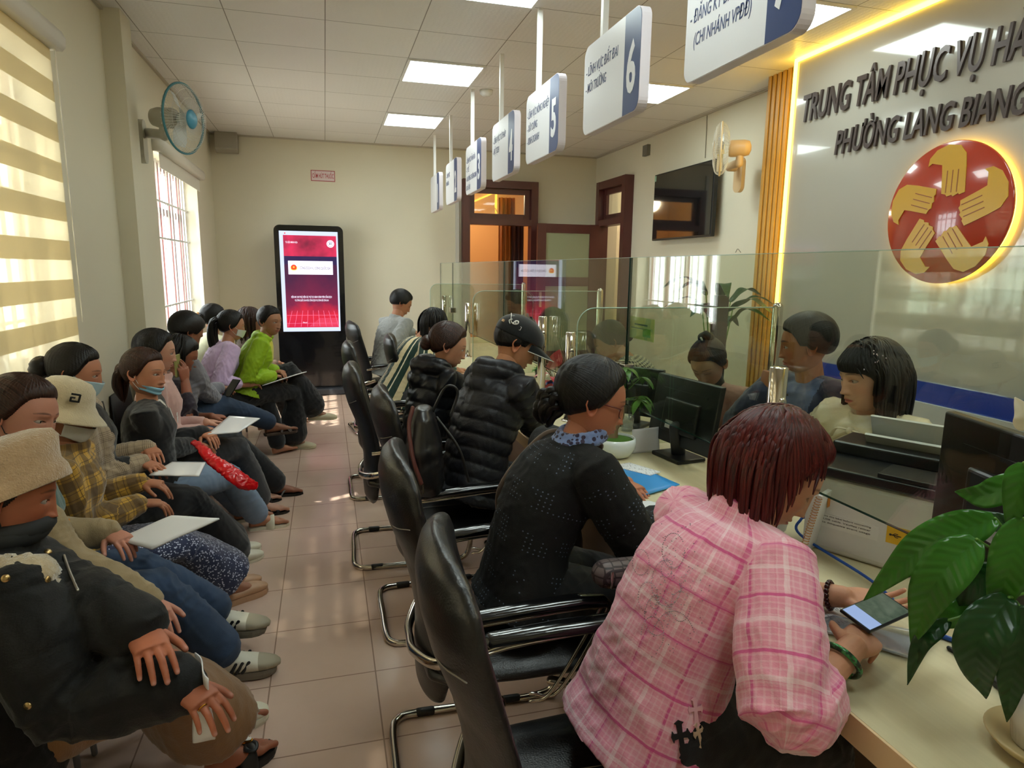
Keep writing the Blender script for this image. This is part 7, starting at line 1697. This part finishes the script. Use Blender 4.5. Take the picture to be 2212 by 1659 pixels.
c = A(at(1010, 800, Z=CZ)); c = A([1.15, 4.45, CZ]); t = thing('small_plant', 'small green plant between steel posts near the black puffer woman', 'potted plant', tuple(c)); mb = MB()
for i in range(22): leaf(mb, c+A([0, 0, .05]), (rs.randn(), rs.randn(), .8+rs.rand()), .09, .02, droop=.5)
mb.build('leaves', leafmat('bright small leaf b', '#3a8a3a', '#5aa24a'), t); MB().lathe([(0, 0), (.04, 0), (.046, .06), (.042, .06), (0, .055)], c, 20).build('pot', plain('beige pot', '#c9b48c', .5), t)
# green notice on the glass (its square code is left out)
c = A([1.294, 2.37, 1.30]); t = thing('green_notice', 'light green notice stuck on the glass near the clamp', 'notice', tuple(c))
a_ = at(1362, 682, X=1.309); b_ = at(1413, 740, X=1.309); ylo, yhi = sorted((a_[1], b_[1])); zlo, zhi = sorted((a_[2], b_[2]))
kq = NT('green notice print'); zz = kq.sep(kq.obj())[2]; kq.set(Base_Color=kq.mix(kq.math('LESS_THAN', kq.noise(9, kq.obj(), 2), .5), lin('#a9cf8c'), lin('#c9dd8a')), Roughness=.4)
MB().b2((1.3065, ylo, zlo), (1.3075, yhi, zhi)).build('notice_sheet', kq.m, t); MB().b2((1.3058, ylo+.03, zlo+.015), (1.3064, ylo+.10, zlo+.05)).build('leaf_print', plain('leaf print green', '#5aa846', .5), t)
mb = MB(); mb.b2((1.3060, ylo+.06, zhi-.035), (1.3064, yhi-.05, zhi-.028)); mb.b2((1.3060, ylo+.03, zhi-.050), (1.3064, yhi-.02, zhi-.046)); mb.build('text_lines', plain('notice green text', '#3f7a6a', .5), t)
# peace lily at the right edge
def lilymat(name, c1, c2):
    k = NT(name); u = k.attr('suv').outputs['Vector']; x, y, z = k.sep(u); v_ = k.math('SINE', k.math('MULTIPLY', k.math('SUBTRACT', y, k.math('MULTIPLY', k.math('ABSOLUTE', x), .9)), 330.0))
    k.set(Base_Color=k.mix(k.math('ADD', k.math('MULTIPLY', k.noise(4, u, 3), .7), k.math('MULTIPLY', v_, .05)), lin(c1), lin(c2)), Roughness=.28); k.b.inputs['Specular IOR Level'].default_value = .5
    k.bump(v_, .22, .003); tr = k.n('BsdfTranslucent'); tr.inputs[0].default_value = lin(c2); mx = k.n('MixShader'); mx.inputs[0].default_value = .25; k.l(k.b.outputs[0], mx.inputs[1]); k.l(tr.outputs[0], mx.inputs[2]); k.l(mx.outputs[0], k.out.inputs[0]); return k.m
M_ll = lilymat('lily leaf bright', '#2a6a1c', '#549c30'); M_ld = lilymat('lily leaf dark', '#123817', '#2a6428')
def bigleaf(parent, base, mid, tip, W_, mat, nrmv, fold=.25, seed=0):
    """leaf blade along base-mid-tip"""
    P_ = spline([base, mid, tip], 12); k = len(P_); T_, N_, B_ = frames(P_, nrmv); v = []; uv = []; nv = 9; rs = np.random.RandomState(seed); ph = rs.rand()*6
    for i in range(k):
        u = i/(k-1); w_ = W_*(sin(pi*min(1, (u*.97+.03)**.72))**.85)*(1-.12*u); w_ = max(w_, .0006)
        for j in range(nv):
            t_ = -1+2*j/(nv-1); v.append(P_[i]+B_[i]*t_*w_+N_[i]*(fold*abs(t_)*w_+.10*w_*abs(t_)**2*sin(u*16+ph+2*np.sign(t_)))); uv.append((t_*w_*10*.1*1.0, u*np.linalg.norm(A(tip)-A(base)), 0))
    f = [(i*nv+j, i*nv+j+1, (i+1)*nv+j+1, (i+1)*nv+j) for i in range(k-1) for j in range(nv-1)]
    o = mk('leaf', v, f, mat, parent, np.array(uv)*A([1, 1, 1])); md = o.modifiers.new('s', 'SOLIDIFY'); md.thickness = .0008; return o
pz = CZ; pcx = at(2205, 1575, Z=CZ+.03); pcx = A([1.175, .715, CZ]); t = thing('peace_lily', 'large peace lily with glossy green leaves in a white pot at the right edge', 'potted plant', tuple(pcx))
MB().lathe([(0, .02), (.052, .02), (.060, .08), (.064, .17), (.060, .17), (.056, .08), (0, .05)], pcx, 40).build('pot', plain('white glazed pot', '#dedcda', .15, coat=.5), t)
MB().lathe([(0, .0), (.05, .0), (.078, .014), (.092, .030), (.089, .033), (.07, .02), (0, .012)], pcx, 40).build('saucer', plain('stained saucer', '#d9c08c', .5, var=.45), t)
MB().lathe([(0, .155), (.057, .158), (.057, .15), (0, .15)], pcx, 30).build('soil', plain('dry moss soil', '#7c6a52', .95, bump=1, bscale=150), t)
lb = MB(); bz = []
for a_ in np.linspace(-2.9, -1.2, 16): bz.append(a_)
v = []
for a_ in bz:
    for z in (.085, .135): r_ = np.interp(z, [.02, .08, .17], [.052, .060, .064])+.0012; hh = z if z < .1 else z; v.append(pcx+A([r_*cos(a_), r_*sin(a_), hh]))
MB().add(A(v), [(2*i, 2*i+2, 2*i+3, 2*i+1) for i in range(len(bz)-1)]).build('grey_band', plain('pot label grey', '#8a8988', .5), t)
for i, (ch_, a_) in enumerate((('N', -2.62), ('T', -2.42))):
    r_ = .0640; textobj(ch_, 'pot_letter', M_white, pcx+A([r_*cos(a_), r_*sin(a_), .100]), (-sin(a_)*-1*-1, cos(a_)*1, 0) if 0 else (-sin(a_), cos(a_), 0), UP, .020, .010, .0006, 0, 0, t)
cr = pcx+A([.01, .02, .15]); D_ = .0
LV = [ # base px, mid px, tip px with distances along Y, half width, mat
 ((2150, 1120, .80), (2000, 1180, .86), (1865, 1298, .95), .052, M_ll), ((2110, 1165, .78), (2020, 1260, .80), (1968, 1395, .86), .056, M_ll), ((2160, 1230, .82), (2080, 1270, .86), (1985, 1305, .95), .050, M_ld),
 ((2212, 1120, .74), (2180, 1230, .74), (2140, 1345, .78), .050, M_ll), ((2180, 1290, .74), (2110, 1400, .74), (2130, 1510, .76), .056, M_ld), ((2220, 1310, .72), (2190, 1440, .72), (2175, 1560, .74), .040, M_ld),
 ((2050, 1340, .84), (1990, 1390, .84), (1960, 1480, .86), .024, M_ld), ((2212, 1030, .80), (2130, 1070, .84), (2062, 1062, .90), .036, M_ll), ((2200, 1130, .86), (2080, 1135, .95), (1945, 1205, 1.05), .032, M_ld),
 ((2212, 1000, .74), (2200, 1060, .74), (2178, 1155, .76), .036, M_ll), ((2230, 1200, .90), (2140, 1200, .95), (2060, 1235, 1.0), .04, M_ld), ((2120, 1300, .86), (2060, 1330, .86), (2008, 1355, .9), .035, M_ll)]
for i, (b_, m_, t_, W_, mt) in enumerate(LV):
    b3, m3, t3 = at(b_[0], b_[1], Y=b_[2]), at(m_[0], m_[1], Y=m_[2]), at(t_[0], t_[1], Y=t_[2])
    bigleaf(t, b3, m3, t3, W_*.70, mt, (-.55, -.62, .55), .22, i)
    mb = MB(); mb.tube(spline([cr, (cr+b3)/2+A([.02, .02, .05]), b3], 6), .0028, 6); mb.build('stalk', plain('lily stalk', '#5f8f3a', .4), t)
b3, t3 = at(2212, 930, Y=.75), at(2192, 858, Y=.76); bigleaf(t, b3, (b3+t3)/2+A([.0, -.01, 0]), t3, .018, leafmat('white spathe', '#d8d4c0', '#efeadb'), (-.6, -.6, .3), .2, 40)
# tall plant by the slat wall and dark pillar box
c = A([3.1, 4.75, 0]); t = thing('floor_plant', 'tall leafy plant in the corner behind the clerks', 'potted plant', tuple(c)); MB().lathe([(0, 0), (.14, 0), (.17, .35), (.15, .35), (0, .30)], c, 28).build('pot', plain('dark pot', '#3a3a38', .5), t)
rs = np.random.RandomState(21)
for i in range(11):
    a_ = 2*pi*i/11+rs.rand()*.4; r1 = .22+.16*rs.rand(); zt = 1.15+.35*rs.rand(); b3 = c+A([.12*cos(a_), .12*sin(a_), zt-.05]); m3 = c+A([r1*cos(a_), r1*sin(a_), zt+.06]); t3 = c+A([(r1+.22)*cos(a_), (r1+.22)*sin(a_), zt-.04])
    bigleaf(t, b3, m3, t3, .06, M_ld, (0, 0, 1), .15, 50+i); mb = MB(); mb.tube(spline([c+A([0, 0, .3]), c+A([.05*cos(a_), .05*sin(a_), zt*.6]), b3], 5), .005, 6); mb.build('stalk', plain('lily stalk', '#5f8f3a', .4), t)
q = at(1557, 655, Y=4.5); MB().b2((q[0]-.045, 4.46, 0), (q[0]+.045, 4.55, q[2]+.06)).build('slim_stand', plain('dark stand', '#2a2624', .5), None, **tg('slim dark upright stand among the corner plant leaves', 'stand'))
# fan remote wire hook on wall
mb = MB(); q = at(1600, 545, X=3.69); mb.tube(spline([q, q+A([-.02, .02, .03]), q+A([-.02, .05, .0])], 6), .003, 6); mb.build('wall_hook', plain('grey cable', '#8d8674', .6), None, **tg('little wire hook on the wall under the television', 'hook'))
